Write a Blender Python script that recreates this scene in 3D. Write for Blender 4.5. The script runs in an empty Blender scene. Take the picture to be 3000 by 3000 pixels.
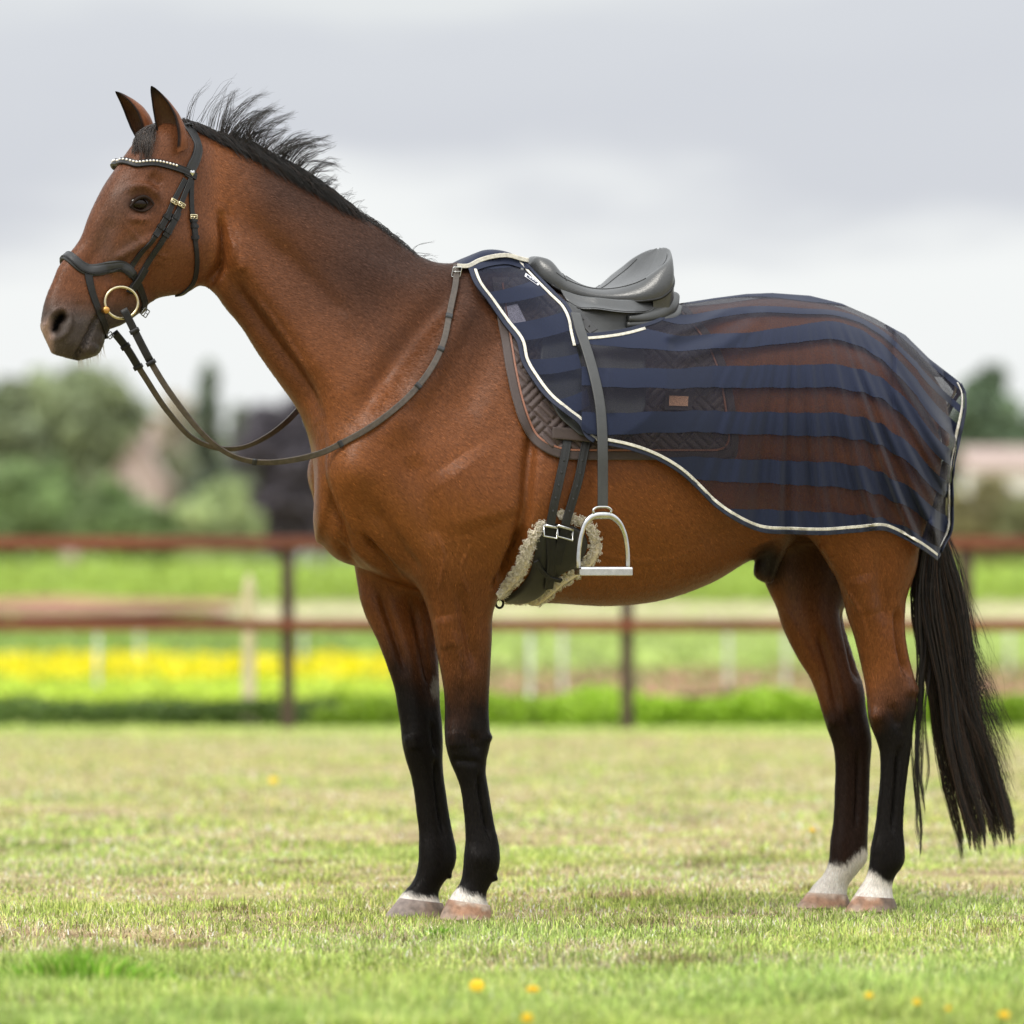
import bpy, bmesh, math, random
import numpy as np
import openvdb as vdb
from mathutils import Vector, Matrix
from mathutils.bvhtree import BVHTree

rng = np.random.default_rng(7)
random.seed(7)
scene = bpy.context.scene
COL = scene.collection

# ------------------------------------------------------------------ camera, sky, sun, exposure
FPX, HORIZON, CAM_Z, CAM_Y = 15978.0, 1775.0, 0.805, -14.0     # focal length in pixels of the 3000 px photograph
cam_data = bpy.data.cameras.new('camera')
cam = bpy.data.objects.new('camera', cam_data)
COL.objects.link(cam)
cam.location = (0, CAM_Y, CAM_Z)
cam.rotation_euler = (math.pi / 2, 0, 0)
cam_data.sensor_width = 36
cam_data.lens = FPX / 3000 * 36
cam_data.shift_y = (HORIZON - 1500) / 3000
cam_data.clip_start, cam_data.clip_end = 0.5, 6000
cam_data.dof.use_dof = True
cam_data.dof.focus_distance = 13.78
cam_data.dof.aperture_fstop = 2.9
scene.camera = cam

SUN_EL, SUN_AZ = 52, -38          # degrees; azimuth 0 = from behind the camera, negative = from the left
world = bpy.data.worlds.new('World')
scene.world = world
world.use_nodes = True
wn, wl = world.node_tree.nodes, world.node_tree.links
wn.clear()
w_out = wn.new('ShaderNodeOutputWorld')
sky_tex = wn.new('ShaderNodeTexSky')
sky_tex.sky_type = 'NISHITA'
sky_tex.sun_disc = False
sky_tex.sun_elevation = math.radians(SUN_EL)
sky_tex.sun_rotation = math.radians(180 + SUN_AZ)
sky_tex.dust_density = 3
bg_sky = wn.new('ShaderNodeBackground'); bg_sky.inputs[1].default_value = 0.10
wl.new(sky_tex.outputs[0], bg_sky.inputs[0])
# overcast: cloud deck that brightens towards the zenith, broken by long soft grey banks
tc = wn.new('ShaderNodeTexCoord')
sep = wn.new('ShaderNodeSeparateXYZ'); wl.new(tc.outputs['Generated'], sep.inputs[0])
mp = wn.new('ShaderNodeMapping'); mp.inputs['Scale'].default_value = (2.4, 2.4, 9.5); mp.inputs['Location'].default_value = (3.1, 0.8, 0.14)
wl.new(tc.outputs['Generated'], mp.inputs[0])
nz = wn.new('ShaderNodeTexNoise'); nz.inputs['Scale'].default_value = 2.6; nz.inputs['Detail'].default_value = 6; nz.inputs['Roughness'].default_value = 0.5
wl.new(mp.outputs[0], nz.inputs['Vector'])
# a low grey cloud bank above a bright horizon, its edges broken up by the noise
dz = wn.new('ShaderNodeMath'); dz.operation = 'MULTIPLY_ADD'; dz.inputs[1].default_value = 0.085; wl.new(nz.outputs[0], dz.inputs[0]); wl.new(sep.outputs[2], dz.inputs[2])
zs = wn.new('ShaderNodeMath'); zs.operation = 'MULTIPLY_ADD'; zs.inputs[1].default_value = 5.0; zs.inputs[2].default_value = -0.2125; wl.new(dz.outputs[0], zs.inputs[0])
cr = wn.new('ShaderNodeValToRGB')
cr.color_ramp.interpolation = 'EASE'
_stops = [(0.0, (0.95, 0.975, 0.975)), (0.325, (0.97, 0.99, 0.985)), (0.405, (0.69, 0.712, 0.765)), (0.50, (0.715, 0.738, 0.785)), (0.58, (0.83, 0.855, 0.865)), (1.0, (0.88, 0.905, 0.915))]
while len(cr.color_ramp.elements) < len(_stops): cr.color_ramp.elements.new(0.5)
for _el, (_p, _c) in zip(cr.color_ramp.elements, _stops): _el.position = _p; _el.color = (*_c, 1)
wl.new(zs.outputs[0], cr.inputs[0])
zen = wn.new('ShaderNodeMapRange'); zen.inputs[1].default_value = 0.12; zen.inputs[2].default_value = 1.0
zen.inputs[3].default_value = 0.92; zen.inputs[4].default_value = 2.7
wl.new(sep.outputs[2], zen.inputs[0])
bg_cl = wn.new('ShaderNodeBackground')
wl.new(cr.outputs[0], bg_cl.inputs[0]); wl.new(zen.outputs[0], bg_cl.inputs[1])
mixw = wn.new('ShaderNodeMixShader'); mixw.inputs[0].default_value = 0.93
wl.new(bg_sky.outputs[0], mixw.inputs[1]); wl.new(bg_cl.outputs[0], mixw.inputs[2])
wl.new(mixw.outputs[0], w_out.inputs[0])

sun_data = bpy.data.lights.new('sun', 'SUN')
sun = bpy.data.objects.new('sun', sun_data)
COL.objects.link(sun)
sun_data.energy = 2.0
sun_data.angle = math.radians(18)
sun_data.color = (1.0, 0.95, 0.87)
_e, _a = math.radians(SUN_EL), math.radians(SUN_AZ)
_to_sun = Vector((math.sin(_a) * math.cos(_e), -math.cos(_a) * math.cos(_e), math.sin(_e)))
sun.rotation_euler = _to_sun.to_track_quat('Z', 'Y').to_euler()
sun.location = _to_sun * 30

scene.view_settings.view_transform = 'Standard'
scene.view_settings.look = 'None'
scene.view_settings.exposure = 0.1
scene.view_settings.gamma = 1
scene.cycles.use_denoising = True
scene.cycles.max_bounces = 8
scene.cycles.transparent_max_bounces = 16

# ------------------------------------------------------------------ helpers
def lin(r, g, b):
    def f(c):
        c /= 255.0
        return c / 12.92 if c <= 0.04045 else ((c + 0.055) / 1.055) ** 2.4
    return (f(r), f(g), f(b), 1.0)

def link(o, parent=None):
    COL.objects.link(o)
    if parent is not None:
        o.parent = parent
        o.matrix_parent_inverse = Matrix.Translation(-Vector(parent.location))
    return o

def new_mesh(name, verts, faces, mat=None, parent=None, smooth=True):
    """verts (N,3); faces list of tuples or (M,k) array"""
    me = bpy.data.meshes.new(name)
    verts = np.asarray(verts, dtype=np.float32)
    if isinstance(faces, np.ndarray):
        m, k = faces.shape
        me.vertices.add(len(verts)); me.vertices.foreach_set('co', verts.ravel())
        me.loops.add(m * k); me.loops.foreach_set('vertex_index', faces.astype(np.int32).ravel())
        me.polygons.add(m); me.polygons.foreach_set('loop_start', np.arange(0, m * k, k, dtype=np.int32))
        me.update(calc_edges=True)
    else:
        me.from_pydata(verts.tolist(), [], [tuple(int(i) for i in f) for f in faces])
        me.update()
    if smooth:
        me.polygons.foreach_set('use_smooth', np.ones(len(me.polygons), dtype=bool))
    if mat is not None:
        for m_ in (mat if isinstance(mat, (list, tuple)) else [mat]):
            me.materials.append(m_)
    o = bpy.data.objects.new(name, me)
    return link(o, parent)

def thing(name, label, cat, loc=(0, 0, 0), group=None):
    o = bpy.data.objects.new(name, None)
    o.empty_display_size = 0.1
    COL.objects.link(o)
    o.location = loc
    o['label'] = label; o['category'] = cat
    if group: o['group'] = group
    return o

def tag(o, label=None, cat=None, group=None, kind=None):
    if label: o['label'] = label
    if cat: o['category'] = cat
    if group: o['group'] = group
    if kind: o['kind'] = kind
    return o

def catmull(pts, n):
    """smooth resample of (K,D) control rows to n rows, spaced by length of the first two columns"""
    p = np.asarray(pts, float)
    k = len(p)
    d = np.r_[0, np.cumsum(np.maximum(np.linalg.norm(np.diff(p[:, :2], axis=0), axis=1), 1e-6))]
    q = np.linspace(0, d[-1], n)
    m = np.zeros_like(p)
    sl = np.diff(p, axis=0) / np.diff(d)[:, None]
    m[0], m[-1] = sl[0], sl[-1]
    if k > 2:
        h = np.diff(d)[:, None]
        m[1:-1] = (sl[:-1] * h[1:] + sl[1:] * h[:-1]) / (h[:-1] + h[1:])
    i = np.clip(np.searchsorted(d, q, side='right') - 1, 0, k - 2)
    h = (d[i + 1] - d[i])[:, None]
    t = ((q - d[i]) / (d[i + 1] - d[i]))[:, None]
    return ((2 * t**3 - 3 * t**2 + 1) * p[i] + (t**3 - 2 * t**2 + t) * h * m[i] + (-2 * t**3 + 3 * t**2) * p[i + 1] + (t**3 - t**2) * h * m[i + 1])

def vnoise(p, freq, seed=0):
    """cheap smooth value noise on (N,D) points, range about -1..1"""
    r = np.random.default_rng(seed)
    out = np.zeros(len(p))
    D = p.shape[1]
    for _ in range(7):
        k = r.normal(size=D); k = k / np.linalg.norm(k) * freq * r.uniform(0.6, 1.5)
        k2 = r.normal(size=D) * freq * 0.5
        out += np.sin(p @ k + r.uniform(0, 6.28) + 1.3 * np.sin(p @ k2 + r.uniform(0, 6.28)))
    return out / 3.6

# ---- materials
def mat_basic(name, color, rough=0.6, metal=0.0, noise=0.0, scale=30.0, bump=0.0, bscale=None, spec=0.5, sheen=0.0, coat=0.0, stretch=None):
    m = bpy.data.materials.new(name); m.use_nodes = True
    n, l = m.node_tree.nodes, m.node_tree.links
    b = n['Principled BSDF']
    b.inputs['Base Color'].default_value = color
    b.inputs['Roughness'].default_value = rough
    b.inputs['Metallic'].default_value = metal
    b.inputs['Specular IOR Level'].default_value = spec
    if sheen: b.inputs['Sheen Weight'].default_value = sheen
    if coat: b.inputs['Coat Weight'].default_value = coat
    if noise or bump:
        t = n.new('ShaderNodeTexCoord')
        vec = t.outputs['Object']
        if stretch:
            mpn = n.new('ShaderNodeMapping'); mpn.inputs['Scale'].default_value = stretch
            l.new(vec, mpn.inputs[0]); vec = mpn.outputs[0]
    if noise:
        nt = n.new('ShaderNodeTexNoise'); nt.inputs['Scale'].default_value = scale; nt.inputs['Detail'].default_value = 6
        l.new(vec, nt.inputs['Vector'])
        mr = n.new('ShaderNodeMapRange'); mr.inputs[1].default_value = 0.3; mr.inputs[2].default_value = 0.7
        mr.inputs[3].default_value = 1 - noise; mr.inputs[4].default_value = 1 + noise
        l.new(nt.outputs[0], mr.inputs[0])
        vm = n.new('ShaderNodeVectorMath'); vm.operation = 'SCALE'
        vm.inputs[0].default_value = color[:3]
        l.new(mr.outputs[0], vm.inputs['Scale']); l.new(vm.outputs[0], b.inputs['Base Color'])
    if bump:
        nb = n.new('ShaderNodeTexNoise'); nb.inputs['Scale'].default_value = bscale or scale; nb.inputs['Detail'].default_value = 4
        l.new(vec, nb.inputs['Vector'])
        bp = n.new('ShaderNodeBump'); bp.inputs['Strength'].default_value = bump; bp.inputs['Distance'].default_value = 0.004
        l.new(nb.outputs[0], bp.inputs['Height']); l.new(bp.outputs[0], b.inputs['Normal'])
    return m

def mat_attr(name, attr='tint', rough=0.8, trans=0.0, spec=0.3, bump=0.0, bscale=200, noise=0.0, nscale=40.0):
    """colour from a vertex attribute; optional leaf translucency"""
    m = bpy.data.materials.new(name); m.use_nodes = True
    n, l = m.node_tree.nodes, m.node_tree.links
    b = n['Principled BSDF']
    a = n.new('ShaderNodeAttribute'); a.attribute_name = attr
    colsock = a.outputs['Color']
    if noise:
        t = n.new('ShaderNodeTexCoord')
        nt = n.new('ShaderNodeTexNoise'); nt.inputs['Scale'].default_value = nscale; nt.inputs['Detail'].default_value = 5
        l.new(t.outputs['Object'], nt.inputs['Vector'])
        mr = n.new('ShaderNodeMapRange'); mr.inputs[1].default_value = 0.3; mr.inputs[2].default_value = 0.7
        mr.inputs[3].default_value = 1 - noise; mr.inputs[4].default_value = 1 + noise
        l.new(nt.outputs[0], mr.inputs[0])
        vm = n.new('ShaderNodeVectorMath'); vm.operation = 'SCALE'
        l.new(colsock, vm.inputs[0]); l.new(mr.outputs[0], vm.inputs['Scale'])
        colsock = vm.outputs[0]
    l.new(colsock, b.inputs['Base Color'])
    b.inputs['Roughness'].default_value = rough
    b.inputs['Specular IOR Level'].default_value = spec
    if bump:
        t = n.new('ShaderNodeTexCoord')
        nb = n.new('ShaderNodeTexNoise'); nb.inputs['Scale'].default_value = bscale; nb.inputs['Detail'].default_value = 4
        l.new(t.outputs['Object'], nb.inputs['Vector'])
        bp = n.new('ShaderNodeBump'); bp.inputs['Strength'].default_value = bump; bp.inputs['Distance'].default_value = 0.004
        l.new(nb.outputs[0], bp.inputs['Height']); l.new(bp.outputs[0], b.inputs['Normal'])
    if trans:
        tr = n.new('ShaderNodeBsdfTranslucent'); l.new(colsock, tr.inputs[0])
        mx = n.new('ShaderNodeMixShader'); mx.inputs[0].default_value = trans
        l.new(b.outputs[0], mx.inputs[1]); l.new(tr.outputs[0], mx.inputs[2])
        l.new(mx.outputs[0], n['Material Output'].inputs[0])
    return m

def set_tint(me, cols, attr='tint'):
    """cols (nverts,3)"""
    a = me.attributes.new(attr, 'FLOAT_COLOR', 'POINT')
    c = np.ones((len(cols), 4), np.float32); c[:, :3] = cols
    a.data.foreach_set('color', c.ravel())

# ---- the photograph's geometry: a pixel gives a ray, a plane or the ground gives the distance
CAMP = np.array([0.0, CAM_Y, CAM_Z])
class Plane:
    """vertical plane (the horse's median plane); v = metres towards its near side"""
    def __init__(s, deg, p0):
        th = math.radians(deg)
        s.sin, s.cos = math.sin(th), math.cos(th)
        s.n = np.array([s.sin, -s.cos, 0.0]); s.e = np.array([s.cos, s.sin, 0.0])
        s.p0 = np.asarray(p0, float)
    def world(s, X, Y, v=0.0):
        X, Y, v = np.broadcast_arrays(np.asarray(X, float), np.asarray(Y, float), np.asarray(v, float))
        d = np.stack([(X - 1500) / FPX, np.ones_like(X), (HORIZON - Y) / FPX], -1)
        k = (v + (s.p0 - CAMP) @ s.n) / (d @ s.n)
        return CAMP + d * k[..., None]
    def local(s, W):
        r = W - s.p0
        return np.stack([r @ s.e, r @ s.n, r[..., 2]], -1)
    def unlocal(s, L):
        return s.p0 + L[..., :1] * s.e + L[..., 1:2] * s.n + np.stack([0 * L[..., 2], 0 * L[..., 2], L[..., 2]], -1)
def project(W):
    d = W[..., 1] - CAM_Y
    return np.stack([1500 + W[..., 0] / d * FPX, HORIZON - (W[..., 2] - CAM_Z) / d * FPX], -1)
def ground_pt(X, Y, z=0.0):
    d = (CAM_Z - z) * FPX / (Y - HORIZON)
    return np.array([(X - 1500) / FPX * d, CAM_Y + d, z])
def at_depth(X, Y, d):
    return np.array([(X - 1500) / FPX * d, CAM_Y + d, CAM_Z + (HORIZON - Y) / FPX * d])

YAW = 20.0
BODY = Plane(YAW, (-0.184, -0.04, 0.0))
_hp = BODY.world(640, 600, 0)
HEAD = Plane(27.0, (_hp[0], _hp[1], 0.0))
PXM = FPX / 14.0
# ------------------------------------------------------------------ the horse's body
def loft_mesh(plane, stations, n=60, m=40, fit=True, cap=True):
    """stations rows: Tx,Ty,Bx,By,half width,taper towards T,lateral centre,squareness -> verts(world), tris"""
    st = np.asarray(stations, float)
    ctr = np.c_[(st[:, 0] + st[:, 2]) / 2, (st[:, 1] + st[:, 3]) / 2]
    s = catmull(np.c_[ctr, st], n)[:, 2:]
    T, B, w, k, vc, sq = s[:, 0:2], s[:, 2:4], s[:, 4], s[:, 5], s[:, 6], s[:, 7]
    mid, half = (T + B) / 2, (T - B) / 2
    if fit:                                    # side-on outline -> median section of a body seen at an angle
        h = np.linalg.norm(half, axis=1); ex = np.abs(half[:, 0]) / np.maximum(h, 1e-6)
        hc = np.sqrt(np.maximum(h**2 - (fit * w * plane.sin * PXM * ex) ** 2, (0.55 * h) ** 2))
        half = half * (hc / np.maximum(h, 1e-6))[:, None]
    ph = np.linspace(0, 2 * np.pi, m, endpoint=False)
    c, sn = np.cos(ph), np.sin(ph)
    ex_ = (2.0 / sq)[:, None]
    t = np.sign(c) * np.abs(c) ** ex_
    l = np.sign(sn) * np.abs(sn) ** ex_
    X = mid[:, 0:1] + t * half[:, 0:1]; Y = mid[:, 1:2] + t * half[:, 1:2]
    v = vc[:, None] + w[:, None] * l * (1 + k[:, None] * t)
    P = plane.world(X, Y, v).reshape(-1, 3)
    f = []
    i = np.arange(n - 1)[:, None] * m; j = np.arange(m)[None, :]; j2 = (j + 1) % m
    a, b, c_, d = i + j, i + j2, i + m + j2, i + m + j
    tris = np.concatenate([np.stack([a, b, c_], -1).reshape(-1, 3), np.stack([a, c_, d], -1).reshape(-1, 3)])
    if cap:
        c0, c1 = len(P), len(P) + 1
        P = np.vstack([P, P[:m].mean(0), P[-m - 0:].mean(0) if False else P[(n - 1) * m:n * m].mean(0)])
        jj = np.arange(m); jn = (jj + 1) % m
        tris = np.vstack([tris, np.stack([np.full(m, c0), jn, jj], -1), np.stack([np.full(m, c1), (n - 1) * m + jj, (n - 1) * m + jn], -1)])
    return P, tris

def S(Tx, Ty, Bx, By, w, k=0.0, vc=0.0, sq=2.0):
    return (Tx, Ty, Bx, By, w, k, vc, sq)

head_st = [S(150,1036,232,1058,.022), S(137,1006,284,1040,.040), S(122,970,304,1006,.049), S(119,945,306,975,.053), S(127,893,322,965,.053),
  S(137,861,347,957,.050), S(153,824,388,934,.048), S(174,775,420,908,.049), S(205,738,443,887,.053), S(236,695,472,872,.062),
  S(256,640,505,866,.072,.08), S(280,587,543,860,.082,.12), S(302,545,568,846,.090,.15), S(327,508,596,818,.094,.15), S(352,472,616,775,.093,.1),
  S(376,438,628,715,.088,.05), S(402,404,624,650,.080,0), S(436,376,614,570,.072,0), S(480,356,602,500,.064,0), S(522,352,590,450,.05,0)]
neck_st = [S(548,366,585,830,.062,-.2), S(620,404,625,856,.072,-.25), S(700,443,662,905,.078,-.3), S(803,498,708,960,.084,-.32), S(900,550,757,1038,.094,-.35),
  S(1003,608,815,1120,.112,-.38), S(1106,661,872,1200,.138,-.4), S(1213,738,925,1300,.165,-.45), S(1306,784,985,1400,.19,-.5), S(1400,790,1080,1480,.20,-.5)]
torso_st = [S(932,1330,928,1370,.015), S(930,1270,918,1440,.075), S(955,1180,918,1525,.13), S(1020,1060,950,1600,.18,-.1), S(1160,890,1080,1672,.222,-.28), S(1290,806,1210,1720,.238,-.42),
  S(1420,766,1340,1745,.25,-.5), S(1560,800,1480,1760,.272,-.42), S(1700,856,1640,1768,.30,-.22), S(1850,886,1790,1775,.318,-.05), S(2000,896,1950,1756,.318,0),
  S(2120,888,2090,1705,.300,0), S(2250,872,2200,1640,.285,-.02), S(2365,878,2320,1590,.28,-.05), S(2455,900,2430,1580,.27,-.05), S(2550,942,2540,1560,.24,-.05),
  S(2632,990,2620,1520,.20), S(2695,1060,2680,1460,.155), S(2732,1150,2722,1390,.10), S(2746,1230,2742,1310,.04)]
NF, FF, NH, FH = .095, -.095, .105, -.105
fore_near = [S(1120,1330,1420,1330,.055,0,.15), S(1130,1480,1450,1450,.075,0,.165), S(1165,1600,1468,1580,.085,0,.16), S(1205,1680,1468,1680,.082,0,.15), S(1236,1756,1457,1756,.072,0,.135), S(1254,1803,1447,1803,.066,0,.125),
  S(1269,1872,1444,1872,.058,0,.115), S(1280,1926,1441,1926,.053,0,.108), S(1291,1980,1438,1980,.050,0,.102), S(1299,2035,1435,2035,.046,0,.098), S(1301,2090,1434,2090,.045,0,.095),
  S(1300,2136,1437,2136,.047,0,.095,2.2), S(1303,2180,1438,2180,.047,0,.095,2.3), S(1314,2225,1429,2220,.043,0,.095,2.2), S(1332,2267,1425,2262,.036,0,.095), S(1346,2305,1431,2302,.031,0,.095),
  S(1355,2360,1440,2360,.029,0,.095), S(1361,2425,1452,2425,.029,0,.095), S(1362,2465,1462,2465,.033,0,.095), S(1357,2507,1467,2515,.038,0,.095,2.2), S(1355,2542,1463,2546,.037,0,.095,2.2),
  S(1347,2585,1444,2584,.032,0,.095), S(1333,2606,1428,2612,.033,0,.095), S(1318,2626,1428,2640,.042,0,.095), S(1308,2642,1436,2662,.05,0,.095)]
fore_far = [S(1050,1480,1300,1450,.06,0,-.16), S(1036,1600,1300,1580,.08,0,-.16), S(1032,1665,1300,1680,.078,0,-.145), S(1040,1705,1300,1720,.074,0,-.14), S(1059,1781,1296,1781,.066,0,-.13), S(1077,1825,1292,1825,.062,0,-.125),
  S(1099,1868,1288,1868,.058,0,-.118), S(1117,1912,1287,1912,.054,0,-.11), S(1138,1970,1288,1970,.050,0,-.103), S(1153,2017,1290,2017,.046,0,-.098), S(1162,2071,1292,2071,.045,0,-.095),
  S(1171,2129,1298,2129,.047,0,-.095,2.2), S(1177,2187,1300,2185,.047,0,-.095,2.3), S(1187,2227,1299,2222,.043,0,-.095,2.2), S(1201,2270,1301,2268,.036,0,-.095), S(1212,2325,1308,2322,.031,0,-.095),
  S(1219,2385,1317,2383,.029,0,-.095), S(1226,2442,1328,2442,.030,0,-.095), S(1225,2485,1338,2485,.036,0,-.095,2.2), S(1224,2523,1338,2520,.038,0,-.095,2.2), S(1217,2560,1326,2556,.036,0,-.095),
  S(1199,2594,1297,2592,.032,0,-.095), S(1175,2619,1286,2622,.035,0,-.095), S(1163,2636,1292,2646,.045,0,-.095), S(1155,2648,1300,2662,.05,0,-.095)]
hind_near = [S(2340,1060,2640,1080,.06,0,.14), S(2300,1180,2700,1180,.10,0,.165), S(2290,1320,2760,1290,.115,0,.17), S(2305,1440,2755,1410,.112,0,.17), S(2345,1540,2728,1510,.10,0,.165), S(2392,1605,2698,1600,.09,0,.155),
  S(2423,1656,2690,1660,.082,0,.145), S(2448,1699,2676,1705,.075,0,.138), S(2466,1755,2659,1755,.068,0,.13), S(2476,1798,2655,1798,.062,0,.125), S(2498,1861,2656,1861,.054,0,.118), S(2512,1915,2664,1915,.048,0,.112),
  S(2524,1965,2676,1965,.044,0,.108), S(2535,2022,2687,2015,.044,0,.105,2.2), S(2539,2072,2688,2062,.046,0,.105,2.3), S(2546,2121,2679,2115,.043,0,.105,2.2), S(2562,2160,2675,2160,.037,0,.105), S(2574,2196,2670,2200,.032,0,.105),
  S(2577,2264,2661,2264,.029,0,.105), S(2569,2357,2651,2357,.029,0,.105), S(2560,2432,2648,2432,.032,0,.105), S(2548,2490,2653,2490,.037,0,.105,2.2), S(2545,2530,2651,2528,.037,0,.105,2.2),
  S(2533,2574,2622,2572,.032,0,.105), S(2508,2612,2616,2612,.036,0,.105), S(2496,2630,2621,2636,.046,0,.105), S(2489,2642,2627,2650,.05,0,.105)]
hind_far = [S(2240,1300,2600,1300,.10,0,-.165), S(2230,1480,2600,1450,.10,0,-.165), S(2226,1620,2540,1600,.095,0,-.155), S(2234,1700,2510,1700,.085,0,-.145), S(2252,1740,2490,1745,.075,0,-.138), S(2271,1780,2478,1785,.07,0,-.132), S(2286,1830,2482,1830,.064,0,-.126),
  S(2311,1885,2497,1885,.056,0,-.12), S(2342,1941,2513,1941,.050,0,-.114), S(2367,1979,2525,1985,.046,0,-.11), S(2388,2026,2535,2030,.044,0,-.105,2.2), S(2404,2080,2540,2080,.045,0,-.105,2.3), S(2423,2140,2551,2135,.042,0,-.105,2.2),
  S(2438,2182,2556,2175,.036,0,-.105), S(2445,2233,2552,2230,.031,0,-.105), S(2443,2326,2548,2326,.029,0,-.105), S(2439,2407,2546,2407,.031,0,-.105), S(2430,2470,2543,2475,.036,0,-.105,2.2), S(2427,2515,2542,2520,.037,0,-.105,2.2),
  S(2412,2560,2512,2560,.034,0,-.105), S(2381,2593,2486,2597,.036,0,-.105), S(2360,2622,2484,2624,.046,0,-.105), S(2350,2635,2488,2640,.05,0,-.105)]
sheath_st = [S(2240,1560,2320,1560,.07), S(2225,1620,2310,1610,.06), S(2205,1660,2285,1660,.045), S(2215,1695,2268,1700,.03), S(2236,1706,2262,1708,.012)]
dock_st = [S(2600,1010,2560,1060,.04), S(2680,1055,2650,1100,.04), S(2745,1110,2715,1140,.035), S(2775,1170,2740,1180,.03), S(2785,1240,2752,1240,.025), S(2785,1310,2757,1310,.02)]

VOX = 0.006
def sdf_of(P, tris, half=20):
    g = vdb.FloatGrid.createLevelSetFromPolygons(P.astype(np.float32), triangles=tris.astype(np.uint32), transform=vdb.createLinearTransform(voxelSize=VOX), halfWidth=half)
    return g

def body_sdf():
    parts = [('torso', torso_st, BODY, 90, 64), ('neck', neck_st, BODY, 70, 48), ('head', head_st, HEAD, 90, 48), ('fn', fore_near, BODY, 110, 32), ('ff', fore_far, BODY, 110, 32),
             ('hn', hind_near, BODY, 110, 32), ('hf', hind_far, BODY, 110, 32), ('sheath', sheath_st, BODY, 30, 24), ('dock', dock_st, BODY, 30, 20)]
    blends = {'torso': 0, 'neck': .11, 'head': .03, 'fn': .07, 'ff': .06, 'hn': .08, 'hf': .07, 'sheath': .03, 'dock': .03}
    meshes = {}
    lo, hi = np.full(3, 1e9), np.full(3, -1e9)
    for nm, st, pl, n, m in parts:
        P, t = loft_mesh(pl, st, n, m, fit={'torso': 0.0, 'head': .45}.get(nm, 1.0))
        L = BODY.local(P)
        meshes[nm] = (L, t); lo = np.minimum(lo, L.min(0)); hi = np.maximum(hi, L.max(0))
    i0 = np.floor(lo / VOX).astype(int) - 24
    i1 = np.ceil(hi / VOX).astype(int) + 24
    bgd = 20 * VOX
    F = None
    for nm, *_ in parts:
        L, t = meshes[nm]
        g = sdf_of(L, t)
        bb = g.evalActiveVoxelBoundingBox()
        a0 = np.array(bb[0]); a1 = np.array(bb[1])
        arr = np.full(tuple(a1 - a0 + 1), bgd, np.float32)
        g.copyToArray(arr, ijk=tuple(int(x) for x in a0))
        if F is None:
            F = np.full(tuple(i1 - i0 + 1), bgd, np.float32)
        sl = tuple(slice(a - b, a - b + s) for a, b, s in zip(a0, i0, arr.shape))
        k = blends[nm]
        sub = F[sl]
        if k == 0:
            F[sl] = np.minimum(sub, arr)
        else:
            h = np.maximum(k - np.abs(sub - arr), 0) / k
            F[sl] = np.minimum(sub, arr) - h * h * h * k * (1 / 6.0)
    g = vdb.FloatGrid(bgd)
    g.copyFromArray(F)
    pts, quads = g.convertToQuads(isovalue=0.0)
    pts = (pts + i0) * VOX
    return pts.astype(np.float64), quads.astype(np.int64)

def drop_islands(p, q):
    """keep the largest connected piece"""
    lab = np.arange(len(p))
    e = np.vstack([q[:, [0, 1]], q[:, [1, 2]], q[:, [2, 3]], q[:, [3, 0]]])
    while True:
        old = lab.copy()
        mn = np.minimum(lab[e[:, 0]], lab[e[:, 1]])
        np.minimum.at(lab, e[:, 0], mn); np.minimum.at(lab, e[:, 1], mn)
        lab = lab[lab]
        if (lab == old).all(): break
    ids, cnt = np.unique(lab, return_counts=True)
    keep = lab == ids[cnt.argmax()]
    idx = np.cumsum(keep) - 1
    return p[keep], idx[q[keep[q[:, 0]]]]

def vert_normals(p, q):
    n = np.cross(p[q[:, 2]] - p[q[:, 0]], p[q[:, 3]] - p[q[:, 1]])
    out = np.zeros_like(p)
    for i in range(4):
        np.add.at(out, q[:, i], n)
    return out / np.maximum(np.linalg.norm(out, axis=1, keepdims=True), 1e-12)

class Smoother:
    def __init__(s, nv, q):
        e = np.vstack([q[:, [0, 1]], q[:, [1, 2]], q[:, [2, 3]], q[:, [3, 0]]])
        s.a, s.b = e[:, 0], e[:, 1]
        s.nv = nv
        s.deg = np.maximum(np.bincount(s.a, minlength=nv) + np.bincount(s.b, minlength=nv), 1)
    def mean(s, p):
        out = np.empty_like(p)
        for c in range(p.shape[1]):
            out[:, c] = np.bincount(s.a, p[s.b, c], s.nv) + np.bincount(s.b, p[s.a, c], s.nv)
        return out / s.deg[:, None]
    def run(s, p, it, w=0.6):
        for _ in range(it):
            p = p + (s.mean(p) - p) * (w if np.isscalar(w) else w[:, None])
        return p
    def taubin(s, p, it):
        for _ in range(it):
            p = p + .55 * (s.mean(p) - p)
            p = p - .57 * (s.mean(p) - p)
        return p

bp, bq = body_sdf()
bp, bq = drop_islands(bp, bq)
_vol = (np.cross(bp[bq[:, 0]], bp[bq[:, 1]]) * bp[bq[:, 2]]).sum() + (np.cross(bp[bq[:, 0]], bp[bq[:, 2]]) * bp[bq[:, 3]]).sum()
if _vol < 0:
    bq = bq[:, ::-1].copy()
smoother = Smoother(len(bp), bq)
bp = smoother.run(bp, 3, .5)
bp = smoother.taubin(bp, 8)

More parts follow.
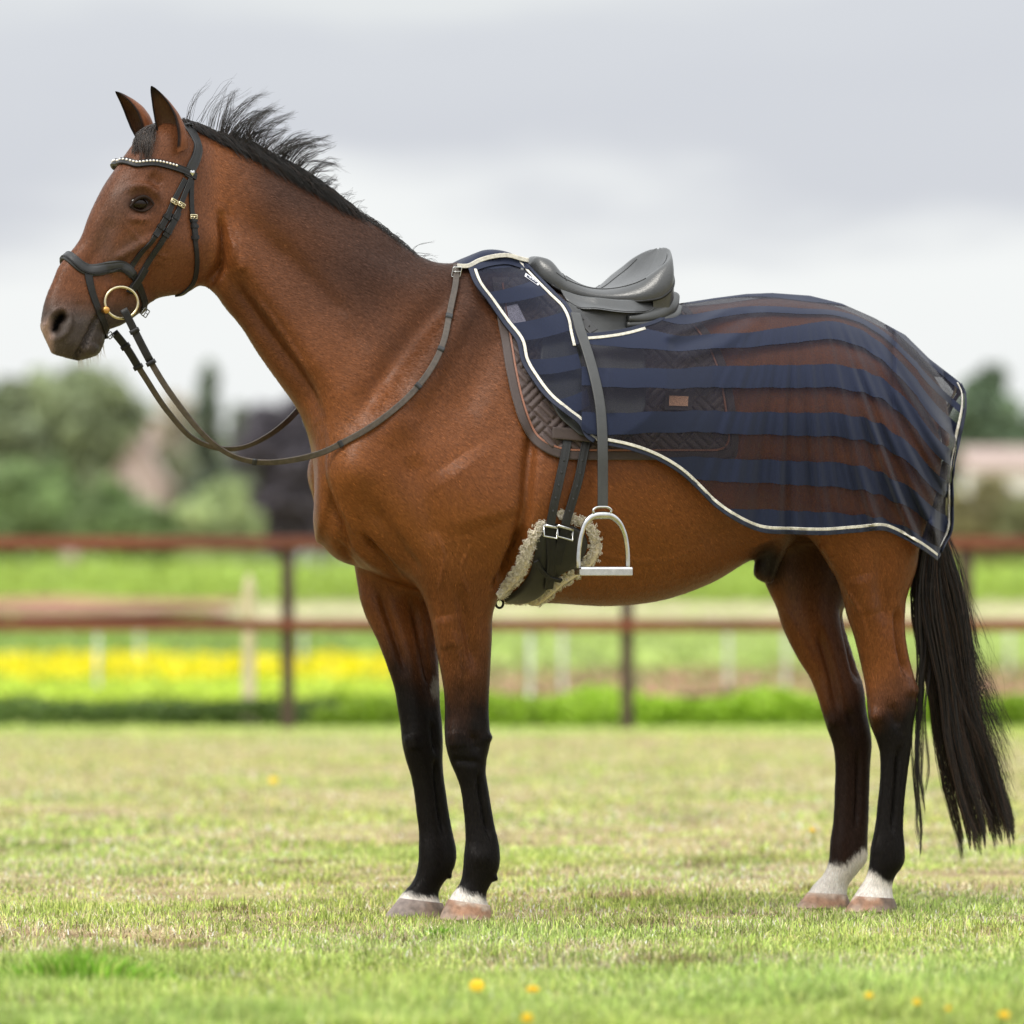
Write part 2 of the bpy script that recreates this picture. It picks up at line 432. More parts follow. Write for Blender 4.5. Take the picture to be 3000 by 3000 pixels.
def near_pix(p):
    """photo pixels of the vertices, far side mirrored to the near side"""
    m = p.copy(); m[:, 1] = np.abs(m[:, 1])
    return project(BODY.unlocal(m))
def seg_dist(px, line):
    line = np.asarray(line, float)
    best = np.full(len(px), 1e9)
    for a, b in zip(line[:-1], line[1:]):
        ab = b - a
        t = np.clip(((px - a) @ ab) / max(ab @ ab, 1e-9), 0, 1)
        best = np.minimum(best, np.linalg.norm(px - (a + t[:, None] * ab), axis=1))
    return best
def seg_dist_t(px, line):
    """distance to a polyline and the place along it (0..1)"""
    line = np.asarray(line, float)
    L = np.r_[0, np.cumsum(np.linalg.norm(np.diff(line, axis=0), axis=1))]
    best = np.full(len(px), 1e9); tt = np.zeros(len(px))
    for k, (a, b) in enumerate(zip(line[:-1], line[1:])):
        ab = b - a
        t = np.clip(((px - a) @ ab) / max(ab @ ab, 1e-9), 0, 1)
        d = np.linalg.norm(px - (a + t[:, None] * ab), axis=1)
        m = d < best
        best[m] = d[m]; tt[m] = (L[k] + t[m] * (L[k + 1] - L[k])) / max(L[-1], 1e-9)
    return best, tt
# ---- sculpting: strokes given as pixel lines, radius in pixels, height in metres
def stroke_field(p, strokes):
    """strokes: (line, radius, height, side, frame)"""
    nrm = vert_normals(p, bq)
    disp = np.zeros(len(p))
    Wp = BODY.unlocal(p); Wn = nrm[:, :1] * BODY.e + nrm[:, 1:2] * BODY.n + nrm[:, 2:3] * np.array([0, 0, 1.0])
    fr = {}
    for nm, pl in (('body', BODY), ('head', HEAD)):
        L = pl.local(Wp); sg = np.where(L[:, 1] >= 0, 1.0, -1.0)
        M = L.copy(); M[:, 1] = np.abs(M[:, 1])
        fr[nm] = (project(pl.unlocal(M)), np.clip((Wn @ pl.n) * sg * 1.6 + .15, 0, 1), sg, project(Wp))
    for line, r, h, side, frame in strokes:
        px, wgt, sg, raw = fr[frame]
        line = np.atleast_2d(np.asarray(line, float))
        if len(line) == 1: line = np.vstack([line, line + .01])
        elif len(line) > 2: line = catmull(line, len(line) * 5)
        use = raw if side == 'far' else px
        near = (use[:, 0] > line[:, 0].min() - 3 * r) & (use[:, 0] < line[:, 0].max() + 3 * r) & (use[:, 1] > line[:, 1].min() - 3 * r) & (use[:, 1] < line[:, 1].max() + 3 * r)
        if side == 'near': near &= sg > 0
        if side == 'far': near &= sg < 0
        i = np.nonzero(near)[0]
        d, tt = seg_dist_t(use[i], line)
        tap = 1.0 if np.ptp(line[:, 0]) + np.ptp(line[:, 1]) < 1.2 * r else np.clip(np.sin(np.pi * (.06 + .88 * tt)) * 1.7, 0, 1)
        ww = wgt[i] if side != 'far' else np.clip((Wn[i] @ BODY.n) * 1.6 + .15, 0, 1)
        disp[i] += (1.75 if frame == 'body' else 1.4) * h * tap * np.exp(-(d / r) ** 2) * ww
    return nrm * disp[:, None]

# soften the seams where neck, shoulder and quarters meet the trunk
_px = near_pix(bp)
seam = np.zeros(len(bp))
for ln, r in (([(1400,770),(1300,830),(1180,1000),(1060,1180),(930,1300)], 90), ([(940,1240),(960,1450)], 60), ([(1150,1350),(1250,1600)], 70), ([(1420,1350),(1470,1650)], 60),
              ([(2330,1100),(2290,1300),(2320,1500)], 90), ([(2600,1060),(2700,1200)], 60), ([(1100,1650),(1250,1740)], 40)):
    seam = np.maximum(seam, np.exp(-(seg_dist(_px, ln) / r) ** 2))
bp = smoother.run(bp, 40, .75 * seam)

B_, H_ = 'body', 'head'
strokes = [
 # neck and shoulder
 ([(668,790),(720,890),(800,1005),(880,1120),(930,1230)], 26, -.013, 'both', B_),
 ([(655,690),(760,830),(880,985),(975,1140)], 42, .009, 'both', B_),
 ([(690,600),(850,790),(1000,950),(1090,1060)], 36, -.007, 'both', B_),
 ([(700,520),(900,680),(1080,800),(1250,880)], 60, .007, 'both', B_),
 ([(1335,850),(1235,960),(1135,1090),(1035,1230)], 42, -.013, 'both', B_),
 ([(1390,850),(1300,1000),(1190,1180),(1110,1300)], 46, .009, 'both', B_),
 ([(1480,950),(1400,1100),(1330,1240)], 50, -.009, 'both', B_),
 ([(1340,1340),(1390,1420),(1430,1540)], 100, .010, 'both', B_),
 ([(1560,1240),(1548,1380),(1537,1500),(1500,1620),(1464,1712)], 20, -.014, 'both', B_), ([(1530,1560),(1495,1650),(1462,1716)], 13, -.016, 'both', B_),
 ([(1200,1330),(1240,1450),(1280,1600)], 40, -.007, 'both', B_),
 ([(1030,1380)], 75, .016, 'both', B_),
 ([(935,1262),(942,1400),(968,1500),(1010,1580)], 20, -.012, 'both', B_),
 ([(1086,1480),(1150,1580),(1225,1690)], 26, -.009, 'both', B_),
 ([(986,1590),(1044,1668),(1149,1756)], 11, -.014, 'near', B_),
 ([(1040,1600),(1130,1685),(1215,1740)], 16, .008, 'near', B_),
 ([(1058,1570),(1140,1660),(1222,1742)], 10, -.014, 'near', B_),
 ([(1345,1730),(1372,1850),(1388,1950)], 15, -.007, 'near', B_), ([(1300,1800),(1320,1900)], 30, .006, 'near', B_),
 ([(1110,1730),(1150,1850),(1185,1960)], 14, -.008, 'far', B_), ([(1210,1760),(1240,1900),(1262,2010)], 13, -.008, 'far', B_),
 # knees, cannons, fetlocks
 ([(1330,2140),(1335,2190)], 22, .006, 'near', B_), ([(1385,2150),(1400,2200)], 14, -.005, 'near', B_), ([(1430,2160)], 12, .005, 'near', B_), ([(1325,2225),(1400,2232)], 10, -.004, 'near', B_),
 ([(1402,2270),(1416,2360),(1434,2450)], 6, -.008, 'near', B_), ([(1274,2230),(1284,2340),(1300,2440)], 6, -.007, 'far', B_), ([(1205,2150),(1215,2195)], 20, .006, 'far', B_), ([(1268,2120),(1278,2200)], 8, -.006, 'far', B_),
 ([(1410,2510)], 26, .004, 'near', B_), ([(1452,2574)], 8, .010, 'near', B_), ([(1322,2570)], 8, .012, 'far', B_),
 # quarters
 ([(2400,1590),(2425,1640)], 30, .007, 'both', B_), ([(2590,1600),(2585,1720),(2600,1830)], 26, -.007, 'near', B_), ([(2520,1680),(2545,1800)], 34, .007, 'near', B_),
 ([(2632,1790),(2640,1900),(2660,1975)], 9, -.014, 'near', B_), ([(2470,1790),(2492,1900),(2512,1985)], 9, -.012, 'far', B_), ([(2400,1850),(2432,1960),(2455,2080)], 12, -.008, 'far', B_),
 ([(2672,2020)], 16, .006, 'near', B_), ([(2566,2095)], 18, .007, 'near', B_), ([(2610,2060),(2630,2130)], 14, -.005, 'near', B_), ([(2440,2110)], 16, .006, 'far', B_), ([(2490,2080),(2500,2140)], 12, -.005, 'far', B_),
 ([(2634,2190),(2624,2320),(2616,2430)], 6, -.008, 'near', B_), ([(2515,2200),(2514,2320),(2508,2420)], 6, -.007, 'far', B_),
 ([(2250,1480),(2290,1540),(2370,1580)], 24, -.012, 'both', B_), ([(2060,1600),(2160,1560),(2240,1480)], 45, -.006, 'both', B_),
 ([(1640,1500),(1700,1660)], 50, .003, 'both', B_),
 # veins and skin folds
 ([(1275,1560),(1300,1640),(1288,1720),(1305,1790)], 4.5, .0030, 'near', B_), ([(1370,1600),(1352,1680),(1372,1740)], 4, .0024, 'near', B_), ([(1690,1590),(1800,1632),(1930,1640),(2060,1600)], 7, .0014, 'both', B_),
 ([(1505,1575),(1478,1640),(1452,1690)], 6, .004, 'near', B_), ([(1520,1600),(1488,1665),(1465,1700)], 5, -.005, 'near', B_), ([(1000,1480),(1040,1560),(1110,1640)], 5, .0026, 'near', B_), ([(960,1440),(985,1540),(1030,1620)], 8, -.006, 'near', B_),
 ([(1330,1850),(1345,1930),(1350,2010)], 5, .0030, 'near', B_), ([(2480,1720),(2520,1790),(2540,1880)], 5, .0028, 'near', B_), ([(2290,1760),(2340,1850),(2400,1960)], 5, .0028, 'far', B_),
 ([(740,860),(830,980),(905,1090)], 7, .004, 'both', B_), ([(800,700),(920,820),(1030,930)], 26, -.005, 'both', B_), ([(1100,1080),(1170,1150),(1225,1230)], 34, -.004, 'both', B_),
 # head
 ([(372,660),(405,700),(452,742),(500,752)], 3.5, .0026, 'both', H_), ([(330,800),(372,790),(410,812)], 3.5, .0022, 'both', H_), ([(300,760),(330,830),(320,890)], 12, -.0035, 'both', H_), ([(390,628),(412,634),(436,628)], 3.5, -.003, 'both', H_), ([(396,640),(414,646),(434,642)], 3.0, .002, 'both', H_),
 ([(648,630),(655,700),(646,770),(612,832)], 13, -.018, 'both', B_), ([(680,700),(705,800)], 16, .006, 'both', B_), ([(668,600),(690,700),(700,780)], 10, -.005, 'both', B_),
 ([(455,690),(395,726),(335,760)], 11, .006, 'both', H_), ([(330,640),(296,720),(250,800)], 26, -.006, 'both', H_), ([(340,790),(400,770),(470,730)], 22, -.004, 'both', H_),
 ([(374,556),(408,545),(445,556),(462,580)], 12, .009, 'both', H_), ([(440,512),(476,545)], 20, -.009, 'both', H_), ([(411,600)], 25, -.009, 'both', H_), ([(380,640),(430,640)], 10, .003, 'both', H_),
 ([(548,730)], 75, .010, 'both', H_), ([(470,770),(446,830),(440,880)], 20, -.007, 'both', H_), ([(300,830),(350,880),(400,900)], 30, .003, 'both', H_),
 ([(156,974),(160,950),(178,926)], 14, -.030, 'both', H_), ([(174,922),(192,928)], 11, -.022, 'both', H_),
 ([(186,908),(203,930),(200,960),(178,985),(160,990)], 9, .007, 'both', H_), ([(140,965),(146,935),(165,912),(186,906)], 7, .006, 'both', H_),
 ([(286,925),(270,958),(250,998),(226,1038),(214,1058)], 4.5, -.012, 'both', H_), ([(262,1000),(250,1030)], 18, .005, 'both', H_), ([(290,985)], 22, .004, 'both', H_), ([(200,1000)], 26, .004, 'both', H_),
 ([(230,880),(240,940)], 18, -.003, 'both', H_), ([(140,945),(142,972)], 24, .003, 'both', H_), ([(280,1010),(265,1038)], 16, .005, 'both', H_),
]
bp = bp + stroke_field(bp, strokes)
bp = smoother.taubin(bp, 2)

# ---- coat colours (hair pigment, with shading contrast painted into the darker zones): bay, black points, mealy muzzle, white pasterns
def sst(a, b, x):
    t = np.clip((x - a) / (b - a), 0, 1)
    return t * t * (3 - 2 * t)
def coat_colour(p):
    W = BODY.unlocal(p)
    raw = project(W); px = near_pix(p); X, Y = px[:, 0], px[:, 1]
    far = p[:, 1] < 0
    n1, n2, n3 = vnoise(p, 9, 1), vnoise(p, 26, 2), vnoise(p, 90, 3)
    bay = np.array([.170, .056, .0165]); dark = np.array([.046, .0215, .0140]); black = np.array([.0095, .0078, .0070])
    white = np.array([.72, .66, .60]); muzzle = np.array([.058, .049, .044]); gold = np.array([.210, .072, .0165]); face = np.array([.120, .045, .021])
    c = np.tile(bay, (len(p), 1)) * (1 + .16 * n1 + .09 * n2)[:, None]
    def mix(c, col, f):
        return c + (col - c) * np.clip(f, 0, 1)[:, None]
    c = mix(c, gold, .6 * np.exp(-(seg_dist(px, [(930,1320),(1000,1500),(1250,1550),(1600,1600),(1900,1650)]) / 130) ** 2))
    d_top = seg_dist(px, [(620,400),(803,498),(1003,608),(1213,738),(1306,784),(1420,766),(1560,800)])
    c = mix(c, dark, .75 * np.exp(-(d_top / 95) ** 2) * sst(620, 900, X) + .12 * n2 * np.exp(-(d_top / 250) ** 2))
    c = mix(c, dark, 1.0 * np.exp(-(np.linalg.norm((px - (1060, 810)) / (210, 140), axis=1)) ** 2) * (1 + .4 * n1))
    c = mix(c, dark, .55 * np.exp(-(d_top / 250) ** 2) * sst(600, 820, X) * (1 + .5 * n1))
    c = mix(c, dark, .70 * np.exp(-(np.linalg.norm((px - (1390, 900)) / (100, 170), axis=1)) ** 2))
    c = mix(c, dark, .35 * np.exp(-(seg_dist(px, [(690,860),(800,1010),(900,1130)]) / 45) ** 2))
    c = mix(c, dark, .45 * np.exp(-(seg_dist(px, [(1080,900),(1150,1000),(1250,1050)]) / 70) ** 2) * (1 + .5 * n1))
    hf = sst(650, 600, X) * sst(1100, 1080, Y)
    c = mix(c, face, .75 * hf)
    c = mix(c, dark, hf * .75 * np.exp(-(np.linalg.norm((px - (400, 590)) / (70, 45), axis=1)) ** 2))
    c = mix(c, np.array([.10, .05, .033]), hf * .8 * np.exp(-(seg_dist(px, [(370,560),(300,700),(330,760),(390,720)]) / 40) ** 2))
    L = HEAD.local(W); hl = L.copy(); hl[:, 1] = np.abs(hl[:, 1]); hp = project(HEAD.unlocal(hl))
    ax = (hp - np.array([200., 1050.])) @ np.array([.25, -.968])          # distance up the head from the lips, pixels
    mz = hf * sst(225, 95, ax + 18 * n2 - .25 * (hp[:, 0] - 220))
    c = mix(c, muzzle, .92 * mz)
    c = mix(c, np.array([.34, .23, .19]), hf * .9 * sst(166, 136, hp[:, 0] + 6 * n2) * sst(915, 960, hp[:, 1]))
    c = mix(c, black * .6, hf * np.exp(-(seg_dist(hp, [(160,965),(168,945),(184,928)]) / 11) ** 2) * 1.3)
    c = mix(c, black, hf * .8 * np.exp(-(seg_dist(hp, [(286,925),(270,958),(250,998),(226,1038),(214,1058)]) / 4) ** 2))
    c = mix(c, black, hf * 1.0 * np.exp(-(np.linalg.norm((hp - (411, 598)) / (36, 22), axis=1)) ** 4))
    c = mix(c, muzzle, .55 * hf * sst(880, 960, Y) * sst(250, 300, X))
    # legs
    fore = (X < 1600) & (p[:, 2] < .95); hind = (X > 2100) & (p[:, 2] < .95)
    Yr, Xr = raw[:, 1], raw[:, 0]
    nn = 60 * n1 + 34 * n2 + 18 * n3 + 30 * vnoise(p * np.array([1, 1, .25]), 70, 12)
    f_n = sst(1770, 2110, Yr + nn - .25 * (1400 - Xr) * 1.0)
    f_f = sst(1810, 2070, Yr + nn * .6 + .25 * (1200 - Xr))
    c = mix(c, black, np.where(fore & ~far, f_n, 0)); c = mix(c, black, np.where(fore & far, f_f, 0))
    h_n = sst(1960, 2160, Yr + nn * .5 + .75 * (Xr - 2610)); h_f = sst(1960, 2140, Yr + nn * .5 + .8 * (Xr - 2480))
    c = mix(c, black, np.where(hind & ~far, h_n, 0)); c = mix(c, black, np.where(hind & far, h_f, 0))
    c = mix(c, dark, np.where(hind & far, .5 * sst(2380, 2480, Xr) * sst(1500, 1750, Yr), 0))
    j = 4 * n3 + 5 * n2 + 3 * vnoise(p, 260, 9)
    c = mix(c, white, np.where(fore & ~far, sst(-11, 9, Yr + j - (2600 + .42 * (Xr - 1348))), 0))
    c = mix(c, white, np.where(fore & far, sst(-11, 9, Yr + j - (2614 + .22 * (Xr - 1183))), 0))
    c = mix(c, white, np.where(hind & ~far, sst(-11, 9, Yr + j - (2553 + .45 * (Xr - 2547))), 0))
    c = mix(c, white, np.where(hind & far, sst(-11, 9, Yr + j - np.interp(Xr, [2426, 2478, 2500, 2530], [2530, 2538, 2512, 2492])), 0))
    c = mix(c, np.array([.17, .15, .13]), np.where(fore & far, np.exp(-(np.linalg.norm((raw - (1272, 2013)) / (12, 32), axis=1)) ** 6), 0))   # chestnut
    # sheath and inner thighs
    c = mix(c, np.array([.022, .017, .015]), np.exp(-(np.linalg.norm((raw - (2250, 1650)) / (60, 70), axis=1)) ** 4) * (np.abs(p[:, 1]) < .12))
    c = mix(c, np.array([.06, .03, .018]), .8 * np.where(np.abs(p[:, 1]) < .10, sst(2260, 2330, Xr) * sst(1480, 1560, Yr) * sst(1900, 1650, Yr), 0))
    return np.clip(c, .004, .9)

coat = bpy.data.materials.new('horse_coat'); coat.use_nodes = True
_n, _l = coat.node_tree.nodes, coat.node_tree.links
_b = _n['Principled BSDF']
_a = _n.new('ShaderNodeAttribute'); _a.attribute_name = 'tint'
_t = _n.new('ShaderNodeTexCoord')
_m = _n.new('ShaderNodeMapping'); _m.inputs['Scale'].default_value = (1, 1, .36); _m.inputs['Rotation'].default_value = (0, .5, 0)
_l.new(_t.outputs['Object'], _m.inputs[0])
_h = _n.new('ShaderNodeTexNoise'); _h.inputs['Scale'].default_value = 270; _h.inputs['Detail'].default_value = 3
_l.new(_m.outputs[0], _h.inputs['Vector'])
_h2 = _n.new('ShaderNodeTexNoise'); _h2.inputs['Scale'].default_value = 34; _h2.inputs['Detail'].default_value = 5
_l.new(_t.outputs['Object'], _h2.inputs['Vector'])
_r = _n.new('ShaderNodeMapRange'); _r.inputs[1].default_value = .3; _r.inputs[2].default_value = .7; _r.inputs[3].default_value = .84; _r.inputs[4].default_value = 1.17
_l.new(_h.outputs[0], _r.inputs[0])
_r2 = _n.new('ShaderNodeMapRange'); _r2.inputs[1].default_value = .3; _r2.inputs[2].default_value = .7; _r2.inputs[3].default_value = .92; _r2.inputs[4].default_value = 1.08
_l.new(_h2.outputs[0], _r2.inputs[0])
_mu = _n.new('ShaderNodeMath'); _mu.operation = 'MULTIPLY'; _l.new(_r.outputs[0], _mu.inputs[0]); _l.new(_r2.outputs[0], _mu.inputs[1])
_vm = _n.new('ShaderNodeVectorMath'); _vm.operation = 'SCALE'; _l.new(_a.outputs['Color'], _vm.inputs[0]); _l.new(_mu.outputs[0], _vm.inputs['Scale'])
_l.new(_vm.outputs[0], _b.inputs['Base Color'])
_b.inputs['Roughness'].default_value = .40; _b.inputs['Specular IOR Level'].default_value = .20
_b.inputs['Sheen Weight'].default_value = .0; _b.inputs['Sheen Roughness'].default_value = .45
_bu = _n.new('ShaderNodeBump'); _bu.inputs['Strength'].default_value = .38; _bu.inputs['Distance'].default_value = .003
_l.new(_h.outputs[0], _bu.inputs['Height'])
_l.new(_bu.outputs[0], _b.inputs['Normal'])
def gloss_by_pigment(m):
    """black hair is duller than the oily bay coat"""
    n, l = m.node_tree.nodes, m.node_tree.links
    at = [x for x in n if x.type == 'ATTRIBUTE'][0]
    bw = n.new('ShaderNodeRGBToBW'); l.new(at.outputs['Color'], bw.inputs[0])
    mr = n.new('ShaderNodeMapRange'); mr.inputs[1].default_value = .012; mr.inputs[2].default_value = .06; mr.inputs[3].default_value = .07; mr.inputs[4].default_value = .19
    l.new(bw.outputs[0], mr.inputs[0]); l.new(mr.outputs[0], n['Principled BSDF'].inputs['Specular IOR Level'])
gloss_by_pigment(coat)

horse = thing('horse', 'bay horse with black legs and white pasterns standing side-on on the grass', 'horse', tuple(BODY.p0))
body_world = BODY.unlocal(bp)
bq_w = bq[:, ::-1].copy()                       # the horse frame is left-handed
body_cols = coat_colour(bp)

# ---- ears: thin cupped shells, part of the same skin
def ear_mesh(base, tip, v0, v1, r, open_dir, bend, n=26, m=28):
    b = HEAD.world(*base, v0); t = HEAD.world(*tip, v1)
    ax = (t - b); ln = np.linalg.norm(ax); ax /= ln
    od = np.asarray(open_dir[0] * -HEAD.e + open_dir[1] * HEAD.n); od -= ax * (od @ ax); od /= np.linalg.norm(od)
    sd = np.cross(ax, od)
    V, C = [], []
    for shell in (0, 1):
        for i in range(n):
            s = i / (n - 1)
            prof = np.interp(s, [0, .12, .3, .5, .7, .86, .95, 1], [.80, .95, 1.0, .90, .66, .40, .22, .05])
            arc = np.interp(s, [0, .2, .5, 1], [2.75, 2.35, 2.0, 1.5])
            cen = b + ax * ln * s + od * bend * math.sin(s * math.pi) + sd * 0
            rr = r * prof - (0.0035 if shell else 0) * min(1, (1 - s) * 5 + .1)
            for j in range(m):
                a = (j / (m - 1) * 2 - 1) * arc
                V.append(cen - od * rr * math.cos(a) * .85 + sd * rr * math.sin(a))
                edge = abs(j / (m - 1) * 2 - 1)
                bayc, blk, inn = np.array([.14, .048, .018]), np.array([.012, .010, .010]), np.array([.085, .042, .022])
                if shell == 0:
                    f = max(sst(.84, .95, edge) * (s > .05), sst(.62, .95, s))
                    C.append(bayc + (blk - bayc) * float(f))
                else:
                    f = max(float(sst(.85, .98, edge)), float(sst(.72, .98, s)), .75 * (1 - float(sst(.0, .35, s))))
                    C.append(inn + (blk - inn) * f)
    q = []
    for i in range(n - 1):
        for j in range(m - 1):
            a = i * m + j
            q.append((a, a + 1, a + m + 1, a + m)); o = n * m
            q.append((o + a, o + a + m, o + a + m + 1, o + a + 1))
    for i in range(n - 1):
        for j in (0, m - 1):
            a = i * m + j; o = n * m + a
            q.append((a, o, o + m, a + m) if j else (a, a + m, o + m, o))
    return np.array(V), np.array(q), np.array(C)
ears = [ear_mesh((520, 446), (443, 252), .062, .052, .037, (.95, .66), -.014), ear_mesh((432, 402), (338, 268), -.046, -.056, .033, (.85, .12), -.010)]
# ---- eyelids: dark rims round the eyes
bvh_body = BVHTree.FromPolygons(body_world.tolist(), bq_w.tolist())
def cast(X, Y, bvh=None):
    d = np.array([(X - 1500) / FPX, 1.0, (HORIZON - Y) / FPX]); d /= np.linalg.norm(d)
    h = (bvh or bvh_body).ray_cast(Vector(CAMP), Vector(d))
    if h[0] is None: return None, None
    return np.array(h[0]), np.array(h[1])
EYE = (412, 596)
eye_hit, eye_n = cast(*EYE)
def mirror_head(W):
    L = HEAD.local(W); L[..., 1] *= -1
    return HEAD.unlocal(L)
lids = []
lid_up = catmull([(378,606),(388,592),(402,581),(420,577),(436,585),(447,600)], 22)
lid_lo = catmull([(378,606),(390,612),(405,618),(422,618),(436,611),(447,600)], 22)
def eye_pt(x, y, push):
    h, nn = cast(x, y)
    r = np.hypot((x - EYE[0]) / 40, (y - EYE[1]) / 24)
    return h + HEAD.n * (.0035 + push)
for ln, rad in ((lid_up, .0042), (lid_lo, .0024)):
    P = np.array([eye_pt(x, y, .0045 if rad > .004 else .0015) for x, y in ln])
    rings = []
    for i, pt in enumerate(P):
        tg = P[min(i + 1, len(P) - 1)] - P[max(i - 1, 0)]; tg /= np.linalg.norm(tg)
        u = np.cross(tg, HEAD.n); u /= np.linalg.norm(u); v = np.cross(u, tg)
        rr = rad * (.55 + .45 * math.sin(math.pi * i / (len(P) - 1)))
        rings.append([pt + rr * (math.cos(a) * u * 1.15 + math.sin(a) * v) for a in np.linspace(0, 2 * np.pi, 8, endpoint=False)])
    V = np.array(rings).reshape(-1, 3); k = len(P)
    q = np.array([(i * 8 + j, i * 8 + (j + 1) % 8, (i + 1) * 8 + (j + 1) % 8, (i + 1) * 8 + j) for i in range(k - 1) for j in range(8)])
    lids.append((V, q, np.tile([.020, .012, .009], (len(V), 1))))
    lids.append((mirror_head(V), q[:, ::-1], np.tile([.020, .012, .009], (len(V), 1))))
allV, allQ, allC, off = [body_world], [bq_w], [body_cols], len(body_world)
for V, q, C in ears + lids:
    allV.append(V); allQ.append(q + off); allC.append(C); off += len(V)
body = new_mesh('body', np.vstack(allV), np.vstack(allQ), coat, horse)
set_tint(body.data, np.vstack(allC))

# ---- eyeballs
m_eye = bpy.data.materials.new('eye'); m_eye.use_nodes = True
_b = m_eye.node_tree.nodes['Principled BSDF']
_b.inputs['Base Color'].default_value = (.010, .004, .0025, 1); _b.inputs['Roughness'].default_value = .04; _b.inputs['Specular IOR Level'].default_value = .28
def ellipsoid(center, rad, nu=24, nv=16, frame=None):
    th = np.linspace(0, np.pi, nv); ph = np.linspace(0, 2 * np.pi, nu, endpoint=False)
    V = np.array([[math.sin(t) * math.cos(a), math.sin(t) * math.sin(a), math.cos(t)] for t in th for a in ph]) * np.asarray(rad)
    if frame is not None: V = V @ np.asarray(frame)
    q = np.array([(i * nu + j, (i + 1) * nu + j, (i + 1) * nu + (j + 1) % nu, i * nu + (j + 1) % nu) for i in range(nv - 1) for j in range(nu)])
    return V + np.asarray(center), q
V, q = ellipsoid(eye_hit - HEAD.n * .0085, (.031, .0195, .0200), frame=[HEAD.e, HEAD.n, [0, 0, 1]])
new_mesh('eye', V, q, m_eye, horse)
new_mesh('eye', mirror_head(V), q[:, ::-1], m_eye, horse)

# ---- hooves
m_hoof = mat_attr('hoof_horn', 'tint', rough=.6, noise=.30, nscale=60, bump=.4, bscale=120)
def hoof(rows, vc, brown, name='hoof', lab=None):
    """rows: Fx,Fy,Bx,By,half width from coronet to ground (last row lands on z=0)"""
    P, t = loft_mesh(BODY, [S(a, b, c, d, w, 0, vc, 2.2) for a, b, c, d, w in rows], 16, 36)
    L = BODY.local(P)
    zmin = L[:, 2].min(); zmax = L[:, 2].max()
    L[:, 2] = (L[:, 2] - zmin) / (zmax - zmin) * (zmax - .001) + .001
    P = BODY.unlocal(L)
    s = (zmax - L[:, 2]) / zmax
    n = vnoise(L, 60, 5) + .6 * vnoise(L, 160, 6)
    ph = L[:, 0] - L[:, 0].min(); ph /= ph.max()
    pale, red, dk = np.array([.46, .35, .28]), np.array([.34, .185, .115]), np.array([.11, .085, .070])
    c = pale + (red - pale) * np.clip(sst(.10, .35, s + .22 * n) * brown * (1 - .7 * sst(.55, .9, s + .2 * n)), 0, 1)[:, None]
    c = c + (dk - c) * np.clip(sst(.5, .95, ph + .15 * n) * .7 + (1 - brown) * sst(.45, .8, ph) * .4 + .25 * n, 0, .85)[:, None]
    if lab: c = c + (np.array([.20, .17, .16]) - c) * np.clip(sst(.8, .3, ph + .1 * n), 0, .8)[:, None]
    o = new_mesh(name, P, t, m_hoof, horse)
    set_tint(o.data, c)
    return o
hoof([(1310,2634,1438,2656,.047), (1300,2656,1442,2676,.054), (1289,2682,1445,2694,.060), (1281,2706,1446,2706,.064)], NF, 1.0)
hoof([(1168,2630,1298,2650,.046), (1150,2656,1306,2668,.054), (1133,2680,1309,2684,.060), (1119,2700,1310,2698,.064)], FF, .6, lab='grey')
hoof([(2500,2624,2622,2634,.045), (2487,2646,2628,2652,.052), (2479,2662,2631,2666,.056), (2471,2680,2632,2680,.060)], NH, 1.0)
hoof([(2363,2614,2484,2622,.045), (2346,2640,2491,2644,.052), (2335,2656,2494,2658,.056), (2327,2672,2494,2672,.060)], FH, .9)
# ------------------------------------------------------------------ tack: helpers
m_black = mat_basic('black_leather', (.014, .0138, .0145, 1), .45, noise=.25, scale=60, bump=.12, bscale=400, spec=.28)
m_black2 = mat_basic('worn_black_leather', (.030, .0305, .032, 1), .46, noise=.2, scale=40, bump=.12, bscale=300, spec=.3)
m_rein = mat_basic('brown_rein_leather', (.060, .046, .035, 1), .55, noise=.3, scale=80, bump=.2, bscale=300)
m_brass = mat_basic('brass', (.62, .54, .36, 1), .28, metal=1.0, noise=.12, scale=80)
m_gun = mat_basic('gunmetal', (.16, .16, .16, 1), .3, metal=1.0)
m_steel = mat_basic('steel', (.52, .52, .51, 1), .13, metal=1.0, noise=.15, scale=60)
m_cream = mat_basic('cream_trim', (.64, .61, .54, 1), .8, noise=.2, scale=120, bump=.3, bscale=500)
m_navytrim = mat_basic('navy_binding', (.012, .017, .040, 1), .75, noise=.2, scale=120, bump=.2, bscale=500)

def c1(p): return [(80 + .41408 * a[0], 200 + .41408 * a[1]) + tuple(a[2:]) for a in p]
def c3(p): return [(1300 + .41408 * a[0], 680 + .41408 * a[1]) + tuple(a[2:]) for a in p]
def c5(p): return [(1350 + .31056 * a[0], 1250 + .31056 * a[1]) + tuple(a[2:]) for a in p]
def c2(p): return [(500 + .46584 * a[0], 200 + .46584 * a[1]) + tuple(a[2:]) for a in p]
def c8(p): return [(2100 + .62112 * a[0], 1550 + .62112 * a[1]) + tuple(a[2:]) for a in p]

def nearest(p):
    h = bvh_body.find_nearest(Vector(p))
    return np.array(h[0]), np.array(h[1])

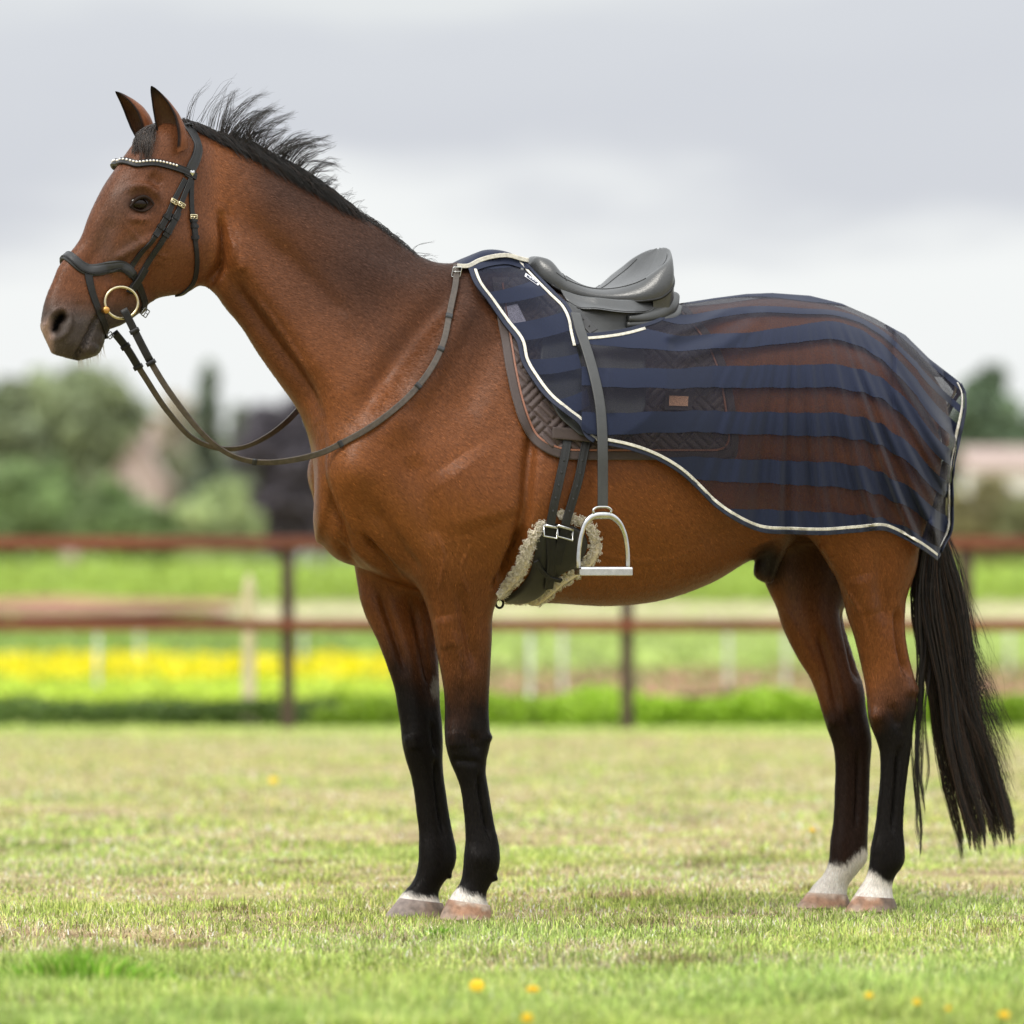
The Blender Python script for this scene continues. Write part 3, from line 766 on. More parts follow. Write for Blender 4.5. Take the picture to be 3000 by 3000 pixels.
def ribbon_mesh(P, Wd, N, thick, prof=None):
    """closed strap: centre points P, half-width vectors Wd, outward normals N"""
    k = len(P)
    if prof is None: prof = [(-1, .75), (-.90, 1.0), (-.6, .93), (0, 1.0), (.6, .93), (.90, 1.0), (1, .75)]
    th = np.broadcast_to(np.asarray(thick, float), (k,))
    rows = []
    for t, h in prof: rows.append(P + Wd * t + N * (th * h)[:, None])
    for t in (1, -1): rows.append(P + Wd * t - N * .0005)
    m = len(rows)
    V = np.stack(rows, 1).reshape(-1, 3)
    q = [(i * m + j, i * m + (j + 1) % m, (i + 1) * m + (j + 1) % m, (i + 1) * m + j) for i in range(k - 1) for j in range(m)]
    q += [tuple(range(m - 1, -1, -1)), tuple((k - 1) * m + j for j in range(m))]
    return V, q

def unit(a): return a / np.maximum(np.linalg.norm(a, axis=-1, keepdims=True), 1e-9)
def smooth_rows(a, it=3):
    a = a.copy()
    for _ in range(it):
        b = a.copy(); b[1:-1] = (a[:-2] + 2 * a[1:-1] + a[2:]) / 4; a = b
    return a

def surf_path(ctrl, n, plane=HEAD):
    """control points (X,Y) cast on the horse, or (X,Y,v) placed in a plane; follow the skin"""
    g = []
    for c in ctrl:
        if len(c) == 2:
            h, _ = cast(*c)
            g.append(h if h is not None else plane.world(c[0], c[1], 0))
        else: g.append(plane.world(*c))
    g = np.array(g)
    d = np.r_[0, np.cumsum(np.linalg.norm(np.diff(g, axis=0), axis=1))]
    q = np.linspace(0, d[-1], max(40, len(g) * 6))
    c3d = np.stack([np.interp(q, d, g[:, i]) for i in range(3)], 1)
    c3d = smooth_rows(c3d, 6)
    d = np.r_[0, np.cumsum(np.linalg.norm(np.diff(c3d, axis=0), axis=1))]
    q = np.linspace(0, d[-1], n)
    c3d = np.stack([np.interp(q, d, c3d[:, i]) for i in range(3)], 1)
    P, N = map(np.array, zip(*[nearest(p) for p in c3d]))
    N = unit(smooth_rows(N, 6)); P = smooth_rows(P, 2)
    return P, N

def skin_strap(name, ctrl, width, thick, mat, parent, n=40, lift=.001, mirror=None, plane=HEAD, prof=None, cross=False, conform=True):
    """strap lying on the horse; width in metres, scalar or per control row"""
    P, N = surf_path(ctrl, n, plane)
    T = unit(np.gradient(P, axis=0)); Wd = unit(np.cross(N, T))
    w = np.interp(np.linspace(0, 1, n), np.linspace(0, 1, len(np.atleast_1d(width))), np.atleast_1d(width))
    V, q = ribbon_mesh(P + N * lift, Wd * (w / 2)[:, None], N, thick, prof)
    sm = prof is not None
    if cross:                                   # path starts on the median plane: weld with its mirror image
        o = new_mesh(name, np.vstack([V, mirror_head(V)]), q + [tuple(i + len(V) for i in f[::-1]) for f in q], mat, parent, smooth=sm)
        return o
    o = new_mesh(name, V, q, mat, parent, smooth=sm)
    if mirror == 'head':
        new_mesh(name, mirror_head(V), [f[::-1] for f in q], mat, parent, smooth=sm)
    return o

def tube_mesh(P, r, m=10, closed=False, flat=None):
    P = np.asarray(P, float); k = len(P)
    r = np.broadcast_to(np.asarray(r, float), (k,))
    T = unit(np.gradient(P, axis=0)) if not closed else unit(np.roll(P, -1, 0) - np.roll(P, 1, 0))
    ref = np.array([0, -1.0, 0.05]) if abs(T[:, 1]).mean() < .8 else np.array([0, 0, 1.0])
    U = unit(np.cross(T, ref)); Vv = np.cross(U, T)
    a = np.linspace(0, 2 * np.pi, m, endpoint=False)
    fl = flat or (1, 1)
    ring = P[:, None] + r[:, None, None] * (fl[0] * np.cos(a)[None, :, None] * U[:, None] + fl[1] * np.sin(a)[None, :, None] * Vv[:, None])
    V = ring.reshape(-1, 3)
    kk = k if closed else k - 1
    q = [(i * m + j, i * m + (j + 1) % m, ((i + 1) % k) * m + (j + 1) % m, ((i + 1) % k) * m + j) for i in range(kk) for j in range(m)]
    if not closed: q += [tuple(range(m - 1, -1, -1)), tuple((k - 1) * m + j for j in range(m))]
    return V, q

m_hair = mat_attr('black_horse_hair', 'tint', rough=.42, spec=.5)
def strands_mesh(name, lines, r0, cols, parent, mat=m_hair, taper=.25):
    """lines (S,K,3): thin three-sided hairs in one mesh"""
    L = np.asarray(lines, float); Sn, K, _ = L.shape
    T = unit(np.gradient(L, axis=1))
    U = unit(np.cross(T, np.array([.02, -1., .1])[None, None])); Vv = np.cross(U, T)
    rr = (np.asarray(r0).reshape(-1, 1) * np.linspace(1, taper, K)[None])[..., None]
    ring = np.stack([L + rr * (math.cos(a) * U + math.sin(a) * Vv) for a in (.5, 2.6, 4.7)], 2)     # S,K,3,3
    V = ring.reshape(-1, 3)
    s_i = np.arange(Sn)[:, None, None] * K * 3; k_i = np.arange(K - 1)[None, :, None] * 3; j = np.arange(3)[None, None]; j2 = (j + 1) % 3
    F = np.stack([s_i + k_i + j, s_i + k_i + j2, s_i + k_i + 3 + j2, s_i + k_i + 3 + j], -1).reshape(-1, 4)
    o = new_mesh(name, V, F, mat, parent)
    set_tint(o.data, np.repeat(np.asarray(cols), K * 3, 0))
    return o

def join(*parts):
    V, F, o = [], [], 0
    for v, f in parts:
        V.append(np.asarray(v)); F += [tuple(int(i) + o for i in x) for x in f]; o += len(v)
    return np.vstack(V), F

def frame_at(pt, nrm, along):
    """orthonormal along, across, out"""
    z = nrm / np.linalg.norm(nrm); x = along - z * (along @ z); x /= np.linalg.norm(x)
    return x, np.cross(z, x), z

def rect_loop(cx, x, y, a, b, r=.25, n=5):
    """rounded rectangle of half sizes a (along x), b (along y)"""
    pts = []
    rr = min(a, b) * r
    for sx, sy, a0 in ((1, 1, 0), (-1, 1, 90), (-1, -1, 180), (1, -1, 270)):
        for k in range(n):
            t = math.radians(a0 + 90 * k / (n - 1))
            pts.append(cx + x * (sx * (a - rr) + rr * math.cos(t)) + y * (sy * (b - rr) + rr * math.sin(t)))
    return np.array(pts)

def buckle(name, X, Y, ang, a, b, mat, parent, lift=.006, wire=.0014, mirror=False, hit=None, nrm=None):
    h, nn = cast(X, Y) if hit is None else (hit, nrm)
    nn = HEAD.n if hit is None and X < 700 else (nn if nrm is None else nrm)
    dX = HEAD.e * math.cos(ang) + np.array([0, 0, -math.sin(ang)])
    x, y, z = frame_at(h, nn, dX)
    c = h + z * lift
    pr = [tube_mesh(rect_loop(c, x, y, a, b), wire, 7, closed=True), tube_mesh(np.array([c - y * b + z * .001, c + y * b + z * .001]), wire * .9, 7), tube_mesh(np.array([c + z * .0015, c + x * a + z * .002]), wire * .8, 6)]
    V, f = join(*pr)
    o = new_mesh(name, V, f, mat, parent)
    if mirror: new_mesh(name, mirror_head(V), [t[::-1] for t in f], mat, parent)
    return o

# ------------------------------------------------------------------ bridle
PX = 1 / PXM                                    # metres per photo pixel at the horse
bridle = thing('bridle', 'black leather snaffle bridle with crystal browband on the bay head', 'bridle', tuple(np.array(cast(560, 560)[0])))
skin_strap('crownpiece', [(545,352,0)] + c1([(1185,500),(1205,570),(1188,640),(1155,705),(1132,775)]), [.030, .032, .034, .032, .030, .026], .005, m_black2, bridle, 40, cross=True)
browband = skin_strap('browband', [c1([(700,716)])[0] + (0.0,)] + c1([(770,688),(840,672),(900,668),(1000,690),(1100,722),(1185,768)]), .0185, .006, m_black, bridle, 60, lift=.002, cross=True)
# crystals and the heart stud
bb = c1([(700,708,0)] + [(770,682),(840,665),(900,660),(970,672),(1045,692)])
Pc, Nc = surf_path(bb, 20)
cm = bpy.data.meshes.new('crystal')
_bm = bmesh.new(); bmesh.ops.create_icosphere(_bm, subdivisions=2, radius=.0036); _bm.to_mesh(cm); _bm.free()
m_crystal = mat_basic('crystal', (.92, .86, .80, 1), .12, metal=.75)
cm.materials.append(m_crystal)
for i, (p, nn) in enumerate(zip(Pc, Nc)):
    for mir in (0, 1) if i else (0,):
        pt = p + nn * .0085
        o = bpy.data.objects.new('crystal', cm); link(o, browband)
        o.location = mirror_head(pt) if mir else pt
h, nn = cast(*c1([(1157,742)])[0])
x, y, z = frame_at(h, HEAD.n, HEAD.e)
heart = [(0, .008), (-.0065, -.001), (-.006, -.0055), (-.003, -.007), (0, -.0045), (.003, -.007), (.006, -.0055), (.0065, -.001)]
V = [h + z * .013 + np.array([0, 0, 0])] + [h + z * .0105 + x * a - np.array([0, 0, 1]) * b for a, b in heart]
V += [h + z * .006 + x * a - np.array([0, 0, 1]) * b for a, b in heart]
F = [(0, 1 + i, 1 + (i + 1) % 8) for i in range(8)] + [(1 + i, 9 + i, 9 + (i + 1) % 8, 1 + (i + 1) % 8) for i in range(8)]
new_mesh('heart_stud', np.array(V), F, m_steel, browband, smooth=False)

cheekA = c1([(1112,785),(1070,870),(1030,940),(1000,1020),(950,1110),(900,1190),(830,1270),(770,1350),(728,1418)])
cheekB = c1([(1148,790),(1120,860),(1085,950),(1060,1020),(1010,1120),(970,1190),(900,1300),(830,1410),(770,1500),(712,1588)])
throat = c1([(1158,790),(1155,900),(1160,1030),(1172,1110),(1180,1220),(1192,1300),(1195,1400),(1183,1490),(1150,1548)]) + [(538,848,.02), (520,862,0)]
strap_a = skin_strap('noseband_cheek_strap', cheekA, .0135, .0035, m_black, bridle, 60, lift=.0015, mirror='head')
strap_b = skin_strap('cheekpiece', cheekB, .0145, .0035, m_black, bridle, 60, lift=.0025, mirror='head')
skin_strap('cheekpiece_loop', cheekB[7:], .0165, .005, m_black, bridle, 16, lift=.011, mirror='head')
strap_c = skin_strap('throatlash', throat, .0140, .0035, m_black, bridle, 60, lift=.002, cross=False, mirror='head')
# doubled, thicker lower halves with keepers
skin_strap('strap_end', cheekA[3:6], .0165, .0045, m_black, strap_a, 16, lift=.004, mirror='head')
skin_strap('strap_end', cheekB[3:6], .0175, .0045, m_black, strap_b, 16, lift=.005, mirror='head')
skin_strap('strap_end', throat[2:5], .0165, .0045, m_black, strap_c, 16, lift=.004, mirror='head')
for line, ks, owner in ((cheekA, (3.4, 4.2), strap_a), (cheekB, (3.4, 4.5), strap_b), (throat, (2.6, 3.1, 3.8), strap_c)):
    ln = np.array([a[:2] for a in line])
    for k in ks:
        i = int(k); f = k - i
        p = ln[i] * (1 - f) + ln[i + 1] * f; d = (ln[i + 1] - ln[i]); d /= np.linalg.norm(d)
        skin_strap('keeper', [tuple(p - d * 5), tuple(p), tuple(p + d * 5)], .0195, .0105, m_black, owner, 8, mirror='head')
for X, Y, ang, owner in ((1030,945,2.05,strap_a), (1082,968,2.05,strap_b), (1168,1052,1.57,strap_c)):
    buckle('buckle', *c1([(X, Y)])[0], ang, .0048, .0088, m_brass, owner, lift=.010, wire=.0016, mirror=True)
# padded noseband: swoops down to the cheek, back up and under the chin
nose = [c1([(282,1330)])[0] + (0.0,)] + c1([(330,1362),(380,1408),(440,1432),(510,1428),(580,1405),(650,1392),(705,1416),(748,1462)])
pad_prof = [(-1, .5), (-.9, .8), (-.72, .75), (-.6, 1.0), (-.2, 1.12), (.25, 1.05), (.55, .92), (.64, .72), (.78, .95), (.9, .85), (1, .5)]
skin_strap('noseband', nose, [.026, .028, .030, .031, .030, .028, .023], .0062, m_black2, bridle, 70, lift=.001, prof=pad_prof, cross=True)
skin_strap('noseband_piping', [(a[0] + (2 if len(a) == 3 else 0), a[1] + 11) + tuple(a[2:]) for a in nose], .004, .0075, m_black, bridle, 70, lift=.002, cross=True)
skin_strap('chin_strap', c1([(740,1440),(775,1510),(805,1590),(828,1670)]) + [(431,905,.03), (425,918,0)], .018, .005, m_black, bridle, 40, lift=.002, mirror='head')
buckle('buckle', *c1([(822,1722)])[0], .6, .008, .010, m_gun, bridle, lift=.006, hit=HEAD.world(*c1([(828,1730)])[0], .03), nrm=HEAD.n)
flash = c1([(428,1440),(440,1520),(460,1600),(488,1680),(520,1760),(548,1830),(566,1884)]) + [(314,992,0)]
skin_strap('flash_strap', flash, [.020, .018, .017, .016, .016, .015], .0045, m_black, bridle, 50, lift=.002, mirror='head')
buckle('buckle', *c1([(578,1888)])[0], .9, .007, .007, m_gun, bridle, lift=.006, hit=HEAD.world(*c1([(580,1890)])[0], .02), nrm=HEAD.n)
# loose-ring bit
rc, _ = cast(*c1([(648,1660)])[0])
rc = HEAD.local(rc); ring_v = rc[1] + .016; rc[1] = ring_v; rc = HEAD.unlocal(rc)
aa = np.linspace(0, 2 * np.pi, 48, endpoint=False)
R = 108 * .41408 * PX
ringP = rc + R * (np.cos(aa)[:, None] * HEAD.e / HEAD.cos * .97 + np.sin(aa)[:, None] * np.array([0, 0, 1.0])) + HEAD.n * (.004 * np.cos(aa))[:, None]
V, f = tube_mesh(ringP, .0036, 10, closed=True)
new_mesh('bit_ring', V, f, m_brass, bridle); new_mesh('bit_ring', mirror_head(V), [t[::-1] for t in f], m_brass, bridle)
be = HEAD.world(*c1([(553,1710)])[0], ring_v)
barrel = []
for k, r in ((-.011, .006), (-.009, .0085), (0, .0098), (.009, .0085), (.011, .006)):
    barrel.append([be + HEAD.e * r * math.cos(t) + np.array([0, 0, 1]) * r * math.sin(t) + HEAD.n * k for t in np.linspace(0, 2 * np.pi, 14, endpoint=False)])
V = np.array(barrel).reshape(-1, 3)
f = [(i * 14 + j, i * 14 + (j + 1) % 14, (i + 1) * 14 + (j + 1) % 14, (i + 1) * 14 + j) for i in range(4) for j in range(14)] + [tuple(range(14)), tuple(56 + j for j in range(14))]
m_copper = mat_basic('copper_bit', (.55, .30, .10, 1), .35, metal=1.0, noise=.2, scale=90)
new_mesh('bit_cheek', V, f, m_copper, bridle); new_mesh('bit_cheek', mirror_head(V), [t[::-1] for t in f], m_copper, bridle)
mp_ = np.array([be, be - HEAD.n * .03, (be + mirror_head(be)) / 2 + HEAD.e * .02, mirror_head(be) + HEAD.n * .03, mirror_head(be)])
new_mesh('bit_mouthpiece', *tube_mesh(catmull(mp_, 20), .006, 8), m_copper, bridle)

# ------------------------------------------------------------------ reins
reins = thing('reins', 'thin brown leather reins looping from the bit up to the withers', 'reins', tuple(rc))
def depth_of(p): return p[1] - CAM_Y
near_px = [(362,905),(376,932),(407,994),(466,1102),(543,1211),(621,1297),(683,1338),(761,1355),(854,1348),(905,1338),(963,1320),(1071,1265),(1165,1196),(1242,1110),(1297,1009),(1320,920),(1334,845),(1339,800),(1336,786)]
d_ring = depth_of(rc) - .01
near_path = catmull(near_px, 70)
wts = np.full((70, 3), np.nan)
for i, (X, Y) in enumerate(near_path):
    if X > 985:
        h, nn = cast(X, Y)
        if h is not None: wts[i] = h + nn * .009
first = next(i for i in range(70) if not np.isnan(wts[i, 0]))
d_first = depth_of(wts[first])
for i in range(70):
    if np.isnan(wts[i, 0]):
        if i < first:
            f_ = (near_path[i][0] - 362) / (near_path[first][0] - 362)
            dd = d_ring * (1 - f_) + d_first * f_
            h, nn = cast(*near_path[i])
            if h is not None and near_path[i][0] > 700: dd = min(dd, depth_of(h) - .012)
            wts[i] = at_depth(*near_path[i], dd)
        else: wts[i] = at_depth(*near_path[i], depth_of(wts[i - 1]) + .006)
wts = smooth_rows(wts, 4)
def rein_ribbon(P, width, thick, twist=None):
    P = catmull(np.asarray(P)[:, [0, 2, 1]], 120)[:, [0, 2, 1]]
    T = unit(np.gradient(P, axis=0))
    N = np.tile(np.array([0.05, -1.0, .15]), (len(P), 1))
    N = unit(N - T * (N * T).sum(1)[:, None])
    Wd = np.cross(N, T)
    if twist is not None:
        tw = np.interp(np.linspace(0, 1, len(P)), *twist)[:, None]
        Wd, N = Wd * np.cos(tw) + N * np.sin(tw), N * np.cos(tw) - Wd * np.sin(tw)
    w = np.broadcast_to(np.asarray(width, float), (len(P),))
    return ribbon_mesh(P, Wd * (w / 2)[:, None], N, thick), P, Wd, N
(V, f), Pn, Wn_, Nn_ = rein_ribbon(wts, .0155, .0035, ([0, .2, .35, .48, .56, 1], [.15, .5, .95, .6, .15, .05]))
new_mesh('near_rein', V, f, m_rein, reins)
far_px = [(334,972),(365,1010),(419,1095),(497,1211),(574,1289),(637,1312),(699,1312),(776,1281),(831,1242),(880,1192),(930,1120),(1010,1000),(1120,900),(1250,820),(1330,786)]
ringf = mirror_head(rc)
d0 = depth_of(ringf)
Lw = []
for i, (X, Y) in enumerate(far_px):
    if X <= 840: f_ = (X - 334) / (840 - 334); Lw.append(at_depth(X, Y, d0 * (1 - f_) + (13.93) * f_))
    else:
        vv = np.interp(X, [880, 1010, 1120, 1250, 1330], [-.15, -.15, -.14, -.09, 0.0])
        Lw.append(BODY.world(X, Y, vv))
(V, f), Pf, Wf_, Nf_ = rein_ribbon(np.array(Lw), .0155, .0035, ([0, .2, .4, .6, 1], [.3, .7, 1.1, .2, 0]))
new_mesh('far_rein', V, f, m_rein, reins)
# folded ends at the bit, hand stops, the withers buckle
def rein_sleeve(P, Wd, N, i0, i1, sc, th, mat, name):
    V, f = ribbon_mesh(P[i0:i1], Wd[i0:i1] * sc * .00775, N[i0:i1], th)
    new_mesh(name, V, f, mat, reins)
rein_sleeve(Pn, Wn_, Nn_, 0, 14, 1.25, .007, m_black, 'rein_end')
rein_sleeve(Pf, Wf_, Nf_, 0, 12, 1.25, .007, m_black, 'rein_end')
for i in (5, 13): rein_sleeve(Pn, Wn_, Nn_, i, i + 2, 1.6, .010, m_black, 'keeper')
for i in (4, 10): rein_sleeve(Pf, Wf_, Nf_, i, i + 2, 1.6, .010, m_black, 'keeper')
for i in (46, 66, 88, 98, 106): rein_sleeve(Pn, Wn_, Nn_, i, i + 2, 1.15, .0055, m_black2, 'hand_stop')
bpt = Pn[-3]
V, f = join(tube_mesh(rect_loop(bpt + Nn_[-3] * .006, np.array([1., 0, 0]), np.array([.2, 0, 1.]), .011, .012), .0016, 7, closed=True), tube_mesh(np.array([bpt + Nn_[-3] * .007 - np.array([.011, 0, 0]), bpt + Nn_[-3] * .007 + np.array([.011, 0, 0])]), .0015, 7))
new_mesh('buckle', V, f, m_steel, reins)
# ------------------------------------------------------------------ how far the horse's near side stands out, sampled over the photo
GX, GY, GS = np.arange(1300, 2880, 10), np.arange(720, 1760, 10), 10
vmap = np.full((len(GY), len(GX)), np.nan)
for i, Y in enumerate(GY):
    for j, X in enumerate(GX):
        h, _ = cast(X, Y)
        if h is not None: vmap[i, j] = BODY.local(h)[1]
def blur(a, k):
    for _ in range(k):
        a = np.pad(a, 1, mode='edge')
        a = (a[:-2, 1:-1] + a[2:, 1:-1] + a[1:-1, :-2] + a[1:-1, 2:] + 4 * a[1:-1, 1:-1]) / 8
    return a
drape = vmap.copy()
for j in range(drape.shape[1]):                 # cloth hangs straight from the widest place
    col = drape[:, j]
    ok = ~np.isnan(col)
    if not ok.any(): continue
    top = np.argmax(ok)
    col[:top] = 0.0
    run = 0.0
    for i in range(top, len(col)):
        run = max(run - .0006, col[i] if not np.isnan(col[i]) else -1)
        col[i] = run
last = max(j for j in range(drape.shape[1]) if not np.isnan(drape[:, j]).all())
for j in range(drape.shape[1]):
    if np.isnan(drape[:, j]).any():
        k = min(j, last) if j > last else next(q for q in range(j, drape.shape[1]) if not np.isnan(drape[:, q]).any())
        drape[:, j] = drape[:, last] * max(0, 1 - (j - last) / 9) if j > last else drape[:, k]
skinmap = blur(np.where(np.isnan(vmap), drape, vmap), 2)
drape = blur(drape, 6)
vdil = np.nan_to_num(vmap, nan=-1.0)            # widest part of the horse within a few centimetres
for _ in range(4):
    q_ = np.pad(vdil, 1, mode='edge')
    vdil = np.maximum.reduce([q_[1:-1, 1:-1], q_[:-2, 1:-1], q_[2:, 1:-1], q_[1:-1, :-2], q_[1:-1, 2:]])
vdil = blur(vdil, 2)
def samp(a, X, Y):
    x = np.clip((np.asarray(X, float) - GX[0]) / GS, 0, len(GX) - 1.001); y = np.clip((np.asarray(Y, float) - GY[0]) / GS, 0, len(GY) - 1.001)
    i, j = y.astype(int), x.astype(int); fy, fx = y - i, x - j
    return a[i, j] * (1 - fy) * (1 - fx) + a[i + 1, j] * fy * (1 - fx) + a[i, j + 1] * (1 - fy) * fx + a[i + 1, j + 1] * fy * fx
def mirror_body(W):
    L = BODY.local(W); L[..., 1] *= -1
    return BODY.unlocal(L)
def grid_faces(r, c):
    i = np.arange(r - 1)[:, None] * c; j = np.arange(c - 1)[None]
    a = (i + j).ravel()
    return np.stack([a, a + c, a + c + 1, a + 1], -1)
def curve(pts, x):
    p = np.asarray(pts, float)
    return np.interp(x, p[:, 0], p[:, 1])
def two_sided(name, W, faces, mat, parent, far=True):
    """near sheet and its mirror on the far side, as one mesh each"""
    o = new_mesh(name, W.reshape(-1, 3), faces, mat, parent)
    if far: new_mesh(name, mirror_body(W).reshape(-1, 3), faces[:, ::-1].copy(), mat, parent)
    return o

# ------------------------------------------------------------------ saddle pad
m_pad = mat_basic('brown_quilted_cotton', (.052, .030, .026, 1), .60, noise=.15, scale=90, bump=.25, bscale=700, sheen=.25)
m_padbind = mat_basic('brown_binding', (.042, .025, .021, 1), .62, noise=.15, scale=90, sheen=.2)
m_piping = mat_basic('copper_piping', (.22, .085, .045, 1), .4, noise=.4, scale=600)
saddle_pad = thing('saddle_pad', 'dark brown quilted saddle pad with copper piping under the saddle', 'saddle pad', tuple(BODY.world(1750, 1340, .3)))
pl = [(1440, 800), (1452, 880), (1459, 937), (1470, 991), (1482, 1073), (1499, 1156), (1524, 1239), (1557, 1293), (1606, 1326), (1673, 1343), (1700, 1346)]
pr = [(1975, 800), (1995, 880), (2030, 926), (2070, 965), (2107, 1024), (2130, 1080), (2149, 1173), (2163, 1280), (2162, 1325), (2155, 1342), (2140, 1346)]
def yx(p): return [(b, a) for a, b in p]
rows = np.linspace(812, 1346, 190); cols = np.linspace(0, 1, 230)
XL, XR = curve(yx(pl), rows), curve(yx(pr), rows)
PXg = XL[:, None] * (1 - cols) + XR[:, None] * cols; PYg = np.repeat(rows[:, None], len(cols), 1)
PYg = np.maximum(PYg, curve([(1440,790),(1500,806),(1560,828),(1700,884),(1850,906),(2000,908),(2200,890)], PXg))
edge_d = np.minimum(np.minimum(PXg - XL[:, None], XR[:, None] - PXg), 1346 - PYg)
a_, b_ = (PXg + PYg) / 1.4142, (PXg - PYg) / 1.4142
s_ = 21.0
cell = (np.floor(a_ / (3 * s_)) + np.floor(b_ / (3 * s_))) % 2
strip = np.where(cell == 0, np.abs(np.sin(np.pi * a_ / s_)), np.abs(np.sin(np.pi * b_ / s_)))
celledge = np.minimum(np.abs(np.sin(np.pi * a_ / (3 * s_))), np.abs(np.sin(np.pi * b_ / (3 * s_))))
quilt = np.minimum(np.sqrt(strip), np.sqrt(np.clip(celledge * 2.6, 0, 1)))
quilt = np.where(edge_d > 30, quilt, .55)
pv = samp(skinmap, PXg, PYg) + .010 + .0085 * quilt * np.clip(edge_d / 40, 0, 1) - .006 * np.clip(1 - edge_d / 10, 0, 1)
pv = np.maximum(pv, .02)
padW = BODY.world(PXg, PYg, pv)
two_sided('quilted_panel', padW, grid_faces(*PXg.shape), m_pad, saddle_pad)
def pad_edge(off, x0=0):
    """outline of the near side, pixels inside the edge"""
    L = [(curve(yx(pl), y) + off, y) for y in np.linspace(830, 1318 - off * .6, 34)]
    B = [(x, 1346 - off - 24 * max(0, (1690 - x) / 90) ** 2 * .5) for x in np.linspace(curve(yx(pl), 1322) + off + 14, 2146 - off, 34)]
    R = [(curve(yx(pr), y) - off, y) for y in np.linspace(1330 - off, 900, 30)]
    return smooth_rows(np.array(L + B + R), 3)
def cloth_ribbon(name, line, width, thick, mat, parent, lift, vfun, n=None, far=True, prof=None):
    line = np.asarray(line, float)
    ln = catmull(line, n or max(20, len(line) * 2))
    P = BODY.world(ln[:, 0], ln[:, 1], vfun(ln[:, 0], ln[:, 1]) + lift)
    T = unit(np.gradient(P, axis=0))
    N = unit(smooth_rows(np.array([nearest(p)[1] for p in P]), 6) * np.array([1, 1, .4]))
    N = unit(N - T * (N * T).sum(1)[:, None]); Wd = np.cross(N, T)
    w = np.interp(np.linspace(0, 1, len(P)), np.linspace(0, 1, len(np.atleast_1d(width))), np.atleast_1d(width))
    V, q = ribbon_mesh(P, Wd * (w / 2)[:, None], N, thick, prof)
    o = new_mesh(name, V, q, mat, parent)
    if far: new_mesh(name, mirror_body(V), [t[::-1] for t in q], mat, parent)
    return o
padv = lambda X, Y: np.maximum(samp(skinmap, X, Y), .02)
cloth_ribbon('binding', pad_edge(11), .022, .005, m_padbind, saddle_pad, .010, padv, 150)
cloth_ribbon('piping', pad_edge(27), .005, .004, m_piping, saddle_pad, .0135, padv, 150)
cloth_ribbon('girth_loop', [(1618, 1268), (1660, 1271), (1700, 1275), (1742, 1279)], .030, .003, m_padbind, saddle_pad, .027, padv, 20)
lw = lambda x, y, z: BODY.world(x, y, padv(np.array(x), np.array(y)) + z)
def plate(name, quad, z, th, mat, parent):
    q = np.array([lw(x, y, z) for x, y in quad] + [lw(x, y, z + th) for x, y in quad])
    return new_mesh(name, q, [(4, 5, 6, 7), (0, 1, 5, 4), (1, 2, 6, 5), (2, 3, 7, 6), (3, 0, 4, 7)], mat, parent, smooth=False)
plate('badge_patch', [(1950, 1147), (2030, 1150), (2027, 1203), (1947, 1200)], .020, .003, m_padbind, saddle_pad)
m_badge = mat_basic('copper_badge', (.80, .42, .26, 1), .45, metal=.0, noise=.35, scale=900)
plate('copper_badge', [(1961, 1159), (2017, 1161), (2015, 1190), (1960, 1188)], .0235, .002, m_badge, saddle_pad)

# ------------------------------------------------------------------ saddle
m_saddle = mat_basic('grey_black_saddle_leather', (.038, .039, .040, 1), .31, noise=.22, scale=14, bump=.16, bscale=260, spec=.65)
m_flap = mat_basic('saddle_flap_leather', (.042, .043, .043, 1), .40, noise=.10, scale=25, bump=.12, bscale=350)
saddle = thing('saddle', 'black leather dressage saddle with deep seat and high cantle', 'saddle', tuple(BODY.world(1780, 950, 0)))
# X, Ycentre, rim half width, Yrim, outer half width, Ylower
seat_st = np.array([(1546,772,.012,774,.030,800), (1556,752,.034,756,.058,812), (1580,753,.050,760,.080,836), (1625,800,.066,808,.100,866), (1685,838,.090,845,.130,884), (1750,857,.120,850,.160,892),
                    (1810,853,.158,833,.192,893), (1862,833,.180,796,.203,880), (1894,803,.170,769,.190,848), (1911,773,.130,746,.144,814), (1920,750,.086,734,.098,782), (1925,737,.044,728,.054,760), (1928,730,.013,726,.022,746)])
n_s, n_c = 60, 49
st = catmull(seat_st, n_s)
rowsW = []
for X, Yc, wr, Yr, wl, Yl in st:
    ctl = np.array([(0, Yc), (wr * .45, Yc + (Yr - Yc) * .30), (wr * .78, Yc + (Yr - Yc) * .82), (wr, Yr), (wr + (wl - wr) * .55, Yr + (Yl - Yr) * .22), (wl, Yl - (Yl - Yr) * .28), (wl * .99, Yl)])
    c = catmull(ctl * np.array([PXM, 1]), 25) / np.array([PXM, 1])
    v = np.r_[-c[::-1, 0], c[1:, 0]]; y = np.r_[c[::-1, 1], c[1:, 1]]
    L = BODY.local(BODY.world(X, y, 0.0)); L[:, 1] = v
    rowsW.append(BODY.unlocal(L))
seatW = np.array(rowsW)
new_mesh('seat', seatW.reshape(-1, 3), grid_faces(n_s, n_c)[:, ::-1].copy(), m_saddle, saddle)
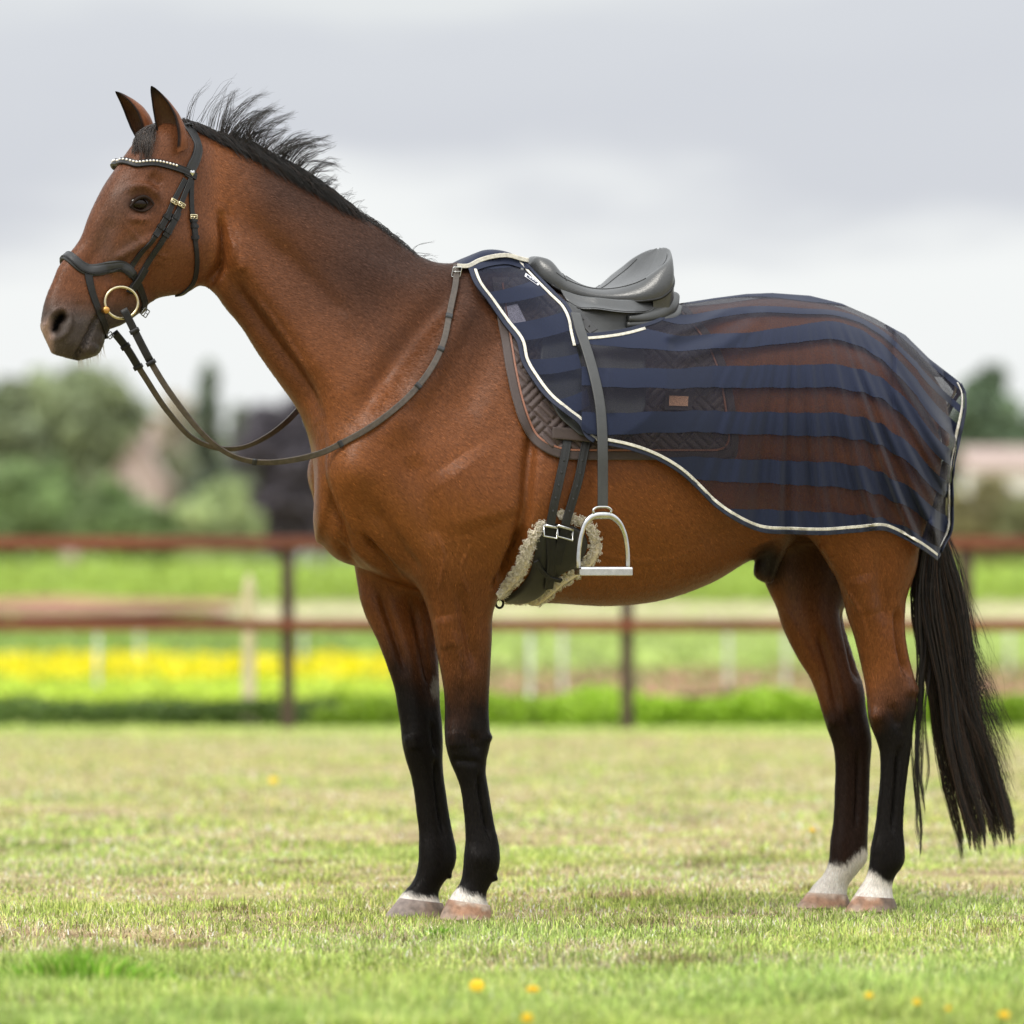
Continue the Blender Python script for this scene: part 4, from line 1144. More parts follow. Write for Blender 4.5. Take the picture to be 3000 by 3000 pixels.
# back of the cantle, closing the seat down to the panels
bk = []
for k, (dx, f) in enumerate(((0, 0), (14, .10), (20, .3), (16, .6), (6, .85), (-6, 1.0))):
    row = []
    for j in range(n_s - 22, n_s):
        X, Yc, wr, Yr, wl, Yl = st[j]
        row.append((X, Yr, wl, Yl))
    bk.append(row)
rimR = seatW[n_s - 20:, 0]; rimL = seatW[n_s - 20:, -1]
rim = np.vstack([rimR, rimL[::-1]])
low = BODY.local(rim.copy()); low[:, 2] -= .035; low[:, 0] += .004; low[:, 1] *= .96
low2 = low.copy(); low2[:, 2] = np.minimum(low2[:, 2] - .02, BODY.local(BODY.world(1940, 880, 0))[2]); low2[:, 0] -= .012
cant = np.stack([rim, BODY.unlocal(low), BODY.unlocal(low2)])
new_mesh('cantle', cant.reshape(-1, 3), grid_faces(3, len(rim)), m_saddle, saddle)
# welt where the seat meets the skirt
def v_seat_low(X): return np.interp(X, seat_st[:, 0] + seat_st[:, 4] * PXM * BODY.sin, seat_st[:, 4])
for s in (1, -1):
    e = seatW[6:-3, -1 if s > 0 else 0]
    new_mesh('seat_welt', *tube_mesh(e, .0035, 8), m_black, saddle)
for s_k in (1, -1):                             # stitched seams along the seat and round the pommel
    for jj, i0, i1 in ((n_c // 2 + s_k * 13, 14, n_s - 6), (n_c // 2 + s_k * 17, 8, 40)):
        e = seatW[i0:i1, jj]
        new_mesh('seam', *tube_mesh(e + np.array([0, 0, .0004]), .0011, 6), m_black, saddle)
e = seatW[13, 6:-6]
new_mesh('seam', *tube_mesh(e, .0012, 6), m_black, saddle)
def px_sheet(name, rows_px, vrow, mat, n=46, m=14, thick=.006, parent=None, far=True):
    """sheet between stacked pixel lines with a lateral distance for each line"""
    R = np.array([np.c_[catmull(np.asarray(r, float), n), np.interp(np.linspace(0, 1, n), np.linspace(0, 1, len(np.atleast_1d(v))), np.atleast_1d(v))] for r, v in zip(rows_px, vrow)])
    q = np.linspace(0, len(R) - 1, m)
    i = np.clip(q.astype(int), 0, len(R) - 2); f = (q - i)[:, None, None]
    f = f if len(R) > 2 else f
    G = R[i] * (1 - f) + R[i + 1] * f
    for _ in range(2): G[1:-1] = (G[:-2] + 2 * G[1:-1] + G[2:]) / 4
    W = BODY.world(G[..., 0], G[..., 1], G[..., 2])
    Wb = BODY.world(G[..., 0], G[..., 1], G[..., 2] - thick)
    k = m * n
    F = grid_faces(m, n)
    V = np.concatenate([W.reshape(-1, 3), Wb.reshape(-1, 3)])
    ring = [(0, j) for j in range(n)] + [(i_, n - 1) for i_ in range(1, m)] + [(m - 1, j) for j in range(n - 2, -1, -1)] + [(i_, 0) for i_ in range(m - 2, 0, -1)]
    idx = np.array([a * n + b for a, b in ring]); nx = np.roll(idx, -1)
    side = np.stack([idx, nx, nx + k, idx + k], -1)
    FF = np.vstack([F, F[:, ::-1] + k, side])
    o = new_mesh(name, V, FF, mat, parent)
    if far: new_mesh(name, mirror_body(V), FF[:, ::-1].copy(), mat, parent)
    return o
skirt_top = [(1640,846), (1700,866), (1755,872), (1820,878), (1880,874), (1922,856), (1944,836)]
skirt_mid = [(1650,866), (1700,886), (1757,896), (1820,905), (1885,903), (1930,888), (1957,862)]
skirt_bot = [(1661,884), (1695,903), (1750,906), (1800,913), (1850,917), (1900,913), (1954,872)]
px_sheet('skirt', [skirt_top, skirt_mid, skirt_bot], [[.095, .13, .16, .18, .18, .17, .14], [.115, .15, .18, .20, .20, .19, .155], [.13, .175, .20, .215, .215, .20, .165]], m_saddle, parent=saddle)
flap_rows = [[(1655,882), (1720,896), (1790,906), (1872,910)], [(1610,940), (1700,948), (1790,952), (1875,955)], [(1582,1030), (1690,1030), (1790,1030), (1888,1025)], [(1586,1130), (1690,1130), (1800,1125), (1894,1110)], [(1640,1225), (1720,1225), (1810,1220), (1891,1195)], [(1700,1275), (1750,1282), (1800,1282), (1850,1262)]]
flap_v = [[.13, .17, .19, .195]] + [[float(samp(drape, x, y)) + .036 for x, y in r] for r in flap_rows[1:]]
px_sheet('flap', flap_rows, flap_v, m_flap, n=40, m=40, parent=saddle)
# stitched edge of the skirt
for ln_, vv_ in ((skirt_bot, [.13, .175, .20, .215, .215, .20, .165]),):
    q_ = catmull(np.c_[np.array(ln_, float) - (0, 4), np.array(vv_) + .0012], 60)
    P_ = BODY.world(q_[:, 0], q_[:, 1], q_[:, 2])
    new_mesh('stitching', *tube_mesh(P_, .0010, 5), m_black, saddle)
# rear panel: two stuffed lobes below the cantle
for ptsu, ru in (([(1840,934), (1890,934), (1935,918), (1968,890), (1976,868)], (.010, .016, .020, .022, .014)), ([(1836,952), (1900,950), (1950,938), (1982,918), (1990,900)], (.008, .015, .017, .017, .008))):
    p = catmull(np.c_[np.array(ptsu), np.array([.205, .200, .180, .150, .125])], 24)
    rr = np.interp(np.linspace(0, 1, 24), np.linspace(0, 1, len(ru)), ru)
    V, f = tube_mesh(BODY.world(p[:, 0], p[:, 1], p[:, 2]), rr, 14)
    new_mesh('panel', V, f, m_flap, saddle); new_mesh('panel', mirror_body(V), [t[::-1] for t in f], m_flap, saddle)

# ------------------------------------------------------------------ mesh exercise sheet
def mat_cloth(name, color, alpha, rough=.8):
    m = bpy.data.materials.new(name); m.use_nodes = True
    n, l = m.node_tree.nodes, m.node_tree.links
    b = n['Principled BSDF']
    b.inputs['Roughness'].default_value = rough; b.inputs['Specular IOR Level'].default_value = .25
    b.inputs['Sheen Weight'].default_value = .08; b.inputs['Sheen Roughness'].default_value = .5
    t = n.new('ShaderNodeTexCoord')
    nz_ = n.new('ShaderNodeTexNoise'); nz_.inputs['Scale'].default_value = 420; nz_.inputs['Detail'].default_value = 3
    l.new(t.outputs['Object'], nz_.inputs['Vector'])
    mr = n.new('ShaderNodeMapRange'); mr.inputs[1].default_value = .3; mr.inputs[2].default_value = .7; mr.inputs[3].default_value = .78; mr.inputs[4].default_value = 1.25
    l.new(nz_.outputs[0], mr.inputs[0])
    vm = n.new('ShaderNodeVectorMath'); vm.operation = 'SCALE'; vm.inputs[0].default_value = color
    l.new(mr.outputs[0], vm.inputs['Scale']); l.new(vm.outputs[0], b.inputs['Base Color'])
    if alpha < 1:                               # open weave: threads and holes finer than a pixel
        lw_ = n.new('ShaderNodeLayerWeight'); lw_.inputs[0].default_value = .35
        ma = n.new('ShaderNodeMapRange'); ma.inputs[1].default_value = 0; ma.inputs[2].default_value = 1; ma.inputs[3].default_value = alpha; ma.inputs[4].default_value = min(1, alpha + .45)
        l.new(lw_.outputs['Facing'], ma.inputs[0])
        wv = n.new('ShaderNodeTexVoronoi'); wv.inputs['Scale'].default_value = 330; l.new(t.outputs['Object'], wv.inputs['Vector'])
        m2 = n.new('ShaderNodeMapRange'); m2.inputs[1].default_value = .1; m2.inputs[2].default_value = .7; m2.inputs[3].default_value = -.16; m2.inputs[4].default_value = .16
        l.new(wv.outputs['Distance'], m2.inputs[0])
        ad = n.new('ShaderNodeMath'); ad.operation = 'ADD'; ad.use_clamp = True; l.new(ma.outputs[0], ad.inputs[0]); l.new(m2.outputs[0], ad.inputs[1])
        l.new(ad.outputs[0], b.inputs['Alpha'])
    return m
m_navy = mat_cloth('navy_cotton_band', (.0088, .0135, .035), 1.0)
m_net = mat_cloth('navy_mesh_band', (.0130, .0120, .023), .37)
m_net2 = mat_cloth('navy_double_mesh', (.0100, .0125, .028), .46)
sheet = thing('exercise_sheet', 'navy striped mesh exercise sheet with cream trim over the quarters', 'horse rug', tuple(BODY.world(2400, 1560, .3)))
top_c = [(1700,990), (1714,988), (1776,981), (1838,971), (1890,957), (1935,940), (1962,920), (1985,898), (2010,886), (2093,873), (2186,861), (2261,858), (2373,866), (2466,889), (2559,930), (2652,981), (2722,1050), (2792,1104), (2811,1119), (2832,1150)]
hem_c = [(1700,1255), (1712,1262), (1726,1276), (1747,1289), (1780,1297), (1838,1309), (1921,1338), (2004,1388), (2047,1428), (2093,1474), (2154,1517), (2224,1549), (2326,1557), (2419,1559), (2512,1552), (2596,1548), (2643,1568), (2675,1586), (2713,1610), (2745,1634), (2768,1592), (2783,1560), (2788,1400), (2795,1345), (2806,1290), (2818,1235), (2832,1175)]
# stripe edges: at each X the upper edge of navy, mesh, navy, ... from the spine down
SX = [1700, 1760, 2000, 2200, 2419, 2520, 2600, 2700, 2760, 2832]
ST = np.array([
 [  800,  800,  880,  856,  872,  895,  938, 1030, 1076, 1140],
 [  810,  810,  890,  866,  884,  905,  950, 1045, 1096, 1160],
 [  850,  850,  925,  896,  904,  928,  976, 1080, 1140, 1205],
 [  890,  890,  952,  914,  918,  942,  992, 1100, 1162, 1230],
 [  935,  935,  986,  975,  938,  961, 1018, 1130, 1205, 1270],
 [ 1011, 1011, 1028, 1016,  991, 1010, 1062, 1178, 1255, 1315],
 [ 1078, 1078, 1080, 1070, 1068, 1080, 1112, 1222, 1302, 1360],
 [ 1131, 1131, 1138, 1134, 1135, 1145, 1170, 1276, 1350, 1405],
 [ 1210, 1210, 1205, 1206, 1212, 1218, 1248, 1336, 1405, 1455],
 [ 1272, 1272, 1266, 1270, 1280, 1284, 1308, 1390, 1455, 1500],
 [ 1345, 1345, 1340, 1345, 1357, 1360, 1392, 1452, 1510, 1550],
 [ 1400, 1400, 1404, 1412, 1427, 1429, 1456, 1510, 1560, 1595],
 [ 1480, 1480, 1484, 1492, 1503, 1505, 1522, 1572, 1610, 1640],
 [ 1700] * 10], float)
def fold(X, Y):
    """cloth folds: fan from the croup, slack at the flank, billow over the tail"""
    X, Y = np.asarray(X, float), np.asarray(Y, float)
    th = np.arctan2(X - 2330, Y - 640)
    fr = np.clip((X - 2000) / 380, 0, 1)
    dn = np.clip((Y - curve(top_c, X)) / 480, 0, 1.2)
    w1 = np.sin(th * 58 + 1.6 * np.sin(th * 17) + .5) + .55 * np.sin(th * 121 + 2.0 * np.sin(Y / 170) + 1)
    o = (.0085 + .010 * np.clip((X - 2420) / 200, 0, 1)) * fr * dn ** 1.2 * w1
    w2 = np.sin((X + .35 * Y) / 23 + np.sin(Y / 90)) * .0022 * np.clip((Y - 1100) / 300, 0, 1) * (1 - fr * .6)
    o = o + w2
    for ln, r, h in (([(1960,985),(2040,955),(2130,905),(2210,880)], 13, .012), ([(1980,1015),(2080,985),(2180,930)], 15, -.008), ([(2010,1050),(2120,1010),(2230,930)], 18, .009), ([(2000,920),(2060,905),(2120,885)], 9, .008), ([(1740,1020),(1780,1090),(1790,1200)], 12, .006)):
        d = seg_dist(np.stack([X.ravel(), Y.ravel()], -1), ln).reshape(X.shape)
        o = o + h * np.exp(-(d / r) ** 2)
    return o
def sheet_v(X, Y):
    X, Y = np.asarray(X, float), np.asarray(Y, float)
    top = curve(top_c, X)
    base = samp(drape, X, np.minimum(Y, 1660)) + .020 + .012 * np.clip((2230 - X) / 60, 0, 1)
    sad = np.clip(1 - np.abs(X - 1790) / 300, 0, 1) * np.clip((1400 - Y) / 250, 0, 1)
    base = base + .040 * np.minimum(1, sad * 2.2)
    base = np.maximum(base, np.interp(X, [1700, 1960, 1985, 2010, 2050], [.21, .18, .10, 0, 0]))
    rear = np.clip((X - 2690) / 110, 0, 1)
    base = base * (1 - rear) + rear * np.interp(Y, [1100, 1200, 1400, 1560, 1634], [0.0, .05, .10, .13, .17])
    body_v = samp(skinmap, X, np.minimum(Y, 1700))
    base = np.maximum(base, np.where(X < 2765, body_v + .013 + .022 * np.clip((X - 2600) / 80, 0, 1), 0))
    rear_body = samp(vdil, X, np.minimum(Y, 1640))
    base = np.where((X > 2620) & (rear_body > .02), np.maximum(base, rear_body + .014), base)
    t = np.clip((Y - top) / 34, 0, 1)
    sp = np.clip((X - 1985) / 40, 0, 1)
    closed = np.maximum(base * np.sqrt(t * (2 - t)), np.where(X < 2765, np.clip((Y - top) / 5, 0, 1) * (body_v + .010), 0))
    return base * (1 - sp) + closed * sp + np.maximum(fold(X, Y), -.011) * np.where(sp > 0, t, 1)
xcol = np.r_[np.arange(1704, 2690, 5.0), np.arange(2690, 2832, 3.0), 2831.0]
ytop, yhem = curve(top_c, xcol), curve(hem_c, xcol)
yhem = np.maximum(yhem, ytop + 1)
stripe = np.array([np.interp(xcol, SX, r) for r in ST])
stripe = np.array([smooth_rows(r[:, None], 60)[:, 0] for r in stripe])
_th = np.arctan2(xcol - 2330, 620.0)
for _k in range(1, len(stripe) - 1):          # the sewn bands run slightly unevenly and step across the folds
    stripe[_k] += 1.6 * np.sin(xcol / 61 + _k * .35) + 1.0 * np.sin(xcol / 29 + 1.0 + .2 * _k) + (1.2 + 3.5 * np.clip((xcol - 2350) / 300, 0, 1)) * np.sin(_th * 58 + 1.6 * np.sin(_th * 17) + .5) * np.clip((_k - 2) / 6, 0, 1)
for k in range(len(stripe) - 1):
    y0 = np.clip(stripe[k], ytop, yhem); y1 = np.clip(stripe[k + 1], ytop, yhem)
    if k == 0: y0 = ytop
    if (y1 - y0).max() < 2: continue
    nr = 2 + int((y1 - y0).max() / 7)
    use = np.nonzero(y1 - y0 > .3)[0]
    # contiguous runs of columns
    for run in np.split(use, np.nonzero(np.diff(use) > 1)[0] + 1):
        if len(run) < 3: continue
        run = np.arange(max(run[0] - 1, 0), min(run[-1] + 2, len(xcol)))
        f = np.linspace(0, 1, nr)[:, None]
        if k == 0: f = f ** 1.6
        YY = y0[run] * (1 - f) + y1[run] * f; XX = np.repeat(xcol[run][None], nr, 0)
        if k % 2 == 0:                          # zigzag overlap of the sewn-on bands
            zz = 1.6 * (np.arange(len(run)) % 2)
            YY = YY + np.where(f < .001, -zz * (y0[run] > ytop[run] + 4), 0) + np.where(f > .999, zz * (y1[run] < yhem[run] - 4), 0)
        W = BODY.world(XX, YY, sheet_v(XX, YY) + (.0012 if k % 2 == 0 else 0))
        two_sided('navy_band' if k % 2 == 0 else 'mesh_band', W, grid_faces(nr, len(run)), m_navy if k % 2 == 0 else m_net, sheet)
# front piece over the shoulder
outer = c3([(190,230),(230,340),(330,480),(430,620),(540,770),(570,900),(640,1020),(740,1150),(870,1260),(980,1350),(1030,1440),(1075,1472)])
inner = c3([(545,200),(600,265),(690,360),(775,445),(850,520),(895,610),(912,700),(935,800),(975,950),(1010,1100),(1050,1280),(1085,1430)])
nL = 170
oc, ic = catmull(outer, nL), catmull(inner, nL)
def front_v(X, Y):
    X, Y = np.asarray(X, float), np.asarray(Y, float)
    b = samp(drape, X, Y) + .020
    b = b + .042 * np.clip((X - 1440 - .25 * (Y - 800)) / 110, 0, 1) * np.clip((Y - 760) / 80, 0, 1)
    return b + .0028 * np.sin((X - .55 * Y) / 19 + 1.2 * np.sin(Y / 60)) * np.clip((Y - 850) / 200, 0, 1)
bo = [775, 786, 858, 891, 949, 999, 1053, 1098, 1172, 1210, 1289]
bi = [762, 775, 817, 858, 910, 965, 1036, 1077, 1140, 1185, 1276]
to, ti = np.interp(bo, oc[:, 1], np.linspace(0, 1, nL)), np.interp(bi, ic[:, 1], np.linspace(0, 1, nL))
qq = np.linspace(0, 1, nL)
for k in range(len(bo) - 1):
    nr, nc = 4 + int((bo[k + 1] - bo[k]) / 6), 30
    f = np.linspace(0, 1, nr); g = np.linspace(0, 1, nc)
    A = np.stack([np.interp(to[k] * (1 - f) + to[k + 1] * f, qq, oc[:, i]) for i in (0, 1)], -1)
    B = np.stack([np.interp(ti[k] * (1 - f) + ti[k + 1] * f, qq, ic[:, i]) for i in (0, 1)], -1)
    G = A[:, None] * (1 - g[None, :, None]) + B[:, None] * g[None, :, None]
    G[..., 1] += 5 * np.sin(np.pi * g)[None]
    W = BODY.world(G[..., 0], G[..., 1], front_v(G[..., 0], G[..., 1]))
    two_sided('navy_band' if k % 2 == 0 else 'mesh_band', W, grid_faces(nr, nc), m_navy if k % 2 == 0 else m_net2, sheet)
# withers flap: from the shoulder seam up and over the spine
seam_px = catmull(c3([(95,238),(170,238),(250,200),(350,172),(460,165),(545,188),(600,200)]), 40)
over_px = catmull(c3([(80,232),(130,195),(200,160),(280,128),(370,124),(450,140),(520,165)]), 40)
below = seam_px + np.array([0, 26]) * np.clip((seam_px[:, :1] - 1375) / 20, 0, 1)
f = np.linspace(0, 1, 5)[:, None, None]
G = below[None] * (1 - f) + seam_px[None] * f
W = BODY.world(G[..., 0], G[..., 1], np.maximum(front_v(G[..., 0], G[..., 1] + 6), .03))
two_sided('withers_flap', W, grid_faces(5, 40), m_navy, sheet)
f = np.linspace(0, 1, 10)[:, None, None]
G = seam_px[None] * (1 - f) + over_px[None] * f
sv = front_v(seam_px[:, 0], np.maximum(seam_px[:, 1] + 8, 770)).clip(.03, .12)
VV = sv[None] * np.sqrt(1 - np.linspace(0, 1, 10)[:, None] ** 2)
W = BODY.world(G[..., 0], G[..., 1], VV)
two_sided('withers_flap', W, grid_faces(10, 40), m_navy, sheet)
# trims: cream tape with a navy bound edge
hem_line = [p for p in hem_c if 1760 < p[0] < 2746]
sh = lambda X, Y: sheet_v(X, np.minimum(Y, curve(hem_c, X)))
def shift(l, dx, dy): return [(a[0] + dx, a[1] + dy) for a in l]
cloth_ribbon('cream_trim', shift(hem_line, 0, -9), .0076, .0022, m_cream, sheet, .0035, sh, 200)
cloth_ribbon('navy_binding', shift(hem_line, 0, 2), .011, .003, m_navytrim, sheet, .002, sh, 200)
rear_line = [(2745,1632), (2768,1590), (2782,1558), (2787,1480), (2788,1400), (2796,1345), (2801,1320), (2808,1280), (2818,1235), (2826,1190), (2824,1150), (2812,1124)]
cloth_ribbon('cream_trim', shift(rear_line, -8, -2), .0074, .0022, m_cream, sheet, .003, lambda X, Y: sheet_v(X + 6, Y), 90)
cloth_ribbon('navy_binding', shift(rear_line, 2, 1), .010, .003, m_navytrim, sheet, .002, sheet_v, 90)
cloth_ribbon('cream_trim', shift(outer, 9, 0), .0076, .0022, m_cream, sheet, .003, front_v, 120)
cloth_ribbon('navy_binding', shift(outer, -3, 3), .012, .003, m_navytrim, sheet, .002, front_v, 120)
cloth_ribbon('cream_trim', shift(inner[:8], -4, 2), .0074, .0022, m_cream, sheet, .003, front_v, 80)
cloth_ribbon('navy_binding', shift(inner[:8], 7, 0), .010, .003, m_navytrim, sheet, .002, front_v, 80)
cloth_ribbon('cream_trim', [(1712,992), (1776,986), (1838,976), (1890,962)], .0074, .0022, m_cream, sheet, .003, sheet_v, 40)
cloth_ribbon('navy_binding', [(1706,984), (1776,977), (1838,967), (1890,953), (1935,936), (1962,917)], .010, .003, m_navytrim, sheet, .002, sheet_v, 60)
P = BODY.world(seam_px[:, 0], seam_px[:, 1], sv + .002)
N_ = np.tile(BODY.n, (40, 1)); T_ = unit(np.gradient(P, axis=0)); W_ = unit(np.cross(N_, T_))
V, q = ribbon_mesh(P, W_ * .0055, N_, .003); new_mesh('cream_trim', V, q, m_cream, sheet); new_mesh('cream_trim', mirror_body(V), [t[::-1] for t in q], m_cream, sheet)
# sewn labels
m_label = mat_basic('label_white', (.62, .62, .66, 1), .8)
m_care = mat_basic('care_label', (.48, .46, .58, 1), .8, noise=.1, scale=200)
def cloth_plate(name, quad, z, mat, n=8, owner=None):
    q = np.array(quad, float); g = np.linspace(0, 1, n)
    G = (q[0] * (1 - g)[:, None, None] + q[1] * g[:, None, None]) * (1 - g)[None, :, None] + (q[3] * (1 - g)[:, None, None] + q[2] * g[:, None, None]) * g[None, :, None]
    W = BODY.world(G[..., 0], G[..., 1], front_v(G[..., 0], G[..., 1]) + z)
    return new_mesh(name, W.reshape(-1, 3), grid_faces(n, n), mat, owner or sheet)
brand = cloth_plate('brand_label', c3([(580,288),(683,358),(668,378),(572,312)]), .004, m_label)
cloth_plate('brand_label_field', c3([(590,302),(668,353),(657,366),(586,316)]), .0052, m_navy, owner=brand)
for k in range(3):
    t = .18 + .25 * k
    a = np.array([592 + 76 * t, 306 + 50 * t]); 
    cloth_plate('label_lettering', c3([tuple(a), tuple(a + (14, 9)), tuple(a + (12, 13)), tuple(a + (-2, 4))]), .0062, m_label, 3, owner=brand)
cloth_plate('care_label', c3([(405,535),(520,505),(582,630),(478,655)]), -.010, m_care)

# ------------------------------------------------------------------ stirrup
stirrup = thing('stirrup', 'steel stirrup iron hanging on a grey leather strap beside the girth', 'stirrup', tuple(BODY.world(1768, 1690, .36)))
m_strap = mat_basic('grey_stirrup_leather', (.040, .041, .041, 1), .45, noise=.12, scale=40, bump=.15, bscale=300)
lea = c3([(932,575),(960,680),(1000,800),(1045,950),(1080,1090),(1105,1230),(1116,1360),(1122,1500),(1124,1750),(1124,1880)]) + c5([(1336,760)])
lv = np.maximum.accumulate([max(float(samp(drape, x, min(y, 1500))) + .078 - .012 * (y < 960), .20) for x, y in lea])
lc = catmull(np.c_[np.array(lea), lv], 80)
P = BODY.world(lc[:, 0], lc[:, 1], lc[:, 2]); T_ = unit(np.gradient(P, axis=0)); N_ = np.tile(BODY.n, (80, 1)); N_ = unit(N_ - T_ * (N_ * T_).sum(1)[:, None]); W_ = np.cross(N_, T_)
V, q = ribbon_mesh(P, W_ * .0135, N_, .004); new_mesh('stirrup_leather', V, q, m_strap, stirrup)
p2 = c3([(930,556),(965,600),(1010,650),(1062,705)]); c_ = catmull(p2, 20)
P2 = BODY.world(c_[:, 0], c_[:, 1], np.linspace(.185, .245, 20)); T_ = unit(np.gradient(P2, axis=0)); N_ = np.tile(BODY.n, (20, 1)); W_ = unit(np.cross(N_, T_))
V, q = ribbon_mesh(P2, W_ * .0125, N_, .004); le_ = new_mesh('leather_end', V, q, m_black2, stirrup)
for k in (8, 14):
    V, f = ellipsoid(P2[k] + BODY.n * .0046, (.0024, .0008, .0030), 10, 6, [BODY.e, BODY.n, [0, 0, 1]]); new_mesh('hole', V, f, m_black, le_)
sv0 = lv[-1] + .001
yawst = BODY
ir = lambda pts: yawst.world(np.array([a for a, b in c5(pts)]), np.array([b for a, b in c5(pts)]), sv0)
arch = catmull(c5([(1112,1335),(1110,1250),(1118,1130),(1140,1010),(1185,900),(1250,845),(1335,835),(1420,845),(1490,900),(1545,1010),(1568,1130),(1575,1250),(1575,1335)]), 60)
AP = BODY.world(arch[:, 0], arch[:, 1], sv0)
rad = np.interp(np.linspace(0, 1, 60), [0, .3, .42, .5, .58, .7, 1], [.0058, .0062, .0085, .0105, .0085, .0062, .0058])
V, f = tube_mesh(AP, rad, 12, flat=(1, .8)); new_mesh('stirrup_iron', V, f, m_steel, stirrup)
eye_ = catmull(c5([(1255,815),(1248,790),(1275,765),(1335,758),(1395,765),(1420,790),(1412,815)]), 24)
V, f = tube_mesh(BODY.world(eye_[:, 0], eye_[:, 1], sv0 + .003), .0034, 8); new_mesh('stirrup_eye', V, f, m_steel, stirrup)
tl = BODY.local(BODY.world(*c5([(1106,1366)])[0], sv0)); tr = BODY.local(BODY.world(*c5([(1588,1366)])[0], sv0))
tv, tf = [], []
for u_, zz in ((tl[0] - .003, tl[2]), (tl[0], tl[2]), (tr[0], tr[2]), (tr[0] + .003, tr[2])):
    sc = .8 if u_ in (tl[0] - .003, tr[0] + .003) else 1
    for dv, dz in ((-.024, .006), (-.020, .0105), (.020, .0105), (.024, .006), (.024, -.009), (.018, -.0105), (-.018, -.0105), (-.024, -.009)):
        tv.append((u_, sv0 + dv * sc, zz + dz * sc))
tf = [(i * 8 + j, i * 8 + (j + 1) % 8, (i + 1) * 8 + (j + 1) % 8, (i + 1) * 8 + j) for i in range(3) for j in range(8)] + [tuple(range(8)), tuple(24 + j for j in range(8))]
tread = new_mesh('stirrup_tread', BODY.unlocal(np.array(tv)), tf, m_steel, stirrup, smooth=False)
m_rub = mat_basic('dark_tread', (.10, .095, .09, 1), .5)
gv = []
for k in range(14):
    u_ = tl[0] + .008 + (tr[0] - tl[0] - .016) * k / 13
    for dv in (-.012, 0, .012): gv.append((u_, sv0 + dv, tl[2] + .0108))
gV, gF = [], []
for (u_, v_, z_) in gv:
    o = len(gV)
    for a, b in ((-1, -1), (1, -1), (1, 1), (-1, 1)): gV.append((u_ + a * .0028, v_ + b * .004, z_))
    gV.append((u_, v_, z_ + .002)); gF += [(o, o + 1, o + 4), (o + 1, o + 2, o + 4), (o + 2, o + 3, o + 4), (o + 3, o, o + 4)]
new_mesh('tread_grip', BODY.unlocal(np.array(gV)), gF, m_rub, tread, smooth=False)

# ------------------------------------------------------------------ girth
girth = thing('girth', 'black leather girth edged with cream sheepskin behind the foreleg', 'girth', tuple(cast(1560, 1640)[0]))
m_girth = mat_basic('black_girth', (.010, .010, .0105, 1), .5, noise=.2, scale=60, bump=.15, bscale=300)
padL = c5([(800,890),(725,1020),(690,1200),(640,1380),(530,1520),(410,1605)])
padR = c5([(1040,925),(1150,990),(1190,1100),(1160,1210),(1090,1310),(960,1370),(850,1480),(740,1590),(600,1635),(470,1625)])
L_, R_ = catmull(padL, 50), catmull(padR, 50)
g = np.linspace(0, 1, 26)
G = L_[:, None] * (1 - g[None, :, None]) + R_[:, None] * g[None, :, None]
W = np.zeros(G.shape[:2] + (3,))
for i in range(50):
    for j in range(26):
        h, nn = cast(*G[i, j])
        if h is None:
            k = BODY.world(*G[i, j], .10); h, nn = nearest(k)
        W[i, j] = h + nn * (.014 * min(1, 8 * g[j] * (1 - g[j]) + .3))
for _ in range(3): W[1:-1, 1:-1] = (W[:-2, 1:-1] + W[2:, 1:-1] + W[1:-1, :-2] + W[1:-1, 2:]) / 4
new_mesh('girth_pad', W.reshape(-1, 3), grid_faces(50, 26), m_girth, girth)
# sheepskin: curly tufts along the edge
m_wool = mat_attr('sheepskin', 'tint', rough=.95, bump=.5, bscale=260, spec=.1)
def fleece(line, width, name='sheepskin_trim', seed=1, inset=0.0):
    r = np.random.default_rng(seed)
    ln = catmull(line, 120)
    V, F, C = [], [], []
    tg = unit(np.gradient(ln, axis=0)); nm = np.stack([-tg[:, 1], tg[:, 0]], -1)
    lines, cols, rads = [], [], []
    for k in range(3600):
        i = r.integers(0, 120); wd = np.interp(i / 119, np.linspace(0, 1, len(width)), width)
        lock = np.random.default_rng(int(i * 7 + (k % 5)) + seed * 1000)
        off = lock.uniform(-.42, .42) * wd
        p = ln[i] + nm[i] * (off + r.normal() * 1.6) + tg[i] * r.normal() * 2.0
        h, nn = cast(*p)
        if h is None: h, nn = nearest(BODY.world(*p, .10))
        dr = unit((nn + .7 * lock.normal(size=3) + .25 * r.normal(size=3))[None])[0]
        sd = unit(np.cross(dr, lock.normal(size=3))[None])[0]; s2 = np.cross(dr, sd)
        L_ = r.uniform(.007, .013); ph = lock.uniform(0, 6.28)
        q = np.linspace(0, 1, 7)
        lines.append(h + nn * .001 + dr * (L_ * q)[:, None] + .0030 * q[:, None] * (np.cos(q * 7 + ph)[:, None] * sd + np.sin(q * 7 + ph)[:, None] * s2))
        rads.append(r.uniform(.0008, .0013)); cols.append(np.array([.88, .80, .66]) * r.uniform(.72, 1.05))
    o = strands_mesh(name, lines, rads, np.clip(cols, 0, .9), girth, m_wool, .6); o['kind'] = 'stuff'
    bs = tube_mesh(np.array([(lambda hh: hh[0] + hh[1] * .002)((lambda c_: c_ if c_[0] is not None else nearest(BODY.world(*q_, .10)))(cast(*q_))) for q_ in ln]), np.interp(np.linspace(0, 1, 120), np.linspace(0, 1, len(width)), width) * PX * .40, 8, flat=(1, .45))
    b_o = new_mesh('sheepskin_backing', *bs, m_wool, girth); set_tint(b_o.data, np.tile([.70, .61, .48], (len(bs[0]), 1)))
    return o
fleece(c5([(770,905),(700,1010),(640,1130),(600,1250),(530,1390),(440,1500),(350,1590)]), [14, 24, 30, 34, 34, 30, 22], seed=2)
